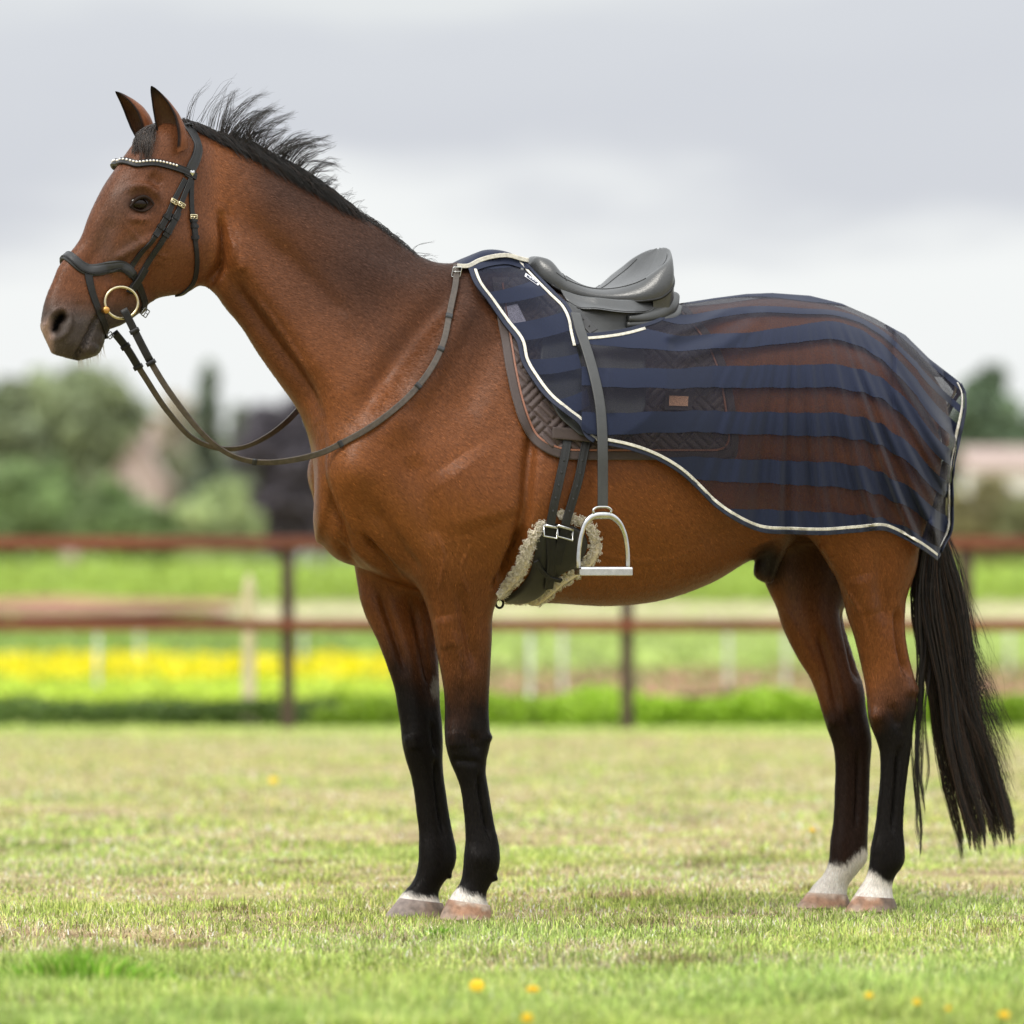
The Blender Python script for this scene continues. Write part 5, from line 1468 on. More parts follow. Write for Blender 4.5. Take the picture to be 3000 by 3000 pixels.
fleece(c5([(930,830),(1060,865),(1170,910),(1235,990),(1265,1100),(1240,1210),(1160,1310),(1060,1380),(920,1470),(810,1570),(700,1650),(560,1665),(430,1620)]), [16, 24, 30, 32, 36, 36, 34, 32, 34, 32, 26, 18, 12], seed=3)
def gstrap(name, pts, wpx, thick, mat, lift, parent=girth, n=30):
    return skin_strap(name, c5(pts), wpx * .31056 * PX, thick, mat, parent, n, lift=lift, plane=BODY)
billA = [(992,150),(965,300),(928,450),(893,600),(858,740),(832,900)]
billB = [(1172,150),(1135,300),(1105,450),(1068,580),(1022,720),(985,850),(965,905)]
gstrap('billet_strap', billA, 82, .005, m_girth, .016, saddle); gstrap('billet_strap', billB, 82, .005, m_girth, .017, saddle)
gstrap('girth_strap', [(830,925),(836,1050),(840,1200),(830,1350),(812,1470)], 88, .005, m_black, .017)
gstrap('girth_strap', [(962,940),(935,1060),(900,1180),(890,1250)], 96, .005, m_black, .018)
gstrap('cross_strap', [(690,1220),(735,1300),(820,1372),(930,1392)], 44, .005, m_black, .020)
for ln, parent_ in ((billA, saddle), (billB, saddle)):
    lp = catmull(c5(ln), 60)
    for k in (14, 23, 32, 41, 50):
        h, nn = cast(*lp[k])
        if h is None: continue
        V, f = ellipsoid(h + nn * .0222, (.0026, .0012, .0040), 10, 6, [BODY.e, BODY.n, [0, 0, 1]]); new_mesh('strap_hole', V, f, m_black2, parent_)
for (a, b) in (((765,905), (890,925)), ((895,908), (1025,945))):
    h0, n0 = cast(*c5([a])[0]); h1, n1 = cast(*c5([b])[0])
    V, f = tube_mesh(np.array([h0 + n0 * .025, (h0 + h1) / 2 + n0 * .027, h1 + n1 * .025]), .0042, 10); 
    ax_ = unit((h1 - h0)[None])[0]
    lo_ = np.array([h0 + n0 * .022, h0 + n0 * .022 - np.array([0, 0, .028]), h1 + n1 * .022 - np.array([0, 0, .028]), h1 + n1 * .022])
    V, f = join((V, f), tube_mesh(lo_, .0028, 8))
    new_mesh('buckle', V, f, m_steel, girth)
rg = c5([(365,1668)])[0]; aa = np.linspace(0, 2 * np.pi, 24, endpoint=False)
rp = BODY.world(rg[0] + 11 * np.cos(aa), rg[1] + 13 * np.sin(aa), .03)
V, f = tube_mesh(rp, .0032, 8, closed=True); new_mesh('d_ring', V, f, m_black, girth)
tb = np.array([BODY.world(*c5([(350,1600)])[0], .03), BODY.world(*c5([(362,1635)])[0], .03)])
V, f = tube_mesh(tb, .009, 8); new_mesh('ring_tab', V, f, m_black, girth)
# ------------------------------------------------------------------ hair: mane, forelock, tail, whiskers
def bez(pts, K):
    return catmull(pts, K)
r_ = np.random.default_rng(11)
K = 12
crest = catmull([(528,356),(560,370),(620,402),(700,441),(803,496),(900,548),(1003,606),(1106,659),(1213,736),(1290,780)], 400)
lines, cols, rad = [], [], []
def add_strand(px, vs, r=.0007, c=None):
    p = catmull(np.c_[np.array(px, float), np.array(vs, float)], K)
    lines.append(BODY.world(p[:, 0], p[:, 1], p[:, 2])); rad.append(r)
    cols.append(c if c is not None else np.array([.0085, .0070, .0066]) * r_.uniform(.4, 2.0) + (np.array([.030, .013, .006]) * r_.random() if r_.random() < .28 else 0))
def crest_at(x):
    i = np.argmin(np.abs(crest[:, 0] - x)); return crest[i]
# the mass: hair swept back along the crest, lying over the top of the neck
for k in range(3200):
    x0 = r_.uniform(528, 1010) if r_.random() < .85 else r_.uniform(900, 1210)
    b = crest_at(x0) + (0, np.interp(x0, [900, 1060, 1210], [0, 7, 12]))
    fade = np.interp(x0, [528, 620, 700, 850, 950, 1060, 1210], [.35, .6, 1, 1.0, .75, .45, .25])
    ln = r_.uniform(45, 150) * fade
    h = r_.uniform(8, 62) * fade
    v0 = r_.uniform(-.016, .014)
    out = r_.uniform(-.04, .035)
    d = np.array([.86, .50])
    side = r_.uniform(-34, 26) * fade
    add_strand([b + (0, 4), b + d * ln * .3 + (0, -h * .8), b + d * ln * .65 + (0, -h * .55 + side * .4), b + d * ln + (0, side)], [v0, v0 * .6 + out * .3, out * .7, out], r=.0009)
# wind-blown locks: root and tips read from the picture
locks = c2([(100,330),(120,340),(165,330),(255,370),(265,380),(330,410),(340,420),(350,430),(370,440),(390,440),(420,455),(450,470),(480,480),(520,495),(560,505),(600,520),(640,530),(680,540),(700,560),(720,560),(760,600),(780,610),(800,630),(830,660),(850,690),(880,720),(930,760),(980,790),(1010,820),(1060,850),(1090,870),(1120,880),(1160,905),(1200,930),(1400,1050),(1520,1140),(1560,1170),(1600,1200)])
tips = c2([(232,92),(245,100),(360,62),(400,115),(470,110),(470,130),(575,130),(600,175),(650,215),(620,260),(640,250),(720,290),(745,330),(770,310),(765,345),(720,420),(880,400),(930,440),(985,455),(1000,485),(1040,480),(960,560),(1050,600),(1060,625),(1045,560),(1060,690),(1050,710),(1060,640),(1050,740),(1130,760),(1155,800),(1210,830),(1250,870),(1240,900),(1450,1060),(1700,1130),(1640,1180),(1680,1240)])
num = [16,10,8,22,14,60,55,60,55,50,60,60,60,50,55,55,55,60,55,50,45,45,45,40,40,34,34,26,26,22,18,16,16,14,7,4,5,4]
for (rt0, tp0, n) in zip(locks, tips, num):
    for var in range(3 if n > 20 else 2):
        rt, tp = np.array(rt0) + r_.normal(size=2) * (10, 6), np.array(tp0)
        tp = tp + r_.normal(size=2) * np.linalg.norm(tp - rt) * .12 + (tp - rt) * r_.uniform(-.22, .16)
        vt = r_.uniform(-.06, .05)
        dv = tp - rt; ln = np.linalg.norm(dv)
        up = np.array([-.05 * ln * r_.uniform(-.3, 1.5), -.12 * ln * r_.uniform(-.1, 1.5)]); wob = r_.normal(size=2) * ln * .03
        for k in range(max(3, int(n * .24))):
            s = r_.normal(size=2) * np.array([7, 4])
            e = tp + r_.normal(size=2) * ln * .035 - dv * abs(r_.normal()) * .10
            v0 = r_.uniform(-.015, .015)
            m1 = rt + s + dv * .35 + up + r_.normal(size=2) * ln * .012; m2 = rt + s * .5 + dv * .72 + up * .7 + wob + r_.normal(size=2) * ln * .012
            add_strand([rt + s + (0, 10), m1, m2, e], [v0, v0 + vt * .3, vt * .7, vt + r_.normal() * .006], r=.00055)
mane = strands_mesh('mane', lines, rad, cols, horse)
# forelock
lines, cols, rad = [], [], []
fl_q = r_.random(16); fl_y = r_.uniform(-20, 75, 16)
for k in range(360):
    cl_ = r_.integers(0, 16)
    q = float(np.clip(fl_q[cl_] + r_.normal() * .02, 0, 1))
    r0 = np.array(c1([(890 + 50 * r_.random(), 415 + 70 * r_.random())])[0])
    e = np.array(c1([(745 + 125 * q + r_.normal() * 4, 615 + fl_y[cl_] + r_.normal() * 8)])[0])
    mid = (r0 + e) / 2 + np.array([-16 + 16 * q, -10 + 4 * q]) + r_.normal(size=2) * 3
    p = catmull(np.c_[[r0, mid, e], [.012, .020 + .02 * q, .03 + .035 * q]], K)
    W = HEAD.world(p[:, 0], p[:, 1], p[:, 2])
    Wn = []
    for i, w in enumerate(W):
        hn, nn = nearest(w)
        Wn.append(hn + nn * (.004 + .012 * math.sin(math.pi * i / (K - 1)) * r_.uniform(.6, 1.2)))
    lines.append(Wn); rad.append(.00065)
    cols.append(np.array([.020, .015, .013]) * r_.uniform(.5, 2.2) + (np.array([.09, .062, .045]) * r_.random() if r_.random() < .35 else 0))
strands_mesh('forelock', lines, rad, cols, horse)
# tail
lines, cols, rad = [], [], []
K = 18
yy = np.array([-320, 40, 180, 340, 560, 800, 1000, 1200, 1380, 1540])
xl = np.array([1062, 985, 930, 905, 935, 985, 1010, 1050, 1095, 1140])
xr = np.array([1092, 1085, 1120, 1165, 1205, 1232, 1262, 1320, 1370, 1408])
NCL = 44
cl_q = np.sort(r_.random(NCL)); cl_v = r_.normal(size=NCL) * .035; cl_len = r_.uniform(.93, 1.0, NCL)
for k in range(2900):
    c = r_.integers(0, NCL)
    qr, q1 = r_.random(), np.clip(cl_q[c] + r_.normal() * .008, 0, 1)
    f = np.linspace(0, 1, len(yy)) ** .8
    q = qr * (1 - f) * .5 + q1 * (.5 * (1 - f) + f)
    x = xl + (xr - xl) * q + (13 * np.sin(yy / 120 + c * 1.7) + 7 * np.sin(yy / 55 + c * 2.9)) * f * (.5 + .5 * r_.random())
    ln = cl_len[c] * r_.uniform(.93, 1.0) if r_.random() < .8 else r_.uniform(.6, .95)
    y2 = yy * ln + (0 if True else 0)
    y2 = yy + (yy[-1] * (ln - 1)) * np.linspace(0, 1, len(yy)) - 60 * (q1 - .5) * f
    v0 = r_.normal() * .022
    p = catmull(np.c_[np.array(c8(list(zip(x, y2)))), v0 * (1 - f) + (cl_v[c] + r_.normal() * .006) * f], K)
    lines.append(BODY.world(p[:, 0], p[:, 1], p[:, 2])); rad.append(.00085)
    cols.append(np.array([.0080, .0064, .0058]) * r_.uniform(.4, 1.9) + (np.array([.075, .034, .016]) * r_.random() if r_.random() < .42 else 0))
yl = np.array([-320, 60, 300, 560, 760, 920, 1100, 1300, 1450, 1570])
sub_q = r_.uniform(-.5, .5, 9); sub_len = r_.uniform(.72, 1.0, 9)
for k in range(210):                            # the separate, looser lock beside the hock
    sk = r_.integers(0, 9)
    w_ = np.interp(yl, [-320, 300, 760, 1000, 1250, 1450, 1570], [40, 60, 80, 92, 96, 84, 60])
    xc = np.interp(yl, [-320, 60, 300, 560, 760, 920, 1100, 1300, 1450, 1570], [1075, 990, 955, 958, 965, 950, 940, 940, 952, 962])
    fq = np.linspace(0, 1, 10)
    x = xc + (sub_q[sk] + r_.normal() * .05) * w_ + (9 * np.sin(yl / 85 + sk * 2.1) + 5 * np.sin(yl / 40 + sk)) * fq
    y2 = yl - (1570 * (1 - sub_len[sk]) + abs(r_.normal()) * 40) * fq
    p = catmull(np.c_[np.array(c8(list(zip(x, y2)))), .03 + .012 * np.sin(yl / 200 + sk) + r_.normal() * .004], K)
    lines.append(BODY.world(p[:, 0], p[:, 1], p[:, 2])); rad.append(.00075)
    cols.append(np.array([.010, .008, .007]) * r_.uniform(.5, 1.8) + (np.array([.04, .018, .009]) * r_.random() if r_.random() < .35 else 0))
for k in range(70):                             # stray hairs
    x0 = r_.uniform(1120, 1230); y0 = r_.uniform(250, 1100)
    p = catmull(np.c_[np.array(c8([(x0, y0), (x0 + r_.uniform(20, 60), y0 + 120), (x0 + r_.uniform(50, 130), y0 + r_.uniform(200, 330)), (x0 + r_.uniform(60, 190), y0 + r_.uniform(300, 480))])), np.full(4, r_.normal() * .03)], K)
    lines.append(BODY.world(p[:, 0], p[:, 1], p[:, 2])); rad.append(.00045); cols.append(np.array([.014, .009, .007]))
tail = strands_mesh('tail', lines, rad, cols, horse)
# whiskers under the lips
lines, cols, rad = [], [], []
K = 8
for k in range(46):
    x0, y0 = r_.uniform(225, 305), 0
    y0 = np.interp(x0, [225, 260, 290, 305], [1056, 1052, 1035, 1010])
    l_ = r_.uniform(10, 45)
    p = catmull(np.c_[[(x0, y0 - 2), (x0 + 2, y0 + l_ * .5), (x0 + r_.uniform(-3, 12), y0 + l_)], [.0, .0, r_.normal() * .01]], K)
    v0 = r_.uniform(-.02, .025)
    lines.append(HEAD.world(p[:, 0], p[:, 1], p[:, 2] + v0)); rad.append(.0004); cols.append(np.array([.55, .50, .42]))
strands_mesh('whiskers', lines, rad, cols, horse)

# ---- the short coat: hair lying along its growth
def coat_hair(n):
    r = np.random.default_rng(101)
    tri = np.vstack([bq_w[:, [0, 1, 2]], bq_w[:, [0, 2, 3]]])
    A = body_world[tri[:, 0]]; e1 = body_world[tri[:, 1]] - A; e2 = body_world[tri[:, 2]] - A
    fn = np.cross(e1, e2); ar = np.linalg.norm(fn, axis=1)
    face = (fn @ np.array([0, -1.0, 0])) / np.maximum(ar, 1e-12)
    wgt = ar * np.where(face > -.25, 1.0, .12)                   # the far side shows little: thinner coat there
    k = r.choice(len(tri), n, p=wgt / wgt.sum())
    a, b = r.random(n), r.random(n); fl = a + b > 1; a[fl], b[fl] = 1 - a[fl], 1 - b[fl]
    P = A[k] + e1[k] * a[:, None] + e2[k] * b[:, None]
    N = unit(fn[k])
    px = project(P)
    under = (px[:, 1] < curve(hem_c, px[:, 0]) - 25) & (px[:, 0] > 1990) & (px[:, 0] < 2800)
    pad_in = (px[:, 0] > 1545) & (px[:, 0] < 2100) & (px[:, 1] < 1300)
    C0 = body_cols[tri[k, 0]]
    L = BODY.local(P)
    X = px[:, 0]
    flow = np.tile(np.array([.72, 0, -.70]), (n, 1))
    leg = sst(1.0, .82, L[:, 2])[:, None]; flow = flow * (1 - leg) + np.array([.10, 0, -1.0]) * leg
    nk = (sst(1300, 900, X) * sst(600, 680, X))[:, None]; flow = flow * (1 - nk) + np.array([.85, 0, -.45]) * nk
    hd = (sst(660, 600, X) * sst(1.2, 1.35, L[:, 2]))[:, None]; flow = flow * (1 - hd) + np.array([-.35, 0, -.93]) * hd
    sw = vnoise(L, 5, 102)[:, None] * .5
    flow = flow + np.concatenate([sw, 0 * sw, -sw], 1) + r.normal(size=(n, 3)) * .16
    D = flow[:, :1] * BODY.e + flow[:, 1:2] * BODY.n + flow[:, 2:3] * np.array([0, 0, 1.0])
    D = unit(D - N * (D * N).sum(1)[:, None])
    keep = ~(under | pad_in)
    near_eye = np.linalg.norm((px - EYE) / (46, 30), axis=1) < 1
    nost = (np.linalg.norm((px - (170, 948)) / (34, 44), axis=1) < 1)
    keep &= ~near_eye & ~nost
    P, N, D, C0, hd, leg = P[keep], N[keep], D[keep], C0[keep], hd[keep, 0], leg[keep, 0]
    n = len(P)
    ln = r.uniform(.007, .013, n) * (1 - .45 * hd)
    w = r.uniform(.00055, .0010, n)
    S_ = np.cross(N, D)
    tip = P + D * ln[:, None] + N * (ln * r.uniform(.06, .20, n))[:, None]
    P = P + N * .0002
    V = np.stack([P - S_ * w[:, None], P + S_ * w[:, None], tip], 1).reshape(-1, 3)
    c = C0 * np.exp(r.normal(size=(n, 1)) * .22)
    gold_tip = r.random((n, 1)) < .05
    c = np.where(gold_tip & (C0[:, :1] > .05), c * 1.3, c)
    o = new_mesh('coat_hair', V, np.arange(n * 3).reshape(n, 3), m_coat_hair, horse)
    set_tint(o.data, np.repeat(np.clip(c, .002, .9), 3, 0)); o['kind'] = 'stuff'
m_coat_hair = mat_attr('coat_hair', 'tint', rough=.36, spec=.20)
gloss_by_pigment(m_coat_hair)
coat_hair(420000)
# ------------------------------------------------------------------ the ground, near to far
def terrain_z(y):
    return np.interp(y, [-200, 80, 136, 186, 260, 4000], [0, 0, .48, 1.15, 1.5, 1.5])
m_ground = bpy.data.materials.new('paddock_ground'); m_ground.use_nodes = True
n_, l_ = m_ground.node_tree.nodes, m_ground.node_tree.links
b_g = n_['Principled BSDF']; b_g.inputs['Roughness'].default_value = .95; b_g.inputs['Specular IOR Level'].default_value = .1
tcg = n_.new('ShaderNodeTexCoord'); sepg = n_.new('ShaderNodeSeparateXYZ'); l_.new(tcg.outputs['Object'], sepg.inputs[0])
def gnoise(scale, detail=5, rough=.6):
    t = n_.new('ShaderNodeTexNoise'); t.inputs['Scale'].default_value = scale; t.inputs['Detail'].default_value = detail; t.inputs['Roughness'].default_value = rough
    l_.new(tcg.outputs['Object'], t.inputs['Vector']); return t.outputs[0]
def gramp(sock, stops):
    r = n_.new('ShaderNodeValToRGB'); e = r.color_ramp.elements
    while len(e) < len(stops): e.new(.5)
    for el, (p, c) in zip(e, stops): el.position = p; el.color = (*c, 1)
    l_.new(sock, r.inputs[0]); return r.outputs[0]
def gmix(f, a, b):
    m = n_.new('ShaderNodeMix'); m.data_type = 'RGBA'; l_.new(f, m.inputs[0]); l_.new(a, m.inputs[6]); l_.new(b, m.inputs[7]); return m.outputs[2]
lawn = gramp(gnoise(2.2, 8, .65), [(.30, (.14, .10, .062)), (.42, (.30, .24, .14)), (.55, (.40, .37, .18)), (.72, (.33, .37, .12))])
fine = gramp(gnoise(60, 6, .7), [(.3, (.55, .50, .45)), (.7, (1.35, 1.3, 1.2))])
mm = n_.new('ShaderNodeMix'); mm.data_type = 'RGBA'; mm.blend_type = 'MULTIPLY'; mm.inputs[0].default_value = 1
l_.new(lawn, mm.inputs[6]); l_.new(fine, mm.inputs[7])
far_col = gramp(gnoise(.22, 5), [(.35, (.30, .42, .08)), (.5, (.38, .48, .11)), (.65, (.44, .48, .18))])
tan_col = gramp(gnoise(.5, 4), [(.35, (.42, .36, .22)), (.65, (.46, .43, .26))])
def yband(y0, y1):
    m = n_.new('ShaderNodeMapRange'); m.inputs[1].default_value = y0; m.inputs[2].default_value = y1; m.interpolation_type = 'SMOOTHSTEP'
    l_.new(sepg.outputs[1], m.inputs[0]); return m.outputs[0]
c_out = gmix(yband(19, 22), mm.outputs[2], far_col)
c_out = gmix(yband(118, 128), c_out, tan_col)
l_.new(c_out, b_g.inputs['Base Color'])
nb_ = n_.new('ShaderNodeBump'); nb_.inputs['Strength'].default_value = .6; nb_.inputs['Distance'].default_value = .02
l_.new(gnoise(45, 6, .7), nb_.inputs['Height']); l_.new(nb_.outputs[0], b_g.inputs['Normal'])
gy = np.r_[np.linspace(-60, -6, 12), np.linspace(-5.5, 24, 90), np.linspace(26, 300, 60), np.linspace(340, 4500, 30)]
gx = np.r_[-4000, -1500, -600, -200, -80, -30, np.linspace(-12, 12, 60), 30, 80, 200, 600, 1500, 4000]
GXX, GYY = np.meshgrid(gx, gy)
gz = terrain_z(GYY)
gp = np.stack([GXX.ravel(), GYY.ravel()], -1)
gz = gz + (vnoise(gp, 2.3, 21) * .006 * (np.abs(GXX.ravel()) < 13) * (GYY.ravel() < 25)).reshape(gz.shape) - .006
gf = grid_faces(*GXX.shape)[:, ::-1].copy()
ground = new_mesh('ground', np.stack([GXX, GYY, gz], -1).reshape(-1, 3), gf, m_ground)
ground['kind'] = 'structure'

# ---- grass blades of the paddock
m_grass = mat_attr('grass_blade', 'tint', rough=.6, trans=.35, spec=.25)
def dryness(x, y):
    p = np.stack([x, y], -1)
    a = .52 + .30 * vnoise(p, 2.1, 31) + .30 * vnoise(p, 8.5, 32) + .20 * vnoise(p, 24, 33)
    a = a + np.interp(y, [-3.6, -2.2, -1.3, -.5, 1.5, 6, 14, 19, 21.5], [-.34, -.22, .12, .30, .30, .24, .22, .12, -.42])
    return np.clip(a, 0, 1)
def blades(name, n, y0, y1, hmin, hmax, wmin, wmax, seed, label=None):
    r = np.random.default_rng(seed)
    # denser towards the camera: depth sampled evenly in the picture
    d0, d1 = y0 - CAM_Y, y1 - CAM_Y
    d = 1 / (r.random(n) * (1 / d0 - 1 / d1) + 1 / d1)
    x = (r.random(n) * 2 - 1) * (d * 1500 / FPX * 1.22 + .25)
    y = CAM_Y + d
    dry = dryness(x, y)
    lush = np.interp(y, [-3.7, -2.0, -1.0, 2, 30], [1.45, 1.25, 1.0, .9, .9]) * (1 + .38 * vnoise(np.stack([x, y], -1), 7.0, 34) + .25 * vnoise(np.stack([x, y], -1), 19, 35)).clip(.4, 2)
    tuft = np.exp(-(((x + .93) / .12) ** 2 + ((y + 2.30) / .14) ** 2))
    keep = r.random(n) > .78 * sst(.62, .95, dry) * (tuft < .2)
    x, y, dry, lush, tuft, d = x[keep], y[keep], dry[keep], lush[keep], tuft[keep], d[keep]; n = len(x)
    isdry = r.random(n) < np.clip(.10 + .95 * (dry - .25), .04, .93) * (1 - .8 * tuft)
    h = r.uniform(hmin, hmax, n) * lush * np.where(isdry, .75, 1.0) * (1 + 1.6 * tuft)
    w = r.uniform(wmin, wmax, n) * np.interp(d, [10, 14, 36], [.85, 1, 1.5])
    az = r.uniform(0, 2 * np.pi, n); lean = np.abs(r.normal(0, .8, n)) * np.where(isdry, 2.2, 1.0)
    dx, dy = np.cos(az), np.sin(az)
    saz = az + np.pi / 2 + r.normal(0, .5, n)
    sx, sy = np.cos(saz) * w / 2, np.sin(saz) * w / 2
    b = np.stack([x, y, np.full(n, -.006)], -1)
    def pt(t, bend): return b + np.stack([dx * h * lean * bend, dy * h * lean * bend, h * t / np.sqrt(1 + (lean * bend) ** 2 * .6)], -1)
    s = np.stack([sx, sy, np.zeros(n)], -1)
    m1, tp = pt(.55, .30), pt(1.0, 1.0)
    V = np.stack([b - s, b + s, m1 - s * .85, m1 + s * .85, tp], 1).reshape(-1, 3)
    i = np.arange(n)[:, None] * 5
    T = np.concatenate([i + np.array([[0, 1, 3]]), i + np.array([[0, 3, 2]]), i + np.array([[2, 3, 4]])], 1).reshape(-1, 3)
    g = np.array([.30, .43, .080]); g2 = np.array([.57, .65, .21]); st = np.array([.80, .71, .47]); br = np.array([.46, .33, .23])
    u = r.random(n)[:, None]
    col = np.where(isdry[:, None], st * (1 - u ** 1.4) + br * u ** 1.4, g * (1 - u) + g2 * u) * np.exp(r.normal(size=(n, 1)) * .46 - .06)
    pp = np.stack([x, y], -1)
    col = col * (1 + .10 * vnoise(pp, 3.3, 36) + .14 * vnoise(pp, 17, 37))[:, None] * (1 + np.array([.05, 0, -.04]) * vnoise(pp, 2.4, 38)[:, None])
    soilp = sst(.55, 1.05, vnoise(pp, 13.0, 39) * .8 + vnoise(pp, 4.0, 40) * .6) * (y > -2.3) * (y < 5)
    col = col * (1 - soilp[:, None] * np.array([.36, .46, .44]))
    col = col * (1 - .35 * tuft[:, None])
    col = np.repeat(col, 5, 0).reshape(n, 5, 3)
    V = V
    o = new_mesh(name, V, T, m_grass)
    set_tint(o.data, np.clip(col.reshape(-1, 3), 0, .9))
    o['kind'] = 'stuff'
    if label: o['label'] = label; o['category'] = 'grass'
    return o
blades('grass', 380000, -3.75, 4.0, .009, .034, .0022, .0046, 41, 'short patchy paddock grass, half green and half dry straw')
blades('grass', 110000, 3.9, 22.4, .010, .030, .004, .009, 42, 'pale mown grass between the horse and the rail fence')

# blades standing round and in front of the hooves
def hoof_grass():
    r = np.random.default_rng(47)
    V, T, C = [], [], []
    for (X0, X1, Yg) in ((1270, 1460, 2704), (1105, 1320, 2698), (2455, 2645, 2678), (2315, 2505, 2670)):
        for k in range(520):
            g_ = ground_pt(r.uniform(X0 - 20, X1 + 20), Yg + r.uniform(-4, 26))
            h = r.uniform(.008, .030); w = r.uniform(.0012, .0024); az = r.uniform(0, 6.28); le = abs(r.normal()) * .7
            d_ = np.array([math.cos(az), math.sin(az), 0]); sdv = np.array([math.cos(az + 1.57 + r.normal() * .5), math.sin(az + 1.57), 0]) * w
            b = g_ - [0, 0, .006]; m_ = b + d_ * h * le * .3 + [0, 0, h * .55]; t_ = b + d_ * h * le + [0, 0, h / math.sqrt(1 + le * le * .6)]
            o = len(V); V += [b - sdv, b + sdv, m_ - sdv * .8, m_ + sdv * .8, t_]; T += [(o, o + 1, o + 3), (o, o + 3, o + 2), (o + 2, o + 3, o + 4)]
            c = (np.array([.32, .44, .09]) if r.random() < .5 else np.array([.70, .60, .38])) * math.exp(r.normal() * .25)
            C += [c] * 5
    o = new_mesh('grass', np.array(V), np.array(T), m_grass); set_tint(o.data, np.clip(np.array(C), 0, .9))
    tag(o, 'grass tufts standing round the four hooves', 'grass', kind='stuff')
hoof_grass()
# taller clumps of fresh grass
def grass_tuft(X, Y, n, rad, hmax, label, seed):
    r = np.random.default_rng(seed)
    c = ground_pt(X, Y)
    V, T, C = [], [], []
    for k in range(n):
        q = r.normal(size=2) * rad * np.array([1, .7]); b = c + [q[0], q[1], -.006]
        h = hmax * r.uniform(.45, 1.0) * math.exp(-.5 * (q[0] / rad) ** 2 * .6); w = r.uniform(.0016, .0032)
        d_ = np.array([q[0] / rad + r.normal() * .5, q[1] / rad + r.normal() * .5, 0]) * .35
        sv_ = np.array([1, r.normal() * .4, 0]) * w
        m_ = b + d_ * h * .35 + [0, 0, h * .6]; t_ = b + d_ * h * 1.3 + [0, 0, h]
        o = len(V); V += [b - sv_, b + sv_, m_ - sv_ * .8, m_ + sv_ * .8, t_]; T += [(o, o + 1, o + 3), (o, o + 3, o + 2), (o + 2, o + 3, o + 4)]
        C += [(np.array([.20, .38, .040]) if r.random() < .8 else np.array([.45, .52, .14])) * math.exp(r.normal() * .35)] * 5
    o = new_mesh('grass_tuft', np.array(V), np.array(T), m_grass); set_tint(o.data, np.clip(np.array(C), 0, .9))
    tag(o, label, 'grass tuft', kind='stuff')
grass_tuft(225, 2885, 620, .10, .095, 'tall deep green grass tuft left of the fore hooves', 48)
grass_tuft(360, 2880, 260, .09, .055, 'lower green tuft touching the tall deep green one', 49)
grass_tuft(1290, 2745, 160, .03, .035, 'small fresh tuft just in front of the fore hooves', 50)
# ---- dandelions
m_petal = mat_basic('yellow_petal', (.80, .56, .01, 1), .6, noise=.2, scale=300)
m_stem = mat_basic('green_stem', (.14, .24, .05, 1), .6)
def dandelion(i, X, Y, hpx, wpx, label, tilt):
    hh = .045 if Y > 2600 else .05
    d = (CAM_Z - hh) * FPX / (Y - HORIZON)
    c = np.array([(X - 1500) / FPX * d, CAM_Y + d, hh])
    rr = wpx / FPX * d / 2
    t = thing('dandelion', label, 'flower', (c[0], c[1], 0), 'yellow flowers in the grass')
    new_mesh('stem', *tube_mesh(np.array([[c[0] + .004, c[1], 0], [c[0] + .001, c[1], hh * .5], [c[0], c[1], hh - .004]]), .0013, 6), m_stem, t)
    V, F = [], []
    R = np.array(Matrix.Rotation(tilt, 3, 'X') @ Matrix.Rotation(i * .7, 3, 'Z'))
    for layer, (rad, lift, cnt) in enumerate(((rr, .000, 16), (rr * .75, .003, 12), (rr * .45, .005, 8))):
        for k in range(cnt):
            a = k / cnt * 2 * math.pi + layer * .3
            dr = np.array([math.cos(a), math.sin(a), 0]); sd = np.array([-math.sin(a), math.cos(a), 0])
            o = len(V); wd = rad * math.pi / cnt * 1.15
            V += [dr * rad * .12 + [0, 0, lift], dr * rad * .6 - sd * wd + [0, 0, lift + .002], dr * rad + [0, 0, lift - .001 + .002 * (k % 2)], dr * rad * .6 + sd * wd + [0, 0, lift + .002]]
            F.append((o, o + 1, o + 2, o + 3))
    V = np.array(V) @ R.T + c
    new_mesh('flower_head', V, F, m_petal, t, smooth=False)
fl = [(1397,2888,36,50,'large yellow dandelion in the grass in front of the fore hooves',.9), (1561,2899,20,46,'yellow dandelion lying flat beside the larger one',.35), (1544,2982,24,38,'yellow dandelion below the flat one, in long green grass',.8),
      (2546,2917,24,30,'yellow dandelion standing alone in front of the hind hooves',.7), (2686,2936,20,28,'yellow dandelion right of the lone one under the tail',.7), (2778,2956,14,22,'tiny half-open dandelion between two fuller ones',.6),
      (2942,2974,20,40,'wide twin-headed dandelion beneath the tail tips',.5), (800,2286,20,30,'blurred yellow flower out on the lawn behind the reins',.8), (2380,2432,14,20,'small yellow flower on the lawn ahead of the hind legs',.8)]
for i, a in enumerate(fl): dandelion(i, *a)

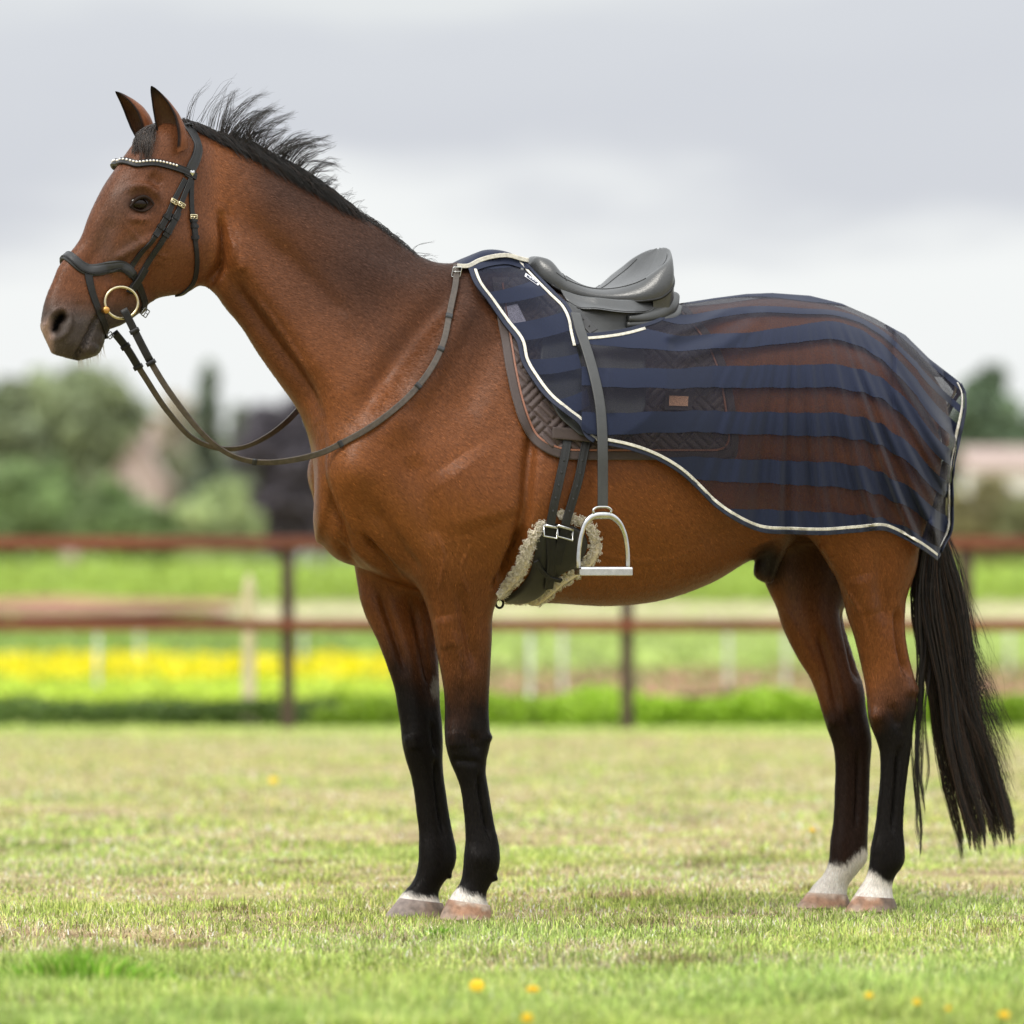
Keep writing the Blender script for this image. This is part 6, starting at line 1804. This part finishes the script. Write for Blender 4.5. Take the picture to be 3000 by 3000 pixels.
# ------------------------------------------------------------------ post-and-rail fence
FD = 35.9                                       # metres from the camera
m_rail = mat_basic('red_brown_rail', (.165, .045, .020, 1), .7, noise=.35, scale=6, bump=.4, bscale=40, stretch=(.15, 1, 1))
m_post = mat_basic('dark_brown_post', (.062, .036, .026, 1), .75, noise=.35, scale=10, bump=.4, bscale=40, stretch=(1, 1, .2))
def box_mesh(c, s, bev=.006, jit=None):
    bm = bmesh.new(); bmesh.ops.create_cube(bm, size=1)
    for v in bm.verts: v.co = Vector((v.co.x * s[0], v.co.y * s[1], v.co.z * s[2])) + Vector(c)
    if bev: bmesh.ops.bevel(bm, geom=bm.edges[:], offset=bev, segments=1, affect='EDGES')
    V = np.array([v.co[:] for v in bm.verts]); F = [tuple(v.index for v in f.verts) for f in bm.faces]
    bm.free(); return V, F
fence = thing('rail_fence', 'brown wooden post and rail fence with two rails behind the horse', 'fence', (0, CAM_Y + FD, 0))
sp = 994 / FPX * FD
x_post = [(843 - 1500) / FPX * FD + sp * k for k in range(-3, 6)]
ztop = at_depth(0, 1568, FD)[2]; zr1 = at_depth(0, 1590, FD)[2]; zr2 = at_depth(0, 1831, FD)[2]
for k, x in enumerate(x_post):
    V, F = box_mesh((x, CAM_Y + FD, (zr1 - .03) / 2 - .1), (.085, .085, zr1 - .03 + .2)); new_mesh('post', V, F, m_post, fence, smooth=False)
    if k < len(x_post) - 1:
        for zr, hh in ((zr1, .082), (zr2, .078)):
            yo = CAM_Y + FD - .062
            bm_v, bm_f = box_mesh((x + sp / 2, yo, zr), (sp - .004, .036, hh)); new_mesh('rail', bm_v, bm_f, m_rail, fence, smooth=False)

# pale stake and the white posts out in the field
m_stake = mat_basic('pale_wood', (.50, .42, .27, 1), .8, noise=.2, scale=8, stretch=(1, 1, .2))
def tapered(c, r0, r1, h, n=8, tip=.0):
    aa = np.linspace(0, 2 * np.pi, n, endpoint=False)
    lev = [(0, r0), (h * .5, (r0 + r1) / 2), (h - tip, r1), (h, r1 * .25 if tip else r1)]
    V = np.array([[c[0] + r * math.cos(a), c[1] + r * math.sin(a), c[2] + z] for z, r in lev for a in aa])
    F = [(i * n + j, i * n + (j + 1) % n, (i + 1) * n + (j + 1) % n, (i + 1) * n + j) for i in range(3) for j in range(n)] + [tuple(range(n)), tuple(3 * n + j for j in range(n))]
    return V, F
sb = at_depth(730, 2140, 37.0)
st_t = thing('wooden_stake', 'pale wooden stake with a pointed top just behind the rail fence', 'stake', (sb[0], sb[1], 0))
new_mesh('shaft', *tapered((sb[0], sb[1], -.05), .044, .040, 1.07, 8, .08), m_stake, st_t)
new_mesh('foot_collar', *tapered((sb[0], sb[1], -.01), .10, .06, .06), m_stake, st_t)
m_plastic = mat_basic('white_plastic', (.50, .51, .48, 1), .5)
wp = [(286,1848,2056,'white plastic field post standing before the yellow flowers'), (407,1857,1990,'white plastic field post among the green rows above the yellow flowers'), (888,1850,1990,'short white plastic post beside the dark fence post'), (1553,1848,2085,'tall white plastic post left of the middle fence post'),
      (1648,1852,2040,'white plastic post next to the tall one'), (2133,1845,2030,'white plastic post with a round knob between belly and hind leg'), (2303,1852,2030,'faint white plastic post beside the hind leg'), (2957,1850,1985,'white plastic post beyond the tail on red soil')]
for X, Yt, Yb, lab in wp:
    g_ = ground_pt(X, Yb); d = g_[1] - CAM_Y; h = (Yb - Yt) / FPX * d
    t = thing('field_post', lab, 'post', tuple(g_), 'white posts in the field')
    new_mesh('shaft', *tapered((g_[0], g_[1], -.03), .019, .017, h, 10), m_plastic, t)
    V, f = ellipsoid((g_[0], g_[1], h), (.036, .036, .03), 12, 8); new_mesh('cap', V, f, m_plastic, t)
    for zz in (.45, .8):
        V, f = tube_mesh(np.array([[g_[0], g_[1] - .045, h * zz], [g_[0] + .03, g_[1] - .09, h * zz], [g_[0], g_[1] - .11, h * zz + .02]]), .012, 6); new_mesh('hook', V, f, m_plastic, t)

# ------------------------------------------------------------------ field strips: foliage built as leaves
m_leaf = mat_attr('leaf', 'tint', rough=.6, trans=.3, spec=.3)
def leaf_quads(P, size, r, up=.3):
    n = len(P)
    a = unit(r.normal(size=(n, 3)) + np.array([0, 0, up])); b = unit(np.cross(a, r.normal(size=(n, 3))))
    s = (size * r.uniform(.6, 1.4, n))[:, None]
    V = np.stack([P - a * s, P + b * s * .5, P + a * s, P - b * s * .5], 1).reshape(-1, 3)
    return V, np.arange(n * 4).reshape(n, 4)
def strip_plants(name, n, x0, x1, y0, y1, hfun, size, colfun, seed, label, cat, low=0.0):
    r = np.random.default_rng(seed)
    d0, d1 = y0 - CAM_Y, y1 - CAM_Y
    x = r.uniform(x0, x1, n); y = r.uniform(y0, y1, n)
    z = (low + (1 - low) * r.random(n) ** .7) * hfun(x, y)
    P = np.stack([x, y, terrain_z(y) + z], -1)
    V, F = leaf_quads(P, size, r)
    o = new_mesh(name, V, F, m_leaf, smooth=False)
    set_tint(o.data, np.repeat(np.clip(colfun(x, y, z, r), 0, .95), 4, 0))
    tag(o, label, cat, kind='stuff')
    return o
def bump2(x, y, f, s): return .75 + .25 * vnoise(np.stack([x, y], -1), f, s)
def cvar(c, sd=.2): return lambda x, y, z, r: np.array(c) * (1 + sd * r.normal(size=(len(x), 1))) * (1 + .2 * vnoise(np.stack([x, y], -1), 1.5, 3)[:, None])
# low box edging along the fence
strip_plants('low_hedge', 24000, -1.35, 7, 22.6, 23.6, lambda x, y: .23 * bump2(x, y, 6, 51), .035, cvar((.34, .50, .05)), 61, 'low clipped bright green edging hedge along the fence foot', 'hedge')
strip_plants('border_plants', 12000, -7, -1.2, 22.7, 23.4, lambda x, y: .20 * bump2(x, y, 7, 52), .03, cvar((.13, .20, .05)), 62, 'dark low border plants along the fence foot before the lime lawn', 'plants')
strip_plants('lime_crop', 26000, -11, -1.0, 23.6, 37, lambda x, y: .10 + .05 * bump2(x, y, 3, 53), .05, cvar((.50, .62, .08)), 63, 'lime green low crop between the fence and the yellow flowers', 'crop')
def yel(x, y, z, r):
    top = z > .10
    c = np.where((top & (r.random(len(x)) < .8))[:, None], np.array([.88, .74, .02]), np.array([.40, .46, .05]))
    return c * (1 + .12 * r.normal(size=(len(x), 1)))
strip_plants('yellow_flowers', 34000, -14, -1.3, 36.5, 52, lambda x, y: .26 * bump2(x, y, 2, 54), .07, yel, 64, 'broad bed of yellow flowers seen under the lower rail', 'flowers')
strip_plants('green_rows', 18000, -30, -1.5, 56, 110, lambda x, y: .36 * bump2(x, y, 1, 55), .12, cvar((.24, .33, .09)), 65, 'darker green crop rows beyond the yellow flowers', 'crop')
strip_plants('pale_crop', 26000, -1.0, 24, 50, 116, lambda x, y: .30 * bump2(x, y, 1, 56), .11, cvar((.38, .46, .16)), 66, 'pale green crop beyond the red soil behind the legs', 'crop')
m_soil = mat_basic('red_soil', (.32, .145, .095, 1), .95, noise=.35, scale=3, bump=.6, bscale=8)
sx_, sy_ = np.meshgrid(np.linspace(-1.2, 14, 40), np.linspace(32, 50, 30))
soil = new_mesh('red_soil_bed', np.stack([sx_, sy_, .03 + .03 * vnoise(np.stack([sx_.ravel(), sy_.ravel()], -1), 2.0, 7).reshape(sx_.shape)], -1).reshape(-1, 3), grid_faces(30, 40)[:, ::-1].copy(), m_soil)
soil['kind'] = 'structure'
strip_plants('soil_weeds', 4000, -1.2, 14, 32, 50, lambda x, y: .16 * bump2(x, y, 2, 58), .06, cvar((.30, .30, .13), .3), 68, 'sparse weeds scattered over the red soil behind the legs', 'weeds')
sx_, sy_ = np.meshgrid(np.linspace(-26, -8, 30), np.linspace(132, 150, 12))
soil2 = new_mesh('red_soil_bank', np.stack([sx_, sy_, terrain_z(sy_) + .25 + .1 * vnoise(np.stack([sx_.ravel(), sy_.ravel()], -1), .8, 8).reshape(sx_.shape)], -1).reshape(-1, 3), grid_faces(12, 30)[:, ::-1].copy(), m_soil)
soil2['kind'] = 'structure'
strip_plants('tall_crop', 60000, -60, 60, 160, 200, lambda x, y: 1.55 * bump2(x, y, .35, 57), .22, lambda x, y, z, r: np.array([.34, .47, .09])[None] * (1 + .2 * r.normal(size=(len(x), 1))), 67, 'tall green crop forming a band beneath the far trees', 'crop')

# ------------------------------------------------------------------ far trees and houses
m_bark = mat_basic('bark', (.10, .075, .055, 1), .9, noise=.3, scale=4, bump=.5, bscale=10)
def tree(name, X, Ytop, wpx, d, col, label, seed, shape='round', n=13000, gap=.35, ybase=None):
    r = np.random.default_rng(seed)
    x = (X - 1500) / FPX * d; y = CAM_Y + d; zb = float(terrain_z(y))
    H = CAM_Z + (HORIZON - Ytop) / FPX * d - zb; Wd = wpx / FPX * d / 2
    t = thing(name, label, 'tree', (x, y, zb), 'trees behind the field')
    tr = [np.array([0, 0, 0]), np.array([.1, 0, H * .3]), np.array([-.1, .1, H * .6]), np.array([.05, 0, H * .9])]
    parts = [tube_mesh(catmull(np.array(tr)[:, [0, 2, 1]], 10)[:, [0, 2, 1]] + np.array([x, y, zb]), np.linspace(.28, .05, 10) * H / 10, 8)]
    nl = 9
    cl = []
    for k in range(nl):
        a = r.uniform(0, 6.28); z0 = H * r.uniform(.22, .7); ll = Wd * r.uniform(.5, .95)
        e = np.array([ll * math.cos(a), ll * math.sin(a), z0 + ll * r.uniform(.2, .7)])
        parts.append(tube_mesh(np.array([[0, 0, z0], e * [.5, .5, 0] + [0, 0, z0 + (e[2] - z0) * .35], e]) + np.array([x, y, zb]), np.array([.10, .07, .025]) * H / 10, 6))
    new_mesh('trunk', *join(*parts), m_bark, t)
    ncl = 95
    cen = []
    while len(cen) < ncl:
        p = r.uniform(-1, 1, 3)
        if shape == 'round':
            if p @ p > 1: continue
            k_ = r.uniform(.75, 1.22)
            q = np.array([p[0] * Wd * .86 * k_, p[1] * Wd * .86, H * (.56 + .40 * p[2] * min(k_, 1.04))])
        else:
            hz = (p[2] + 1) / 2; q = np.array([p[0] * Wd * (1.02 - hz) , p[1] * Wd * (1.02 - hz), H * (.08 + .90 * hz)])
        cen.append(q)
    cen = np.array(cen); cr = (Wd * r.uniform(.20, .36, ncl)) * (1 if shape == 'round' else .75)
    w = cr ** 2; ci = r.choice(ncl, n, p=w / w.sum())
    dirs = unit(r.normal(size=(n, 3))); rad = r.random(n) ** .45
    P = cen[ci] + dirs * (cr[ci] * rad)[:, None] * np.array([1, 1, .8])
    P = P[P[:, 2] > .3]; n2 = len(P)
    V, F = leaf_quads(P + np.array([x, y, zb]), .022 * H + .05, r)
    o = new_mesh('crown', V, F, m_leaf, t, smooth=False)
    c = (np.array(col) * .88 + np.array([.035, .036, .036])) * (1 + .35 * r.normal(size=(ncl, 1)) * .6)[ci[:n2]] * (1 + .2 * r.normal(size=(n2, 1)))  # leaf colour greyed and lifted to stand in for haze
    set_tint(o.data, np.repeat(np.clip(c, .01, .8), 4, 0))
    return t
tree('broadleaf_tree', -30, 1085, 400, 300, (0.270, 0.324, 0.176), 'grey green broadleaf tree with sky showing through, by the muzzle', 71, n=9000)
tree('broadleaf_tree', 240, 1030, 470, 330, (0.284, 0.338, 0.176), 'tall mid green tree rising under the horse muzzle', 72, n=15000)
tree('broadleaf_tree', 90, 1330, 330, 280, (0.243, 0.351, 0.128), 'lower bushy green tree beneath the tall one', 73)
tree('broadleaf_tree', 350, 1400, 260, 270, (0.230, 0.338, 0.121), 'rounded bright green shrub tree beside the pink house', 74)
tree('broadleaf_tree', 480, 1150, 300, 360, (0.432, 0.378, 0.270), 'brownish hazy tree standing behind the pink house', 75, n=11000)
tree('conifer', 612, 1060, 190, 310, (0.203, 0.257, 0.176), 'slender dark conifer between the reins', 76, 'cone', 9000)
tree('conifer', 700, 1190, 170, 320, (0.216, 0.257, 0.176), 'shorter conifer next to the slender one', 77, 'cone', 8000)
tree('copper_beech', 845, 1130, 300, 300, (0.101, 0.085, 0.108), 'dark purple copper beech close to the horse chest', 78, n=11000)
tree('broadleaf_tree', 650, 1415, 260, 260, (0.365, 0.446, 0.203), 'small pale green tree in front of the dark beech', 79)
tree('broadleaf_tree', 500, 1480, 200, 265, (0.203, 0.297, 0.095), 'small green bush tree below the slender conifer', 80)
tree('broadleaf_tree', 2880, 1062, 280, 300, (0.162, 0.243, 0.135), 'round dark green tree behind the rug tail end', 81, n=15000)
tree('broadleaf_tree', 3060, 1150, 300, 310, (0.135, 0.203, 0.101), 'green tree to the side of the round dark one', 82)
tree('broadleaf_tree', 2890, 1385, 260, 270, (0.297, 0.270, 0.115), 'olive bush tree under the faded roof', 83)
tree('broadleaf_tree', 3030, 1420, 240, 265, (0.257, 0.270, 0.108), 'yellowish olive bush beside the olive one', 84)
tree('broadleaf_tree', 2760, 1420, 160, 275, (0.257, 0.297, 0.135), 'small olive shrub behind the tail', 85)
# the far wood that closes the view behind the single trees
r = np.random.default_rng(90)
nf = 80000
fx = r.uniform(-75, 75, nf); fd = r.uniform(350, 400, nf)
fh = np.interp(fx, [-75, -30, -12, 0, 75], [11, 10.5, 8.5, 7, 7]) + 1.6 * vnoise(np.stack([fx, 0 * fx], -1), .16, 91) + 1.0 * vnoise(np.stack([fx, 0 * fx], -1), .5, 92)
P = np.stack([fx, CAM_Y + fd, 1.5 + fh * r.random(nf) ** .6], -1)
V, F = leaf_quads(P, .34, r)
wood = new_mesh('far_wood', V, F, m_leaf, smooth=False)
set_tint(wood.data, np.repeat(np.clip(np.array([.24, .28, .17]) * (1 + .25 * vnoise(P[:, [0, 2]], .6, 93)[:, None]) * (1 + .15 * r.normal(size=(nf, 1))), .02, .8), 4, 0))  # distance haze mixed into this grey green leaf colour
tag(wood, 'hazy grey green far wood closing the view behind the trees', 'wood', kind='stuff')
m_pink = mat_basic('pink_render', (.42, .33, .30, 1), .9, noise=.1, scale=2)
m_white = mat_basic('white_render', (.72, .70, .66, 1), .9, noise=.08, scale=2)
m_roof = mat_basic('faded_red_roof', (.34, .26, .23, 1), .9, noise=.2, scale=3)
m_pane = mat_basic('window_pane', (.10, .12, .14, 1), .15)
m_door = mat_basic('door_paint', (.16, .12, .10, 1), .6)
def house(name, X0, X1, Yeave, Yridge, d, wall, label, deep=7.0, side_on=False):
    x0, x1 = (X0 - 1500) / FPX * d, (X1 - 1500) / FPX * d; y = CAM_Y + d; zb = float(terrain_z(y))
    ze = CAM_Z + (HORIZON - Yeave) / FPX * d; zr = CAM_Z + (HORIZON - Yridge) / FPX * d
    t = thing(name, label, 'house', ((x0 + x1) / 2, y, zb), 'houses behind the field')
    xm = (x0 + x1) / 2
    if side_on:                                 # ridge runs across the view, the roof slope faces the field
        V = [(x0, y, zb), (x1, y, zb), (x1, y, ze), (x0, y, ze), (x0, y + deep, zb), (x1, y + deep, zb), (x1, y + deep, ze), (x0, y + deep, ze), (x0, y + deep / 2, zr), (x1, y + deep / 2, zr)]
        new_mesh('wall', np.array(V), [(0, 1, 2, 3), (5, 4, 7, 6), (1, 5, 6, 9, 2), (4, 0, 3, 8, 7)], wall, t, smooth=False)
        for ya, yb in ((y - .4, y + deep / 2), (y + deep + .4, y + deep / 2)):
            a = [(x0 - .4, ya, ze - .1), (x1 + .4, ya, ze - .1), (x1 + .4, yb, zr + .08), (x0 - .4, yb, zr + .08)]
            V = np.array(a + [(p, q, w + .18) for p, q, w in a])
            new_mesh('roof', V, [(0, 1, 2, 3), (7, 6, 5, 4), (0, 4, 5, 1), (1, 5, 6, 2), (2, 6, 7, 3), (3, 7, 4, 0)], m_roof, t, smooth=False)
        for fx in (.2, .5, .8):
            V, F = box_mesh((x0 + (x1 - x0) * fx, y - .02, (zb + ze) / 2 + .6), (1.1, .08, 1.2), .01); w = new_mesh('window', V, F, m_pane, t, smooth=False)
        return t
    V = [(x0, y, zb), (x1, y, zb), (x1, y, ze), (xm, y, zr), (x0, y, ze)]; V += [(a, b + deep, c) for a, b, c in V]
    F = [(0, 1, 2, 3, 4), (9, 8, 7, 6, 5), (0, 5, 6, 1), (1, 6, 7, 2), (0, 4, 9, 5)]
    new_mesh('wall', np.array(V), F, wall, t, smooth=False)
    ov = .35; th = .18
    for s in (-1, 1):
        xe = x0 if s < 0 else x1
        nx_ = s * ov; sl = (zr - ze) / (xm - xe) if xm != xe else 0
        a = [(xe + nx_, y - ov, ze + sl * nx_ + .05), (xm, y - ov, zr + .05), (xm, y + deep + ov, zr + .05), (xe + nx_, y + deep + ov, ze + sl * nx_ + .05)]
        V = np.array(a + [(p, q, w + th) for p, q, w in a])
        new_mesh('roof', V, [(0, 1, 2, 3), (7, 6, 5, 4), (0, 4, 5, 1), (1, 5, 6, 2), (2, 6, 7, 3), (3, 7, 4, 0)], m_roof, t, smooth=False)
    V, F = box_mesh((xm + .6, y + deep * .6, zr + .4), (.6, .6, 1.4), .02); new_mesh('chimney', V, F, wall, t, smooth=False)
    for k, fx in enumerate((.27, .73)):
        for zz in (zb + 1.6, zb + 4.2):
            if zz + 1 > ze: continue
            xx = x0 + (x1 - x0) * fx
            V, F = box_mesh((xx, y - .02, zz), (1.0, .08, 1.2), .01); w = new_mesh('window', V, F, m_white, t, smooth=False)
            V, F = box_mesh((xx, y - .07, zz), (.82, .03, 1.02), 0); o = new_mesh('pane', V, F, m_pane, smooth=False); o.parent = w; o.matrix_parent_inverse = Matrix.Translation(-Vector(t.location)) if False else Matrix()
            o.matrix_parent_inverse = Matrix.Translation(Vector(t.location)) @ Matrix.Translation(-Vector(t.location))
    V, F = box_mesh((xm, y - .02, zb + 1.0), (.95, .08, 2.0), .01); new_mesh('door', V, F, m_door, t, smooth=False)
    return t
house('gabled_house', 330, 470, 1400, 1290, 290, m_pink, 'pink rendered gabled house between the left trees')
house('narrow_house', 165, 250, 1330, 1260, 350, m_pink, 'narrow pink house end glimpsed through the tall tree')
house('red_roofed_house', 2850, 3060, 1375, 1318, 290, m_white, 'white house with faded red roof behind the tail', side_on=True)
